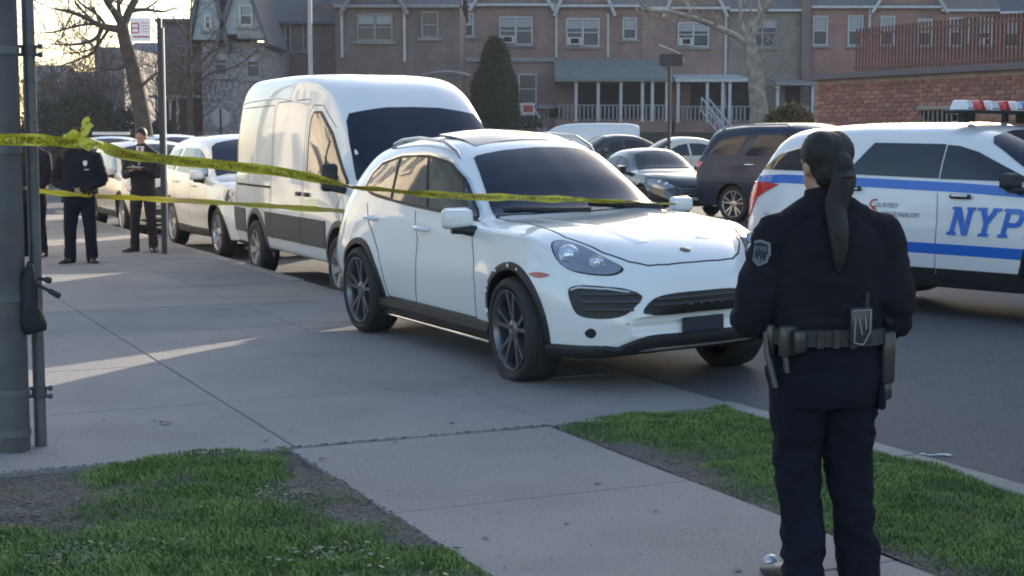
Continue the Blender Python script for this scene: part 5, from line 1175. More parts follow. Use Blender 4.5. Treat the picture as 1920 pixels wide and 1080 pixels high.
m = MB(); m.box((-4.55, -.02, 1.95), (1.15, .03, .78)); wn_ = m.build('window', M_INT, lb_)
m = MB(); m.box((-4.55, .02, 2.38), (1.3, .07, .08)); m.build('lintel', M_TRIMD, wn_)
for k in range(7): m = MB(); m.box((-5.0 + k * .15, .01, 1.95), (.03, .03, .76)); m.build('window_bar', M_TRIMD, wn_)
# picket fence on its roof
fen = empty('picket_fence', (gx, gy, ztop + .04), math.atan2(S_.y, S_.x), 'rust-red metal picket fence standing on the roof of the low brick building', 'fence')
pk = MB().box((0, 0, .55), (.035, .035, 1.1)).mesh('picket', mat('rust_red_paint', (.18, .085, .072), .6, var=.3, vscale=8))
for k in range(72): link('picket', pk, fen, (-.45 - k * .122, -.9, 0))
m = MB(); m.box((-4.8, -.9, .95), (8.9, .05, .05)); m.build('top_rail', MATS['rust_red_paint'], fen)
m = MB(); m.box((-4.8, -.9, .15), (8.9, .05, .05)); m.build('bottom_rail', MATS['rust_red_paint'], fen)
# ---------------------------------------------------------------- buildings outside the frame: right ones added for shade, left one mirrored in cars
def block(name, cx, cy, w_, d, h, ang, wallm, label, rows=3, nwin=6):
    root = empty(name, (cx, cy, -.1), ang, label, 'building')
    m = MB(); m.box((0, -d / 2, h / 2), (w_, d, h)); m.build('wall', wallm, root)
    m = MB(); m.box((0, -d / 2 + .15, h + .15), (w_ + .4, d + .5, .35)); m.build('cornice', M_TRIMD, root)
    fr = MB().box((0, .05, 0), (1.25, .1, 1.7)).mesh('window', M_TRIM); pn = MB().box((0, .06, 0), (1.05, .1, 1.5)).mesh('pane', M_PANE)
    for r_ in range(rows):
        for c_ in range(nwin):
            x = -w_ / 2 + (c_ + .5) * w_ / nwin; z = 1.9 + r_ * 3.1
            f = link('window', fr, root, (x, 0, z)); link('pane', pn, f, (0, .004, 0))
    return root
# right side shade mass, added unseen beside the low building (face looks to -T)
block('shade_building', 12.1 + 5.5 * -S_.x * 1 + 6.0 * T_.x * 0, 31.2 - 8.6, 19, 10, 12, math.atan2(S_.y, S_.x), M_BR_DARK, 'unseen dark brick building added past the right frame edge to shade the foreground', 3, 7)
block('sun_block_tower', 48.4, 88.5, 22, 12, 27, math.pi, M_BR_DARK, 'unseen tall block added past the row houses to keep sun off the foreground', 8, 9)  # added out of view to block low sun from grass and path
# left side block, sunlit (face looks to +T)
block('left_building', -12.2, 27.0, 17, 8, 12, math.atan2(-S_.y, -S_.x), M_BR_BEIGE, 'sunlit beige brick building beyond the left edge of the frame', 3, 6)
# ================================================================ trees and plants
M_BARK = mat('bark_dark', (.085, .070, .065), .95, var=.4, vscale=5, bump=.6, bscale=25)
M_BARKP = mat('bark_pale', (.34, .30, .25), .9, var=.45, vscale=4, bump=.5, bscale=20)
def grow(mb, p, d, r, L, dep, rnd, up=.12, spread=.75, droop=0.0, minr=.006, n=5):
    pts = [p.copy()]; rad = [r]; q = p.copy(); dd = d.normalized(); k = 4
    for i in range(k):
        dd = (dd + Vector((rnd.uniform(-1, 1), rnd.uniform(-1, 1), rnd.uniform(-1, 1))) * .22 + Vector((0, 0, up - droop * (1 if dep < 2 else .3)))).normalized()
        q = q + dd * (L / k); pts.append(q.copy()); rad.append(max(minr, r * (1 - .42 * (i + 1) / k)))
    mb.tube(pts, rad, max(3, n), cap=False)
    if dep <= 0: return
    nb = rnd.choice((2, 3, 3)) if dep > 1 else rnd.choice((2, 3))
    for j in range(nb):
        i = rnd.choice((2, 3, 4)) if j else 4
        a = Vector((rnd.uniform(-1, 1), rnd.uniform(-1, 1), rnd.uniform(-.6, 1))).normalized()
        nd = (dd + a * spread * (.6 if j == 0 else 1.1)).normalized()
        grow(mb, pts[i], nd, max(minr, rad[i] * (.78 if j == 0 else .6)), L * rnd.uniform(.6, .85), dep - 1, rnd, up, spread, droop, minr, n - 1)
def limb(mb, pts, Y, r0, r1, dep, rnd, dy=0.0, sub=5, subL=1.4, up=.05, spread=.8, droop=0.0, minr=.008):
    P = [at(px, Y + dy * i / max(1, len(pts) - 1), py=py) for i, (px, py) in enumerate(pts)]
    C = [Vector(p) for p in catmull(P, 4)]; n = len(C); R_l = [r0 + (r1 - r0) * i / (n - 1) for i in range(n)]
    mb.tube(C, R_l, 8, cap=False)
    for k in range(sub):
        i = int(n * (.3 + .7 * (k + rnd.random()) / sub)); i = min(n - 1, i)
        d = Vector((rnd.uniform(-1, 1), rnd.uniform(-1, 1), rnd.uniform(-.7, 1)))
        grow(mb, C[i], d, R_l[i] * .6, subL * rnd.uniform(.6, 1.1), dep, rnd, up, spread, droop, minr)
    return C
def to_local(mb, loc): mb.v = [(x - loc[0], y - loc[1], z - loc[2]) for x, y, z in mb.v]
# big bare tree at left
Y = 45; loc = at(272, Y, z=-.1); rnd = random.Random(21)
t1 = empty('bare_tree', loc, 0, 'large dark bare tree whose trunk forks against the sky left of the sign pole', 'tree')
m = MB(); limb(m, [(274, 285), (268, 230), (258, 175), (246, 120), (234, 75), (228, 45)], Y, .27, .17, 0, rnd, sub=0); to_local(m, loc); m.build('trunk', M_BARK, t1, 70)
m = MB()
limb(m, [(230, 52), (242, 22), (256, -8), (262, -60)], Y, .13, .09, 2, rnd, sub=3, dy=1)
limb(m, [(229, 48), (214, 22), (200, 2), (186, -35)], Y, .11, .07, 2, rnd, sub=3, dy=-1)
limb(m, [(232, 50), (224, 25), (222, -5), (226, -50)], Y, .07, .05, 2, rnd, sub=2)
limb(m, [(236, 58), (205, 52), (188, 48), (160, 33), (130, 22), (104, 17)], Y, .12, .03, 2, rnd, sub=4, dy=-2, subL=.9)
limb(m, [(192, 50), (182, 70), (160, 80), (130, 84), (95, 82)], Y, .07, .02, 3, rnd, sub=6, dy=-1, subL=.8, droop=.1)
limb(m, [(188, 55), (178, 95), (150, 110), (110, 125)], Y, .06, .02, 3, rnd, sub=5, dy=1, subL=.8, droop=.1)
limb(m, [(200, 52), (185, 30), (150, 5), (130, -20)], Y, .05, .02, 3, rnd, sub=4, subL=.9)
limb(m, [(258, 170), (290, 140), (330, 120)], Y, .05, .02, 3, rnd, sub=5, subL=.9)
limb(m, [(205, 52), (190, 75), (175, 90), (150, 98), (118, 100)], Y, .05, .015, 3, rnd, sub=8, dy=2, subL=.75, droop=.08)
limb(m, [(196, 50), (170, 45), (140, 50), (100, 60), (75, 62)], Y, .05, .015, 3, rnd, sub=8, dy=-2, subL=.75)
limb(m, [(248, 120), (215, 130), (180, 128), (150, 140)], Y, .05, .015, 3, rnd, sub=6, subL=.8)
to_local(m, loc); m.build('crown', M_BARK, t1, 70)
# thin dark tree in front of the porch house
Y = 52; loc = at(357, Y, z=-.1); rnd = random.Random(5)
t3 = empty('young_tree', loc, 0, 'thin dark bare tree with spreading twigs between the sign pole and the tall van', 'tree')
m = MB(); limb(m, [(357, 255), (356, 180), (355, 110), (354, 45)], Y, .10, .06, 0, rnd, sub=0); to_local(m, loc); m.build('trunk', M_BARK, t3, 70)
m = MB()
for L in ([(356, 150), (378, 115), (410, 90), (440, 80)], [(356, 120), (380, 85), (400, 65)], [(356, 175), (390, 140), (440, 125), (485, 95)], [(355, 60), (358, 20), (362, -25)], [(355, 80), (335, 45), (318, 25)], [(356, 140), (330, 120), (310, 125)]): limb(m, L, Y, .045, .015, 2, rnd, sub=4, subL=.9)
to_local(m, loc); m.build('crown', M_BARK, t3, 70)
# pale bare tree right of centre, twigs catching the sun
Y = 66; loc = at(1424, Y, z=0.6); rnd = random.Random(9)
t2 = empty('pale_bare_tree', loc, 0, 'pale-barked bare tree with a long left limb in front of the row houses', 'tree')
m = MB(); limb(m, [(1426, 232), (1420, 180), (1415, 130), (1408, 95), (1405, 75)], Y, .40, .24, 0, rnd, sub=0); to_local(m, loc); m.build('trunk', M_BARKP, t2, 70)
m = MB()
limb(m, [(1408, 88), (1380, 68), (1345, 52), (1300, 34), (1255, 22), (1215, 18), (1196, -4)], Y, .15, .05, 2, rnd, sub=9, subL=1.0, dy=-2)
limb(m, [(1406, 78), (1420, 48), (1432, 20), (1452, -12)], Y, .14, .07, 2, rnd, sub=4, subL=1.2)
limb(m, [(1404, 78), (1392, 50), (1388, 15), (1384, -25)], Y, .08, .05, 2, rnd, sub=3, subL=1.1)
limb(m, [(1412, 60), (1424, 25), (1418, -10)], Y, .08, .05, 2, rnd, sub=3, subL=1.1)
for L in ([(1418, 130), (1440, 105), (1452, 75), (1456, 60)], [(1420, 150), (1450, 140), (1470, 115), (1478, 95)], [(1418, 115), (1400, 95), (1385, 88)], [(1420, 165), (1448, 160), (1462, 172)], [(1300, 34), (1290, 10), (1285, -8)], [(1255, 24), (1240, 50), (1225, 62)]): limb(m, L, Y, .05, .016, 2, rnd, sub=5, subL=.8, droop=.05)
to_local(m, loc); m.build('crown', M_BARKP, t2, 70)
# twiggy trees behind, at left
for i, (px, Y, py, h, lab) in enumerate(((85, 70, 270, 4.4, 'small twiggy tree beside the fence post at the far left'), (122, 66, 268, 5.2, 'twiggy grey tree above the left officer'), (178, 72, 268, 5.6, 'dense twiggy tree left of the large forked trunk'), (208, 62, 268, 4.4, 'low twiggy tree right behind the forked trunk'), (325, 60, 262, 4.6, 'twiggy bush-like tree under the street sign'))):
    rnd = random.Random(40 + i); loc = at(px, Y, z=-.1); t = empty('twiggy_tree', loc, 0, lab, 'tree', 'bare twiggy trees at the left end of the street'); m = MB(); m.tube([(0, 0, 0), (.05, 0, h * .2), (0, .05, h * .38)], [.13, .11, .09], 7, cap=False); m.build('trunk', M_BARK, t, 70)
    m = MB()
    for k in range(9): grow(m, Vector((0, 0, h * (.2 + .02 * k))), Vector((rnd.uniform(-1, 1), rnd.uniform(-1, 1), rnd.uniform(.3, 1.3))), .055, h * .30, 4, rnd, .08, .8, 0, .008, 4)
    m.build('crown', M_BARK, t)
def foliage(name, loc, fn, n, size, mt, label, cat, seed, trunk=None):
    """leafy mass of small clumps; fn(rnd) -> point in the crown, with its outward direction"""
    rnd = random.Random(seed); root = empty(name, loc, 0, label, cat); mb = MB()
    for k in range(n):
        p, d = fn(rnd); s = size * rnd.uniform(.5, 1.3); a = Vector((rnd.uniform(-1, 1), rnd.uniform(-1, 1), rnd.uniform(-1, 1))).normalized(); u = (d + a * .9).normalized(); v = u.cross(a).normalized(); w_ = u.cross(v)
        o = len(mb.v); mb.v += [tuple(p - v * s * .35), tuple(p + u * s * .5 - w_ * s * .2), tuple(p + u * s), tuple(p + v * s * .35)]; mb.f.append((o, o + 1, o + 2, o + 3)); mb.mi.append(rnd.choice((0, 0, 1)))
    me = bpy.data.meshes.new('crown'); me.from_pydata(mb.v, [], mb.f)
    for q in mt: me.materials.append(q)
    me.polygons.foreach_set('material_index', mb.mi); link('crown', me, root)
    m = MB(); m.tube([(0, 0, 0), (0, 0, trunk or .5)], .08, 6); m.build('trunk', M_BARK, root); return root
def cone_fn(h, r, z0=.2):
    def f(rnd):
        t = 1 - math.sqrt(rnd.random()) if rnd.random() < .75 else rnd.random() * .95; a = rnd.uniform(0, 6.283); prof = min(1, (1 - t) ** .62) * (1 - .12 * max(0, .25 - t) * 4) * (1 + .30 * noise.noise((math.cos(a) * 1.6, math.sin(a) * 1.6, t * 5)))
        rr = r * prof * (.72 + .28 * rnd.random() ** .4); return Vector((rr * math.cos(a), rr * math.sin(a), z0 + t * h)), Vector((math.cos(a), math.sin(a), .9)).normalized()
    return f
def blob_fn(rx, rz, ry=None):
    def f(rnd):
        a = rnd.uniform(0, 6.283); e = math.asin(rnd.uniform(-.3, 1)); k = (.75 + .25 * rnd.random()) * (1 + .3 * noise.noise((a, e * 2, rx)))
        d = Vector((math.cos(a) * math.cos(e), math.sin(a) * math.cos(e), math.sin(e))); return Vector((d.x * rx * k, d.y * (ry or rx) * k, rz * .35 + d.z * rz * k)), d
    return f
G1 = [mat('conifer_green', (.022, .042, .020), .7), mat('conifer_green_light', (.038, .062, .028), .7)]
G2 = [mat('hedge_dark', (.030, .036, .028), .75), mat('hedge_dark_light', (.05, .055, .04), .75)]
G3 = [mat('shrub_brown', (.12, .10, .05), .75), mat('shrub_green', (.09, .10, .045), .75)]
loc = at(928, 74, z=HZ(248, 74)); foliage('evergreen_tree', loc, cone_fn(4.35, 1.32), 14000, .25, G1, 'dark green cone-shaped evergreen right of the tall white van', 'tree', 3)
loc = at(1480, 39, z=1.2); foliage('shrub', loc, blob_fn(.75, .95, .6), 3500, .12, G3, 'brownish green rounded shrub at the end of the low brick wall', 'shrub', 4)
for i, (px, Y, rx, rz, lab) in enumerate(((110, 58, 1.3, 2.1, 'dark evergreen mass above the left officer'), (165, 56, 1.2, 2.3, 'dark evergreen shrub left of the forked trunk'), (225, 60, 1.1, 1.9, 'dark evergreen shrub behind the man in the suit'), (78, 63, .9, 1.6, 'dark evergreen shrub beside the fence post'), (300, 62, .9, 1.5, 'dark hedge plant below the street sign'))):
    foliage('evergreen_shrub', at(px, Y, z=.3), blob_fn(rx, rz), 4200, .17, G2, lab, 'shrub', 60 + i)
foliage('shrub', at(990, 79, z=2.0), blob_fn(.8, .5), 900, .14, G2, 'low dark shrub beside the small red and white sign', 'shrub', 80)
# ================================================================ posts, signs, tape
M_GALV = mat('galvanised_steel', (.105, .105, .115), .6, metal=.25, var=.3, vscale=5, bump=.1, bscale=40, dirt=(.14, .11, .09), dscale=3, damt=.5)
M_GALV2 = mat('galvanised_pipe', (.14, .145, .16), .5, metal=.4, var=.25, vscale=6)
M_DKPOST = mat('dark_post', (.035, .035, .04), .6)
M_PALEP = mat('pale_post', (.45, .44, .45), .5)
fp = empty('fence_post', (-2.69, 8.24, 0), 0, 'thick grey galvanised gate post with bands at the left edge of the frame', 'post')
m = MB(); m.tube([(0, 0, -.2), (0, 0, 5.2)], .083, 28); m.build('post', M_GALV, fp, 60)
for z in (.32, .83, 1.62, 2.14, .10): m = MB(); m.lathe([(.084, z - .022), (.089, z - .02), (.089, z + .02), (.084, z + .022)], 28, 'Z'); m.build('band', M_GALV2, fp, 40)
pp = empty('fence_pipe', (-2.585, 8.36, 0), 0, 'thin galvanised gate pipe standing right beside the thick gate post', 'post')
m = MB(); m.tube([(0, 0, -.1), (0, 0, 5.2)], .033, 18); m.build('pipe', M_GALV2, pp, 60)
for z in (.30, 2.145):
    m = MB(); m.lathe([(.035, z - .03), (.041, z - .026), (.041, z + .026), (.035, z + .03)], 18, 'Z')
    for dz in (-.022, .022): m.tube([(-.06, -.03, z + dz), (.075, -.01, z + dz)], .009, 8); m.tube([(.055, -.012, z + dz), (.075, -.01, z + dz)], .016, 6)
    m.build('hinge_clamp', M_GALV, pp, 50)
m = MB(); m.box((-.02, 0, 1.02), (.012, .02, 1.2)); 
# black bag with tripod handles hung on the pipe
bag = empty('camera_bag', (-2.56, 8.22, .66), 0, 'black camera bag with two tripod handles hanging on the gate pipe', 'bag')
m = MB(); m.ball((-.02, 0, .17), (.055, .05, .20), 16, 12); m.v = [(x + .03 * noise.noise((x * 9, y * 9, z * 7)) + (.055 * max(0, (.14 - z) / .14) if x > 0 else 0), y + .02 * noise.noise((x * 7, y * 9, z * 9 + 4)), z) for x, y, z in m.v]; m.build('bag', mat('black_nylon', (.014, .014, .02), .7, bump=.3, bscale=60), bag, 70)
m = MB(); m.tube([(0, 0, .36), (-.01, .05, .46), (-.03, .14, .44)], .008, 6); m.build('strap', MATS['black_nylon'], bag, 60)
for (a, b, r_) in (((.03, 0, .275), (.10, -.01, .265), .010), ((.02, 0, .245), (.145, -.02, .185), .009)):
    m = MB(); m.tube([a, b], r_, 8); a, b = Vector(a), Vector(b); m.tube([a.lerp(b, .55), a.lerp(b, .6), b, b + (b - a) * .05], [r_, r_ * 1.7, r_ * 1.8, r_ * 1.2], 8); m.build('tripod_handle', M_BLACKPL, bag, 60)
# parking sign pole
x, y, _ = (-4.97, 22.06, 0)
sp = empty('sign_pole', (x, y, 0), 0, 'dark street pole with a white and red parking sign beside the suited man', 'street sign')
m = MB(); m.box((0, 0, 1.66), (.062, .05, 3.34)); m.build('pole', M_DKPOST, sp)
m = MB(); m.box((.047, .02, 1.6), (.022, .03, 3.2)); m.build('pole_edge', M_PALEP, sp)
sc = 22.06 / F_PX
m = MB(); m.box((0, 0, 0), (.285, .006, .325)); me = m.mesh('s', mat('sign_face', (.88, .84, .86), .45)); s_o = link('sign_plate', me, sp, ((274 - 308) * sc, -.04, HZ(59, 22.06)))
RDS = mat('sign_print_red', (.55, .10, .13), .5)
m = MB()
for (cx, cz, w_, h_) in ((-.075, .085, .10, .018), (-.075, .02, .10, .018), (-.075, -.045, .10, .018), (-.125, .02, .018, .13), (-.025, .02, .018, .13)): m.box((cx, -.0045, cz), (w_, .002, h_))
m.v = [(x_, y_ - .0002 * (i // 8), z_) for i, (x_, y_, z_) in enumerate(m.v)]; m.build('sign_emblem', RDS, s_o)
for cz, w_ in ((.09, .12), (.05, .11), (.01, .12), (-.03, .09)): m = MB(); m.box((.07, -.0045, cz), (w_, .002, .008)); m.build('sign_line', RDS, s_o)
m = MB(); m.box((0.01, -.0045, -.10), (.23, .002, .022)); m.build('sign_bar', RDS, s_o)
m = MB(); m.tube([(-.07, -.03, 3.42), (-.07, -.03, 3.50)], .012, 6); m.tube([(0, 0, 3.32), (-.07, -.03, 3.42)], .01, 6); m.build('bracket', M_DKPOST, sp)
# stop sign seen from behind
YS = 62; ss_ = empty('stop_sign', at(416, YS, z=-.1), 0, 'octagonal stop sign seen from behind beside the tall van', 'street sign')
m = MB(); r_ = .40; m.add([(r_ * math.cos(math.pi * (k + .5) / 4), y_, 2.46 + r_ * math.sin(math.pi * (k + .5) / 4)) for y_ in (0, .012) for k in range(8)], [tuple(range(8)), tuple(range(8, 16))[::-1]] + [(k, (k + 1) % 8, 8 + (k + 1) % 8, 8 + k) for k in range(8)]); m.build('sign_plate', mat('bare_metal', (.40, .38, .42), .5, metal=.3), ss_)
m = MB(); m.box((0, -.03, 1.4), (.07, .04, 2.8)); m.build('pole', M_DKPOST, ss_)
# tall pale lamp post behind the van
YL = 60; lp = empty('lamp_post', at(585, YL, z=-.1), 0, 'tall pale lamp post rising behind the roof of the tall van', 'lamp post')
m = MB(); m.tube([(0, 0, 0), (0, 0, 4), (0, 0, 9.5)], [.11, .09, .07], 10); m.build('pole', M_PALEP, lp, 60)
m = MB(); m.tube([(0, 0, 9.3), (-.9, -.5, 9.8), (-1.7, -.9, 9.9)], [.05, .04, .04], 8); m.build('arm', M_PALEP, lp, 60)
m = MB(); m.ball((-1.9, -1.0, 9.86), (.32, .14, .09), 12, 8); m.build('lamp_head', M_PALEP, lp, 60)
# dark post with a black sign box and a pale arm
YP = 44; dp = empty('sign_post', at(1253, YP, z=-.1), 0, 'thin black post with a dark sign box and a pale arm before the row houses', 'street sign')
zb_ = HZ(113, YP) + .1; m = MB(); m.tube([(0, 0, 0), (0, 0, zb_)], .048, 8); m.build('post', M_DKPOST, dp, 60)
m = MB(); m.box((.04, 0, zb_ - .02), (.66, .10, .33)); me = m.mesh('b', M_DKPOST); bevel_mesh(me, .02, 1); link('sign_box', me, dp)
m = MB(); m.tube([(-.30, 0, zb_ + .40), (.15, 0, zb_ + .22), (.34, 0, zb_ + .12), (.40, 0, zb_ - .08)], .028, 6); m.build('arm', M_PALEP, dp, 60)

# ---------------------------------------------------------------- caution tape
def tapemat():
    m_ = bpy.data.materials.new('caution_tape'); m_.use_nodes = True; nt = m_.node_tree; p = nt.nodes['Principled BSDF']
    p.inputs['Base Color'].default_value = (.76, .68, .05, 1); p.inputs['Roughness'].default_value = .28; p.inputs['Coat Weight'].default_value = .5
    tl = nt.nodes.new('ShaderNodeBsdfTranslucent'); tl.inputs[0].default_value = (.62, .56, .05, 1); mx = nt.nodes.new('ShaderNodeMixShader'); mx.inputs[0].default_value = .22
    nt.links.new(p.outputs[0], mx.inputs[1]); nt.links.new(tl.outputs[0], mx.inputs[2]); nt.links.new(mx.outputs[0], nt.nodes['Material Output'].inputs[0]); return m_
M_TAPE = tapemat(); M_TAPEK = mat('tape_print', (.20, .17, .02), .5)
def tape(parent, pts, tw, width=.075, text=True, seed=1, name='tape_strip'):
    """pts: 3D points; tw: twist angle (degrees from upright) per point"""
    n = 12; C = [Vector(p) for p in catmull(pts, n)]; T4 = []
    for i in range(len(pts) - 1):
        for k in range(n): T4.append(tw[i] + (tw[i + 1] - tw[i]) * k / n)
    T4.append(tw[-1]); rnd = random.Random(seed); L = [0]
    for i in range(1, len(C)): L.append(L[-1] + (C[i] - C[i - 1]).length)
    fr = []
    for i, c in enumerate(C):
        t = (C[min(i + 1, len(C) - 1)] - C[max(i - 1, 0)]).normalized(); up = (Vector((0, 0, 1)) - t * t.z).normalized(); nn = t.cross(up)
        a = R(T4[i] + 10 * noise.noise((i * .35, seed, 0))); u = up * math.cos(a) + nn * math.sin(a); w_ = -up * math.sin(a) + nn * math.cos(a); fr.append((u, w_))
    mb = MB(); m = 5
    for side in (0, 1):
        for i, c in enumerate(C):
            for j in range(m):
                v = (j / (m - 1) - .5); curl = .10 * width * math.sin(j * 2.1 + i * .5 + seed); mb.v.append(tuple(c + fr[i][0] * (v * width) + fr[i][1] * (curl + side * .0006)))
        o = side * len(C) * m
        for i in range(len(C) - 1):
            for j in range(m - 1): mb.f.append((o + i * m + j, o + i * m + j + 1, o + (i + 1) * m + j + 1, o + (i + 1) * m + j)); mb.mi.append(0)
    me = bpy.data.meshes.new(name); me.from_pydata(mb.v, [], mb.f); me.materials.append(M_TAPE); me.shade_smooth(); o = link(name, me, parent)
    if text:
        cu = bpy.data.curves.new('t', 'FONT'); cu.body = 'POLICE LINE DO NOT CROSS   '; cu.size = width * .8; cu.resolution_u = 1; cu.offset = .001; t = bpy.data.objects.new('t', cu); COL.objects.link(t); dg = bpy.context.evaluated_depsgraph_get(); dg.update()
        src = bpy.data.meshes.new_from_object(t.evaluated_get(dg)); bpy.data.objects.remove(t); wx = max(v.co.x for v in src.vertices) + width; V0 = [(v.co.x, v.co.y) for v in src.vertices]; F0 = [tuple(p.vertices) for p in src.polygons]; bpy.data.meshes.remove(src)
        def pos(s_, v, e):
            i = 0; s_ = max(0, min(L[-1] - 1e-4, s_))
            while L[i + 1] < s_: i += 1
            f = (s_ - L[i]) / (L[i + 1] - L[i]); c = C[i].lerp(C[i + 1], f); u = fr[i][0].lerp(fr[i + 1][0], f); w2_ = fr[i][1].lerp(fr[i + 1][1], f); j = (v / width + .5) * 4; curl = .10 * width * math.sin(j * 2.1 + (i + f) * .5 + seed); return tuple(c + u * v + w2_ * (curl + e))
        tb = MB(); s0 = .02
        while s0 + wx < L[-1]:
            for e in (.0022,): tb.add([pos(s0 + a, b - width * .29, e) for a, b in V0], F0)
            s0 += wx
        if tb.f: tb2 = bpy.data.meshes.new('tape_lettering'); tb2.from_pydata(tb.v, [], tb.f); tb2.materials.append(M_TAPEK); tl_ = link('tape_lettering', tb2, o); tl_['kind'] = 'stuff'
    return o
ta = empty('caution_tape', (0, 0, 0), 0, 'upper yellow caution tape, twisted and knotted at left, running to the white SUV windscreen', 'caution tape')
PA = [(-40, 262, 7.75), (60, 262, 7.95), (125, 266, 8.05), (175, 270, 8.15), (230, 288, 8.4), (330, 301, 8.9), (440, 312, 9.3), (560, 328, 9.8), (650, 348, 10.1), (760, 360, 10.45), (870, 368, 10.8), (980, 371, 11.15), (1090, 375, 11.5), (1190, 379, 11.8), (1268, 383, 12.05)]
tape(ta, [at(a, Y_, py=b) for a, b, Y_ in PA], [18, 10, 40, -30, 30, 28, 15, 25, 75, 60, 35, 40, 50, 80, 86], seed=2, width=.062)
for i, lp_ in enumerate(([(152, 268), (134, 264), (126, 256), (136, 250), (150, 258), (154, 268)], [(150, 268), (160, 248), (168, 230), (161, 226), (152, 246), (150, 268)], [(148, 264), (166, 268), (172, 276), (158, 276), (148, 268)])):
    tape(ta, [at(a, 8.08 - .02 * i + .012 * k, py=b) for k, (a, b) in enumerate(lp_)], [20 + 40 * k + 60 * i for k in range(len(lp_))], seed=5 + i, width=.045, text=False, name='tape_loop')
tb_ = empty('caution_tape', (0, 0, 0), 0, 'lower yellow caution tape stretched level from the gate post to the white SUV', 'caution tape')
tape(tb_, [at(a, Y_, py=b) for a, b, Y_ in ((50, 356, 20.4), (110, 362, 20.30), (166, 367, 20.26))], [30, 20, 60], seed=8, width=.078, text=False)
tape(tb_, [at(a, Y_, py=b) for a, b, Y_ in ((166, 367, 20.26), (186, 369, 20.75), (232, 370, 21.0), (300, 374, 20.6), (380, 378, 18.6), (470, 384, 17.6), (560, 390, 16.6), (652, 396, 15.3))], [60, 40, 20, 25, 35, 50, 30, 55], seed=9, width=.078, text=False)
# ================================================================ people
M_SKIN = mat('skin', (.42, .24, .17), .5, var=.1, vscale=8, sub=.1)
M_HAIR = mat('dark_hair', (.009, .007, .006), .55, var=.4, vscale=30, bump=.5, bscale=120)
M_UNI = mat('navy_uniform', (.0125, .0120, .019), .9, spec=.25, var=.3, vscale=6, bump=.35, bscale=220)
M_UNIP = mat('navy_trousers', (.0085, .010, .020), .9, spec=.2, var=.3, vscale=5, bump=.3, bscale=220)
M_SUIT = mat('dark_suit', (.010, .008, .010), .8, var=.25, vscale=6)
M_LEATHER = mat('black_leather', (.018, .017, .016), .35, coat=.3, bump=.2, bscale=90)
M_SHIRT = mat('white_shirt', (.62, .60, .62), .7)
def chain_mesh(mb, pts, radii, n=14, flat=1.0):
    """tapered limb with rounded ends"""
    P = [Vector(p) for p in pts]; P2 = []; R2 = []
    C = [Vector(p) for p in catmull(P, 5)]
    for i in range(len(C)):
        f = i / 5; k = min(int(f), len(P) - 2); t = f - k; t = t * t * (3 - 2 * t); P2.append(C[i]); R2.append(radii[k] * (1 - t) + radii[k + 1] * t)
    mb.tube(P2, R2, n, flat=flat); mb.ball(P2[0], R2[0] * .99, 12, 8); mb.ball(P2[-1], R2[-1] * .99, 12, 8)
def ellipse_loft(mb, rings, n=28):
    """rings: (cx, cy, z, rx, ry); smooth body of horizontal ellipses"""
    cols = list(zip(*rings)); zs = cols[2]; f = [pchip(list(zip(zs, c))) for c in cols]; N = 34; o = len(mb.v)
    for i in range(N + 1):
        z = zs[0] + (zs[-1] - zs[0]) * i / N; cx, cy, _, rx, ry = [g(z) for g in f]
        for k in range(n): a = 2 * math.pi * k / n; e = 2.3; ca, sa_ = math.cos(a), math.sin(a); mb.v.append((cx + rx * math.copysign(abs(ca) ** (2 / e), ca), cy + ry * math.copysign(abs(sa_) ** (2 / e), sa_), z))
    for i in range(N):
        for k in range(n): k2 = (k + 1) % n; mb.f.append((o + i * n + k, o + i * n + k2, o + (i + 1) * n + k2, o + (i + 1) * n + k)); mb.mi.append(0)
    mb.f.append(tuple(o + k for k in range(n))[::-1]); mb.f.append(tuple(o + N * n + k for k in range(n))); mb.mi += [0, 0]
def fuse(mb, voxel, smooth=6):
    me = mb.mesh('fuse', []) if False else None
    me = bpy.data.meshes.new('fuse'); me.from_pydata(mb.v, [], mb.f); me.validate()
    bm = bmesh.new(); bm.from_mesh(me); bmesh.ops.recalc_face_normals(bm, faces=bm.faces); bm.to_mesh(me); bm.free()
    o = bpy.data.objects.new('fuse', me); COL.objects.link(o); r = o.modifiers.new('r', 'REMESH'); r.mode = 'VOXEL'; r.voxel_size = voxel
    if smooth: s = o.modifiers.new('s', 'SMOOTH'); s.factor = .5; s.iterations = smooth
    dg = bpy.context.evaluated_depsgraph_get(); out = bpy.data.meshes.new_from_object(o.evaluated_get(dg)); bpy.data.objects.remove(o); bpy.data.meshes.remove(me); return out
def folds(me, amp, fr=(7, 7, 12), seed=0, zones=()):
    """cloth folds: displacement along the normals, stronger at the given joints (point, radius, gain)"""
    bm = bmesh.new(); bm.from_mesh(me); bm.normal_update()
    for v in bm.verts:
        g = 1.0
        for c, r, k in zones:
            d = (v.co - Vector(c)).length
            if d < r: g += k * (1 - d / r)
        p = v.co; q = noise.noise((p.x * fr[0] + seed, p.y * fr[1], p.z * fr[2] + 2.2 * noise.noise((p.x * 5, p.y * 5, p.z * 4)))); q2 = noise.noise((p.x * fr[0] * 2.3, p.y * fr[1] * 2.3 + seed, p.z * fr[2] * 2.6))
        v.co += v.normal * amp * g * ((1 - abs(q) * 2.6) * .7 + q2 * .4)
    bm.to_mesh(me); bm.free(); me.shade_smooth()
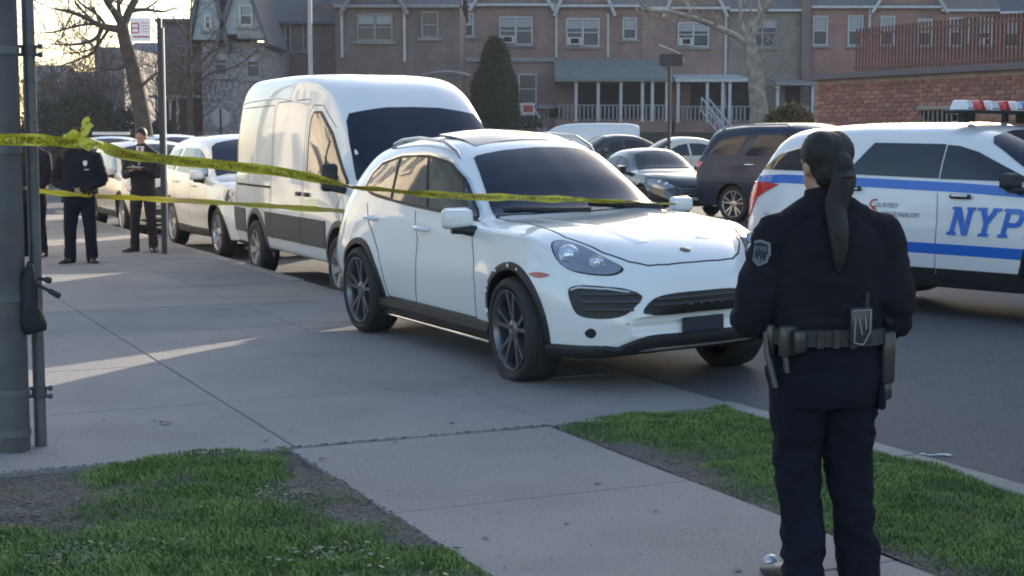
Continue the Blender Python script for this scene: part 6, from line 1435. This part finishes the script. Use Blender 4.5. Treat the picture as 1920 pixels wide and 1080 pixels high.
def hand(mb, wrist, d, palm_n, curl=.5, sc=1.0, side=1):
    """palm and five bent fingers; d: direction of the hand, palm_n: out of the palm"""
    w_ = Vector(wrist); d = Vector(d).normalized(); pn = Vector(palm_n); pn = (pn - d * pn.dot(d)).normalized(); ac = d.cross(pn) * side
    for k in range(4): q = w_ + ac * (k - 1.5) * .019 * sc; mb.tube([q, q + d * .045 * sc, q + d * .085 * sc], [.014 * sc, .0155 * sc, .012 * sc], 8); mb.ball(q + d * .085 * sc, .0118 * sc, 8, 6)
    for k, ln in enumerate((.068, .078, .073, .058)):
        b = w_ + d * .082 * sc + ac * (k - 1.5) * .0205 * sc; dd = d.copy(); pts = [b]; 
        for s_ in range(3):
            dd = (dd + pn * curl * (.55 + .35 * s_)).normalized(); pts.append(pts[-1] + dd * ln * sc * (.42, .32, .26)[s_])
        mb.tube(pts, [.0092 * sc, .0088 * sc, .0078 * sc, .0065 * sc], 8); mb.ball(pts[-1], .0064 * sc, 8, 6)
    b = w_ + d * .02 * sc - ac * .030 * sc; p1 = b + (d * .6 - ac * .6 + pn * .3).normalized() * .036 * sc; p2 = p1 + (d * .9 - ac * .1 + pn * .4).normalized() * .03 * sc
    mb.tube([b + ac * .012, b, p1, p2], [.015 * sc, .0135 * sc, .011 * sc, .008 * sc], 8); mb.ball(p2, .008 * sc, 8, 6)
def head(mb, c, yaw, sc=1.0, pitch=0.0):
    """c: centre of the skull; face looks along +y turned by yaw"""
    M = Matrix.Translation(c) @ Matrix.Rotation(yaw, 4, 'Z') @ Matrix.Rotation(pitch, 4, 'X') @ Matrix.Scale(sc, 4)
    o = len(mb.v)
    mb.ball((0, -.008, .02), (.077, .095, .10), 20, 14); mb.ball((0, .022, -.045), (.056, .066, .070), 18, 12); mb.ball((0, .052, -.085), (.026, .026, .022), 10, 8)
    mb.ball((0, .093, -.012), (.011, .014, .024), 10, 8); mb.ball((0, .104, -.028), (.015, .012, .010), 10, 8)
    mb.ball((0, .085, -.060), (.024, .010, .007), 10, 6); mb.ball((0, .084, -.069), (.020, .010, .007), 10, 6)
    for s_ in (-1, 1): mb.ball((s_ * .079, -.005, -.01), (.010, .018, .032), 10, 8); mb.ball((s_ * .03, .078, .018), (.022, .012, .009), 10, 6)
    mb.v[o:] = [tuple(M @ Vector(v)) for v in mb.v[o:]]; return M
def person(name, loc, rz, J, outfit, label, voxel=.009, hair_fn=None, hands=True, big=False):
    """J: joints in metres, +y is the way the body faces"""
    root = empty(name, loc, rz, label, 'person')
    body = MB()
    t = J['torso']; ellipse_loft(body, [(cx, cy, z, rx * .86, ry * .86) for cx, cy, z, rx, ry in t])
    for s_ in ('L', 'R'):
        sh, el, wr = J['arm' + s_]; chain_mesh(body, [sh, el, wr], [.055, .042, .028]); hp, kn, an, toe = J['leg' + s_]
        chain_mesh(body, [hp, kn, an], [.085, .055, .040]); chain_mesh(body, [an, an.lerp(toe, .7)] if isinstance(an, Vector) else [an, tuple(Vector(an).lerp(Vector(toe), .6))], [.032, .020], flat=.7)
        if hands: hd = J['hand' + s_]; hand(body, wr, hd[0], hd[1], hd[2], side=-1 if s_ == 'L' else 1)
    hc = Vector(J['head']); nk = Vector(J['neck']); chain_mesh(body, [nk - Vector((0, 0, .08)), nk, hc + Vector((0, -.01, -.04))], [.062, .054, .055]); HM = head(body, hc, J.get('head_yaw', 0), 1.0, J.get('head_pitch', 0))
    bme = fuse(body, voxel, 3); bme.shade_smooth(); bme.materials.append(M_SKIN); bo = link('body', bme, root)
    for s_ in (-1, 1): m = MB(); m.ball((s_ * .029, .0835, .006), (.010, .006, .006), 8, 6); e = m.build('eye', mat('eye_dark', (.02, .015, .012), .2), bo, 60); e.matrix_local = HM
    jm, tm = (M_SUIT, M_SUIT) if outfit == 'suit' else (M_UNI, M_UNIP)
    jk = MB(); jz = J.get('hem', .93); ellipse_loft(jk, [(cx, cy, z, rx, ry) for cx, cy, z, rx, ry in t if z >= jz - .04])
    k = J.get('sleeve', 1.0)
    for s_ in ('L', 'R'):
        sh, el, wr = [Vector(p) for p in J['arm' + s_]]; chain_mesh(jk, [sh, sh.lerp(el, .5), el, el.lerp(wr, .55), wr], [.083 * k, .078 * k, .068 * k, .058 * k, .047 * k])
    chain_mesh(jk, [nk - Vector((0, 0, .10)), nk - Vector((0, 0, .02))], [.10, .074]); 
    for sx in (-1, 1): chain_mesh(jk, [(nk.x, nk.y, nk.z - .05), tuple(Vector(J['armL' if sx < 0 else 'armR'][0]) + Vector((0, 0, .0)))], [.085, .072])
    jme = fuse(jk, voxel * 1.1, 5); z = [(J['armL'][1], .2, 1.5), (J['armR'][1], .2, 1.5), ((0, 0, jz + .08), .22, .8)]; folds(jme, .010 if big else .006, (6, 6, 11), 3, z); jme.materials.append(jm); jo = link('jacket', jme, root)
    tr = MB(); tt = [(cx, cy, z_, rx, ry) for cx, cy, z_, rx, ry in t if z_ <= max(jz + .08, 1.03)]; ellipse_loft(tr, [(a, b, c, d * .96, e * .96) for a, b, c, d, e in tt])
    for s_ in ('L', 'R'):
        hp, kn, an, toe = [Vector(p) for p in J['leg' + s_]]; chain_mesh(tr, [hp, hp.lerp(kn, .5), kn, kn.lerp(an, .5), an + Vector((0, 0, -.045))], [r_ * J.get('legk', 1.0) for r_ in (.118, .103, .083, .078, .076)])
    tme = fuse(tr, voxel * 1.1, 5); folds(tme, .009 if big else .005, (7, 7, 9), 8, [(J['legL'][1], .2, 1.2), (J['legR'][1], .2, 1.2), (J['legL'][2], .18, 1.8), (J['legR'][2], .18, 1.8)]); tme.materials.append(tm); link('trousers', tme, root)
    for s_ in ('L', 'R'):
        an, toe = Vector(J['leg' + s_][2]), Vector(J['leg' + s_][3]); d = (toe - an); d.z = 0; d.normalize(); sh = MB(); sd_ = Vector((-d.y, d.x, 0))
        b = Vector((an.x, an.y, 0)) - d * .05; prof = [(-.01, .040, .085), (.05, .047, .10), (.11, .050, .092), (.17, .053, .070), (.24, .050, .055), (.295, .030, .040)]; o = len(sh.v); q = 10
        for (a, wd, h) in prof:
            c = b + d * a
            for i in range(q): th = math.pi * 2 * i / q; y_, z_ = math.cos(th) * wd, max(-.001, math.sin(th) * h * .62 + h * .40); sh.v.append(tuple(c + sd_ * y_ + Vector((0, 0, z_))))
        for i in range(len(prof) - 1):
            for j in range(q): j2 = (j + 1) % q; sh.f.append((i * q + j, i * q + j2, (i + 1) * q + j2, (i + 1) * q + j)); sh.mi.append(0)
        sh.f += [tuple(range(q))[::-1], tuple(range(len(sh.v) - q, len(sh.v)))]; sh.mi += [0, 0]; sh.build('shoe', M_LEATHER, root, 60)
    return root, HM, jme
def surf(me):
    bm = bmesh.new(); bm.from_mesh(me); b = BVHTree.FromBMesh(bm); bm.free(); return b
def belt(root, z, rx, ry, cy=0, cx=0, h=.055, mt=M_LEATHER, tilt=0):
    m = MB(); n = 48; prof = [(-.002, -h / 2), (.012, -h / 2 + .006), (.013, h / 2 - .006), (-.002, h / 2)]
    for k in range(n):
        a = 2 * math.pi * k / n; ca, sa_ = math.cos(a), math.sin(a); X, Y_ = math.copysign(abs(ca) ** .87, ca), math.copysign(abs(sa_) ** .87, sa_)
        for dr, dz in prof: m.v.append((cx + X * (rx + dr), cy + Y_ * (ry + dr), z + dz + tilt * X))
    for k in range(n):
        for j in range(3): a, b = k * 4 + j, ((k + 1) % n) * 4 + j; m.f.append((a, b, b + 1, a + 1)); m.mi.append(0)
    return m.build('duty_belt', mt, root, 50)
def pouch(par, c, d, rz, name='pouch', mt=M_LEATHER, bev=.012):
    m = MB(); m.box((0, 0, 0), d); me = m.mesh(name, mt); bevel_mesh(me, bev, 2); sharp(me, 50); o = link(name, me, par); o.location = c; o.rotation_euler = (0, 0, rz); return o
# ---------------------------------------------------------------- officer in the foreground, seen from behind
J = dict(torso=[(0, .0, .70, .175, .135), (0.0, 0, .78, .205, .15), (0, 0, .86, .208, .148), (.0, 0, .95, .200, .140), (0, 0, 1.03, .207, .146), (.005, 0, 1.15, .215, .152), (.005, 0, 1.25, .218, .150), (.01, 0, 1.33, .20, .128), (.01, 0, 1.40, .125, .095), (.005, .005, 1.45, .072, .072)],
  armL=((-.185, .0, 1.325), (-.278, -.01, 1.035), (-.155, .215, 1.01)), armR=((.20, .0, 1.325), (.262, -.02, 1.03), (.14, .215, 1.03)),
  handL=((.7, .6, -.1), (0, -.3, -1), .6), handR=((-.7, .6, -.1), (0, -.3, -1), .6),
  legL=((-.098, 0, .84), (-.088, .03, .48), (-.062, -.02, .10), (-.125, .13, .03)), legR=((.10, 0, .84), (.112, .045, .48), (.155, .03, .10), (.19, .20, .03)),
  head=(-.012, .015, 1.585), neck=(-.005, .0, 1.47), head_yaw=.38, hem=.93, sleeve=1.06, legk=1.0)
of1, HM1, J1 = person('person', (1.16, 5.70, 0), .06, J, 'uniform', 'police officer in dark navy uniform with a long ponytail, her back to the camera', .008, big=True)
of1.scale = (1.0, 1.0, 1.0)
# hair: cap of hair, bun of the parting, ponytail down the back
hm = MB(); o = 0
hm.ball((0, -.022, .030), (.086, .093, .098), 22, 16); hm.ball((0, -.055, -.02), (.072, .062, .075), 18, 12); hm.ball((-.03, -.02, .05), (.065, .085, .08), 16, 10); hm.ball((.034, -.02, .05), (.065, .085, .08), 16, 10)
hm.v = [tuple(HM1 @ Vector(v)) for v in hm.v]
tail = [HM1 @ Vector((0, -.10, .005)), HM1 @ Vector((0, -.125, -.04)), Vector((.0, -.125, 1.44)), Vector((.002, -.160, 1.36)), Vector((.004, -.170, 1.30)), Vector((.003, -.170, 1.25)), Vector((.002, -.168, 1.215))]
chain_mesh(hm, tail, [.050, .052, .048, .044, .038, .028, .010], flat=.55)
hme = fuse(hm, .006, 4)
bm = bmesh.new(); bm.from_mesh(hme); bm.normal_update()
for v in bm.verts: v.co += v.normal * (.0011 * math.sin(v.co.x * 520 + 4 * noise.noise((v.co.x * 6, v.co.y * 6, v.co.z * 6))) * (1 if v.co.z < 1.52 else .35) + .002 * noise.noise((v.co.x * 40, v.co.y * 40, v.co.z * 9)))
bm.to_mesh(hme); bm.free(); hme.shade_smooth(); hme.materials.append(M_HAIR); link('hair', hme, of1)
m = MB(); m.lathe([(.030, -.012), (.037, -.006), (.037, .006), (.030, .012)], 18, 'Z', tuple(HM1 @ Vector((0, -.122, -.035)))); m.build('hair_tie', M_BLACKPL, of1, 60)
# collar
m = MB(); n = 30
for k in range(n):
    a = 2 * math.pi * k / n
    for r_, z_ in ((.086, 1.425), (.082, 1.475), (.078, 1.497), (.070, 1.493), (.070, 1.44)): m.v.append((-.002 + r_ * math.cos(a) * 1.02, .0 + r_ * math.sin(a), z_ - .012 * math.sin(a)))
for k in range(n):
    for j in range(4): a, b = k * 5 + j, ((k + 1) % n) * 5 + j; m.f.append((a, b, b + 1, a + 1)); m.mi.append(0)
m.build('collar', M_UNI, of1, 70)
# shoulder patch projected on the sleeve
SB = surf(J1)
def decal_on(bv, root, name, poly, org, n, mt, off=.004, up=Vector((0, 0, 1))):
    n = Vector(n).normalized(); uu = up.cross(n).normalized(); vv = n.cross(uu); V = []; st = .006
    xs = [p[0] for p in poly]; ys = [p[1] for p in poly]; B_ = []
    for i, p in enumerate(poly):
        q = poly[(i + 1) % len(poly)]; k = max(1, int(math.dist(p, q) / st)); B_ += [Vector((p[0] + (q[0] - p[0]) * j / k, p[1] + (q[1] - p[1]) * j / k)) for j in range(k)]
    inn = []
    x = min(xs)
    while x < max(xs):
        y = min(ys)
        while y < max(ys):
            c = False
            for i in range(len(B_)):
                a, b = B_[i], B_[(i + 1) % len(B_)]
                if (a.y > y) != (b.y > y) and x < (b.x - a.x) * (y - a.y) / (b.y - a.y) + a.x: c = not c
            if c and min((Vector((x, y)) - b).length for b in B_) > st * .5: inn.append(Vector((x, y)))
            y += st
        x += st
    vs, es, fs, *_ = delaunay_2d_cdt(B_ + inn, [(i, (i + 1) % len(B_)) for i in range(len(B_))], [], 1, 1e-6); W = []
    for q in vs:
        p = Vector(org) + uu * q.x + vv * q.y; h = bv.ray_cast(p + n * .3, -n); W.append((h[0] + n * off) if h[0] is not None else p)
    me = bpy.data.meshes.new(name); me.from_pydata([tuple(p) for p in W], [], fs); me.materials.append(mt); me.shade_smooth(); return link(name, me, root)
PT = mat('patch_white', (.20, .20, .21), .9); PB_ = mat('patch_navy', (.02, .022, .04), .8)
sh_ = [(-.033, .040), (0, .047), (.033, .040), (.035, .0), (.025, -.032), (0, -.050), (-.025, -.032), (-.035, .0)]
PN = (-.84, -.52, .22); PO = (-.225, -.05, 1.262)
decal_on(SB, of1, 'shoulder_patch', sh_, PO, PN, PT, .006)
decal_on(SB, of1, 'patch_field', [(x * .80, y * .80) for x, y in sh_], PO, PN, PB_, .0075)
n_ = Vector(PN).normalized(); u_ = Vector((0, 0, 1)).cross(n_).normalized(); v_ = n_.cross(u_)
def pt(x, y): 
    p = Vector(PO) + u_ * x + v_ * y; h = SB.ray_cast(p + n_ * .3, -n_); return (h[0] if h[0] is not None else p) + n_ * .009
for i, ch in enumerate('NYPD'):
    m = MB(); 
    for k, st in enumerate(GL[ch]): m.add([tuple(pt((-.026 + i * .013) + a * .013, .006 + b * .017) + n_ * .0002 * k) for a, b in st], [tuple(range(len(st)))])
    m.build('patch_letter', PT, of1)
for a, b, c, d in ((-.018, -.030, .018, -.030), (-.012, -.018, -.012, -.038), (.012, -.018, .012, -.038), (0, -.012, 0, -.042)):
    m = MB(); m.tube([pt(a, b), pt((a + c) / 2, (b + d) / 2), pt(c, d)], .0022, 4); m.build('patch_emblem', PT, of1)
# duty belt with its gear
M_HOL = mat('holster_black', (.03, .03, .03), .4, coat=.3)
bl = belt(of1, .965, .212, .152, h=.070, mt=mat('belt_leather', (.030, .030, .027), .45, coat=.3, bump=.4, bscale=300))
for kx in (-.06, .0, .06): m = MB(); m.box((kx, -.168, .965), (.024, .014, .066)); m.build('belt_keeper', M_LEATHER, bl)
# radio with mesh-like case at the right of the back, holster at the right hip, pouches and baton at left
rd = pouch(bl, (.085, -.178, 1.015), (.078, .042, .135), -.12, 'radio_pouch', M_HOL)
mw = mat('radio_print', (.25, .25, .25), .5)
for (a, b, c, d) in ((-.034, .055, .030, .060), (.030, .060, .030, -.02), (.030, -.02, .006, -.066), (.006, -.066, -.026, -.060), (-.026, -.060, -.022, .03), (-.01, .03, .002, -.03), (.012, .035, .016, -.01)):
    m = MB(); m.tube([(a, -.0265, b), (c, -.0265, d)], .0028, 5); m.build('case_edge', mw, rd)
m = MB(); m.tube([(.02, 0, .06), (.022, .0, .12)], .007, 8); m.build('antenna', M_BLACKPL, rd, 60)
ho = pouch(bl, (.222, -.05, .885), (.052, .09, .20), -.1, 'holster', M_HOL, .016); m = MB(); m.tube([(0, .01, .09), (0, -.035, .14)], .016, 8); m.build('pistol_grip', M_BLACKPL, ho, 60)
pouch(ho, (.0, -.01, -.125), (.035, .06, .07), 0, 'holster_tip', M_HOL, .014)
for i, (x, y, z, dx, dz, rz) in enumerate(((-.165, -.128, .955, .075, .115, .5), (-.212, -.05, .95, .05, .12, 1.2), (-.13, -.15, .955, .05, .085, .35))): pouch(bl, (x, y, z), (dx, .038, dz), rz, 'pouch', M_HOL)
m = MB(); m.tube([(-.232, -.055, .98), (-.228, -.075, .90), (-.205, -.11, .78)], [.013, .014, .012], 8); m.build('baton', M_HOL, bl, 60)
m = MB(); m.tube([(-.190, -.125, 1.0), (-.172, -.14, .84)], .011, 8); m.build('torch', M_HOL, bl, 60)
m = MB(); m.box((.204, -.02, .735), (.03, .12, .10)); me = m.mesh('p', M_UNIP); bevel_mesh(me, .014, 2); link('trouser_pocket', me, of1)
# jacket seam and hem
m = MB(); n = 40
for k in range(n):
    a = 2 * math.pi * k / n
    for r_, z_ in ((1.0, .995), (1.035, 1.0), (1.04, 1.03), (1.0, 1.04)): m.v.append((.0 + .210 * r_ * math.copysign(abs(math.cos(a)) ** .87, math.cos(a)), .150 * r_ * math.copysign(abs(math.sin(a)) ** .87, math.sin(a)), z_))
for k in range(n):
    for j in range(3): a, b = k * 4 + j, ((k + 1) % n) * 4 + j; m.f.append((a, b, b + 1, a + 1)); m.mi.append(0)
m.build('jacket_hem', M_UNI, of1, 60)
# highlight on the toe of her left shoe, built as a pale ball
m = MB(); m.ball((-.140, .19, .045), (.034, .030, .030), 12, 8); m.build('toe_highlight', mat('toe_glint', (.5, .5, .52), .3, metal=.4), of1, 60)
# ---------------------------------------------------------------- officer standing at left, hands at the belt
J2 = dict(torso=[(0, 0, .74, .185, .13), (0, 0, .84, .20, .15), (0, .01, .95, .205, .165), (0, .015, 1.08, .215, .175), (0, .01, 1.22, .225, .17), (0, 0, 1.36, .225, .14), (0, -.01, 1.45, .14, .10), (0, 0, 1.52, .07, .07)],
  armL=((-.215, 0, 1.39), (-.30, .02, 1.10), (-.06, .205, .98)), armR=((.215, 0, 1.39), (.31, .0, 1.10), (.075, .215, .97)),
  handL=((.85, .25, -.3), (0, -1, .1), .5), handR=((-.85, .25, -.3), (0, -1, .1), .5),
  legL=((-.10, 0, .86), (-.12, .03, .49), (-.135, 0, .09), (-.19, .15, .03)), legR=((.10, 0, .86), (.135, .03, .49), (.15, 0, .09), (.21, .15, .03)),
  head=(0, .02, 1.66), neck=(0, 0, 1.55), hem=.93, sleeve=1.05)
def officer_gear(root, HM, badge=True, cap=True):
    b = belt(root, .965, .215, .165, .008, mt=M_LEATHER)
    pouch(b, (.225, .0, .89), (.05, .09, .18), 0, 'holster', M_HOL); pouch(b, (-.215, .05, .955), (.05, .045, .09), .5); pouch(b, (-.12, .17, .955), (.06, .04, .08), .2); pouch(b, (.13, .17, .96), (.05, .04, .07), -.2)
    if badge:
        m = MB(); m.add([(.10 + a * 1.0, .20, 1.32 + c) for a, c in ((-.028, .03), (0, .04), (.028, .03), (.026, -.012), (0, -.04), (-.026, -.012))], [(0, 1, 2, 3, 4, 5)]); o = len(m.v); m.v += [(x_, y_ - .03, z_) for x_, y_, z_ in m.v]; m.f += [(k, (k + 1) % 6, 6 + (k + 1) % 6, 6 + k) for k in range(6)]; m.mi += [0] * 6
        m.v = [(-x_, y_ - .012, z_) for x_, y_, z_ in m.v]; m.build('badge', mat('badge_silver', (.65, .65, .62), .3, metal=.7), root)
        m = MB(); m.box((-.12, .188, 1.24), (.055, .012, .012)); m.build('name_bar', MATS['badge_silver'], root)
        m = MB(); m.box((.20, .10, 1.42), (.05, .04, .09)); m.build('shoulder_radio', M_BLACKPL, root)
    if cap:
        m = MB(); m.lathe([(.092, .045), (.096, .07), (.120, .105), (.118, .118), (.0, .128)], 26, 'Z'); m.lathe([(.094, .04), (.094, .075)], 26, 'Z'); m.v = [tuple(HM @ Vector((x_, y_ * 1.1 - .005, z_))) for x_, y_, z_ in m.v]; c = m.build('cap', M_UNI, root, 40)
        m = MB(); V = [(math.sin(a) * .09, math.cos(a) * .098, .05) for a in [(-1.0 + .2 * k) for k in range(11)]] + [(math.sin(a) * .088, .045 + math.cos(a) * .115, .032) for a in [(-1.0 + .2 * k) for k in range(11)]]
        m.add([tuple(HM @ Vector(v)) for v in V], [(k, k + 1, k + 12, k + 11) for k in range(10)]); m.build('cap_peak', M_LEATHER, c)
    h = MB(); h.ball((0, -.028, .022), (.087, .096, .098), 16, 10); h.v = [tuple(HM @ Vector(v)) for v in h.v]; h.build('hair', M_HAIR, root, 60)
of2, HM2, _ = person('person', (-5.73, 20.55, 0), math.pi + .12, J2, 'uniform', 'officer in dark uniform facing the camera on the sidewalk, hands together at the belt', .010)
officer_gear(of2, HM2)
# second officer half hidden behind the fence pipe
J3 = dict(J2); J3.update(armL=((-.215, 0, 1.39), (-.27, .03, 1.10), (-.20, .17, .95)), armR=((.215, 0, 1.39), (.27, .03, 1.10), (.16, .20, 1.0)), handL=((.3, .5, -.6), (1, -.3, 0), .4), handR=((-.5, .5, -.3), (0, -.5, -.6), .5))
of3, HM3, _ = person('person', at(64, 21.6, z=0.0), math.pi - .25, J3, 'uniform', 'officer in dark uniform mostly hidden behind the gate pipe at the far left', .012); officer_gear(of3, HM3)
# man in a suit reading a paper
J4 = dict(torso=[(0, 0, .80, .165, .12), (0, 0, .90, .175, .125), (0, 0, 1.02, .175, .125), (0, .0, 1.15, .185, .13), (0, 0, 1.28, .20, .135), (0, 0, 1.38, .20, .12), (0, 0, 1.46, .12, .09), (0, 0, 1.52, .062, .062)],
  armL=((-.19, 0, 1.39), (-.245, .02, 1.12), (-.07, .26, 1.20)), armR=((.19, 0, 1.39), (.25, .02, 1.12), (.07, .26, 1.18)),
  handL=((.7, .6, .25), (.2, .3, .8), .45), handR=((-.6, .6, .2), (0, .2, .9), .45),
  legL=((-.09, 0, .87), (-.12, .03, .49), (-.14, 0, .09), (-.20, .15, .03)), legR=((.09, 0, .87), (.12, .03, .49), (.14, 0, .09), (.20, .15, .03)),
  head=(.0, .04, 1.665), neck=(0, .01, 1.55), head_pitch=-.35, hem=.76, sleeve=.86, legk=.86)
mn, HM4, JM4 = person('person', (-5.36, 22.5, 0), math.pi - .1, J4, 'suit', 'man in a dark suit and red tie looking down at papers beside the sign pole', .010)
h = MB(); h.ball((0, -.026, .040), (.089, .102, .098), 16, 10); h.v = [tuple(HM4 @ Vector(v)) for v in h.v]; h.build('hair', M_HAIR, mn, 60)
SM = surf(JM4)
decal_on(SM, mn, 'shirt', [(-.062, .155), (.062, .155), (.050, .02), (0, -.13), (-.050, .02)], (0, .3, 1.375), (0, 1, 0), M_SHIRT, .006)
decal_on(SM, mn, 'tie', [(-.016, .14), (.016, .14), (.020, -.06), (0, -.10), (-.020, -.06)], (0, .3, 1.375), (0, 1, 0), mat('tie_red', (.22, .03, .05), .6), .010)
m = MB(); m.box((0, .33, 1.235), (.20, .14, .006)); pp_ = m.build('papers', mat('paper_white', (.75, .75, .75), .6)); pp_.location = (0, 0, 0)
bpy.context.view_layer.update(); pp_.matrix_world = mn.matrix_world.copy(); tag(pp_, 'white papers held in the hands of the man in the dark suit', 'papers')
# officer at the right edge: only an elbow reaches into the picture
J5 = dict(J2); J5.update(armL=((-.215, 0, 1.36), (-.345, -.03, 1.12), (-.16, .16, .98)), armR=J2['armR'])
of5, HM5, _ = person('person', at(2036, 8.0, z=ROAD_Z), .1, J5, 'uniform', 'officer at the right edge, only a dark elbow showing in the frame', .012); officer_gear(of5, HM5)
# ================================================================ thin air haze round the whole scene
m = MB(); m.box((0, 100, 13.9), (316, 356, 32.2)); hz = m.build('haze', []); hz.data.materials.clear()
hm_ = bpy.data.materials.new('haze_air'); hm_.use_nodes = True; nt_ = hm_.node_tree; nt_.nodes.clear(); pv_ = nt_.nodes.new('ShaderNodeVolumePrincipled'); pv_.inputs['Color'].default_value = (.86, .88, .95, 1); pv_.inputs['Density'].default_value = .0006; pv_.inputs['Anisotropy'].default_value = 0.0
oo_ = nt_.nodes.new('ShaderNodeOutputMaterial'); nt_.links.new(pv_.outputs[0], oo_.inputs['Volume']); hz.data.materials.append(hm_)
tag(hz, 'thin pale haze in the air of the whole street', 'haze', kind='stuff')
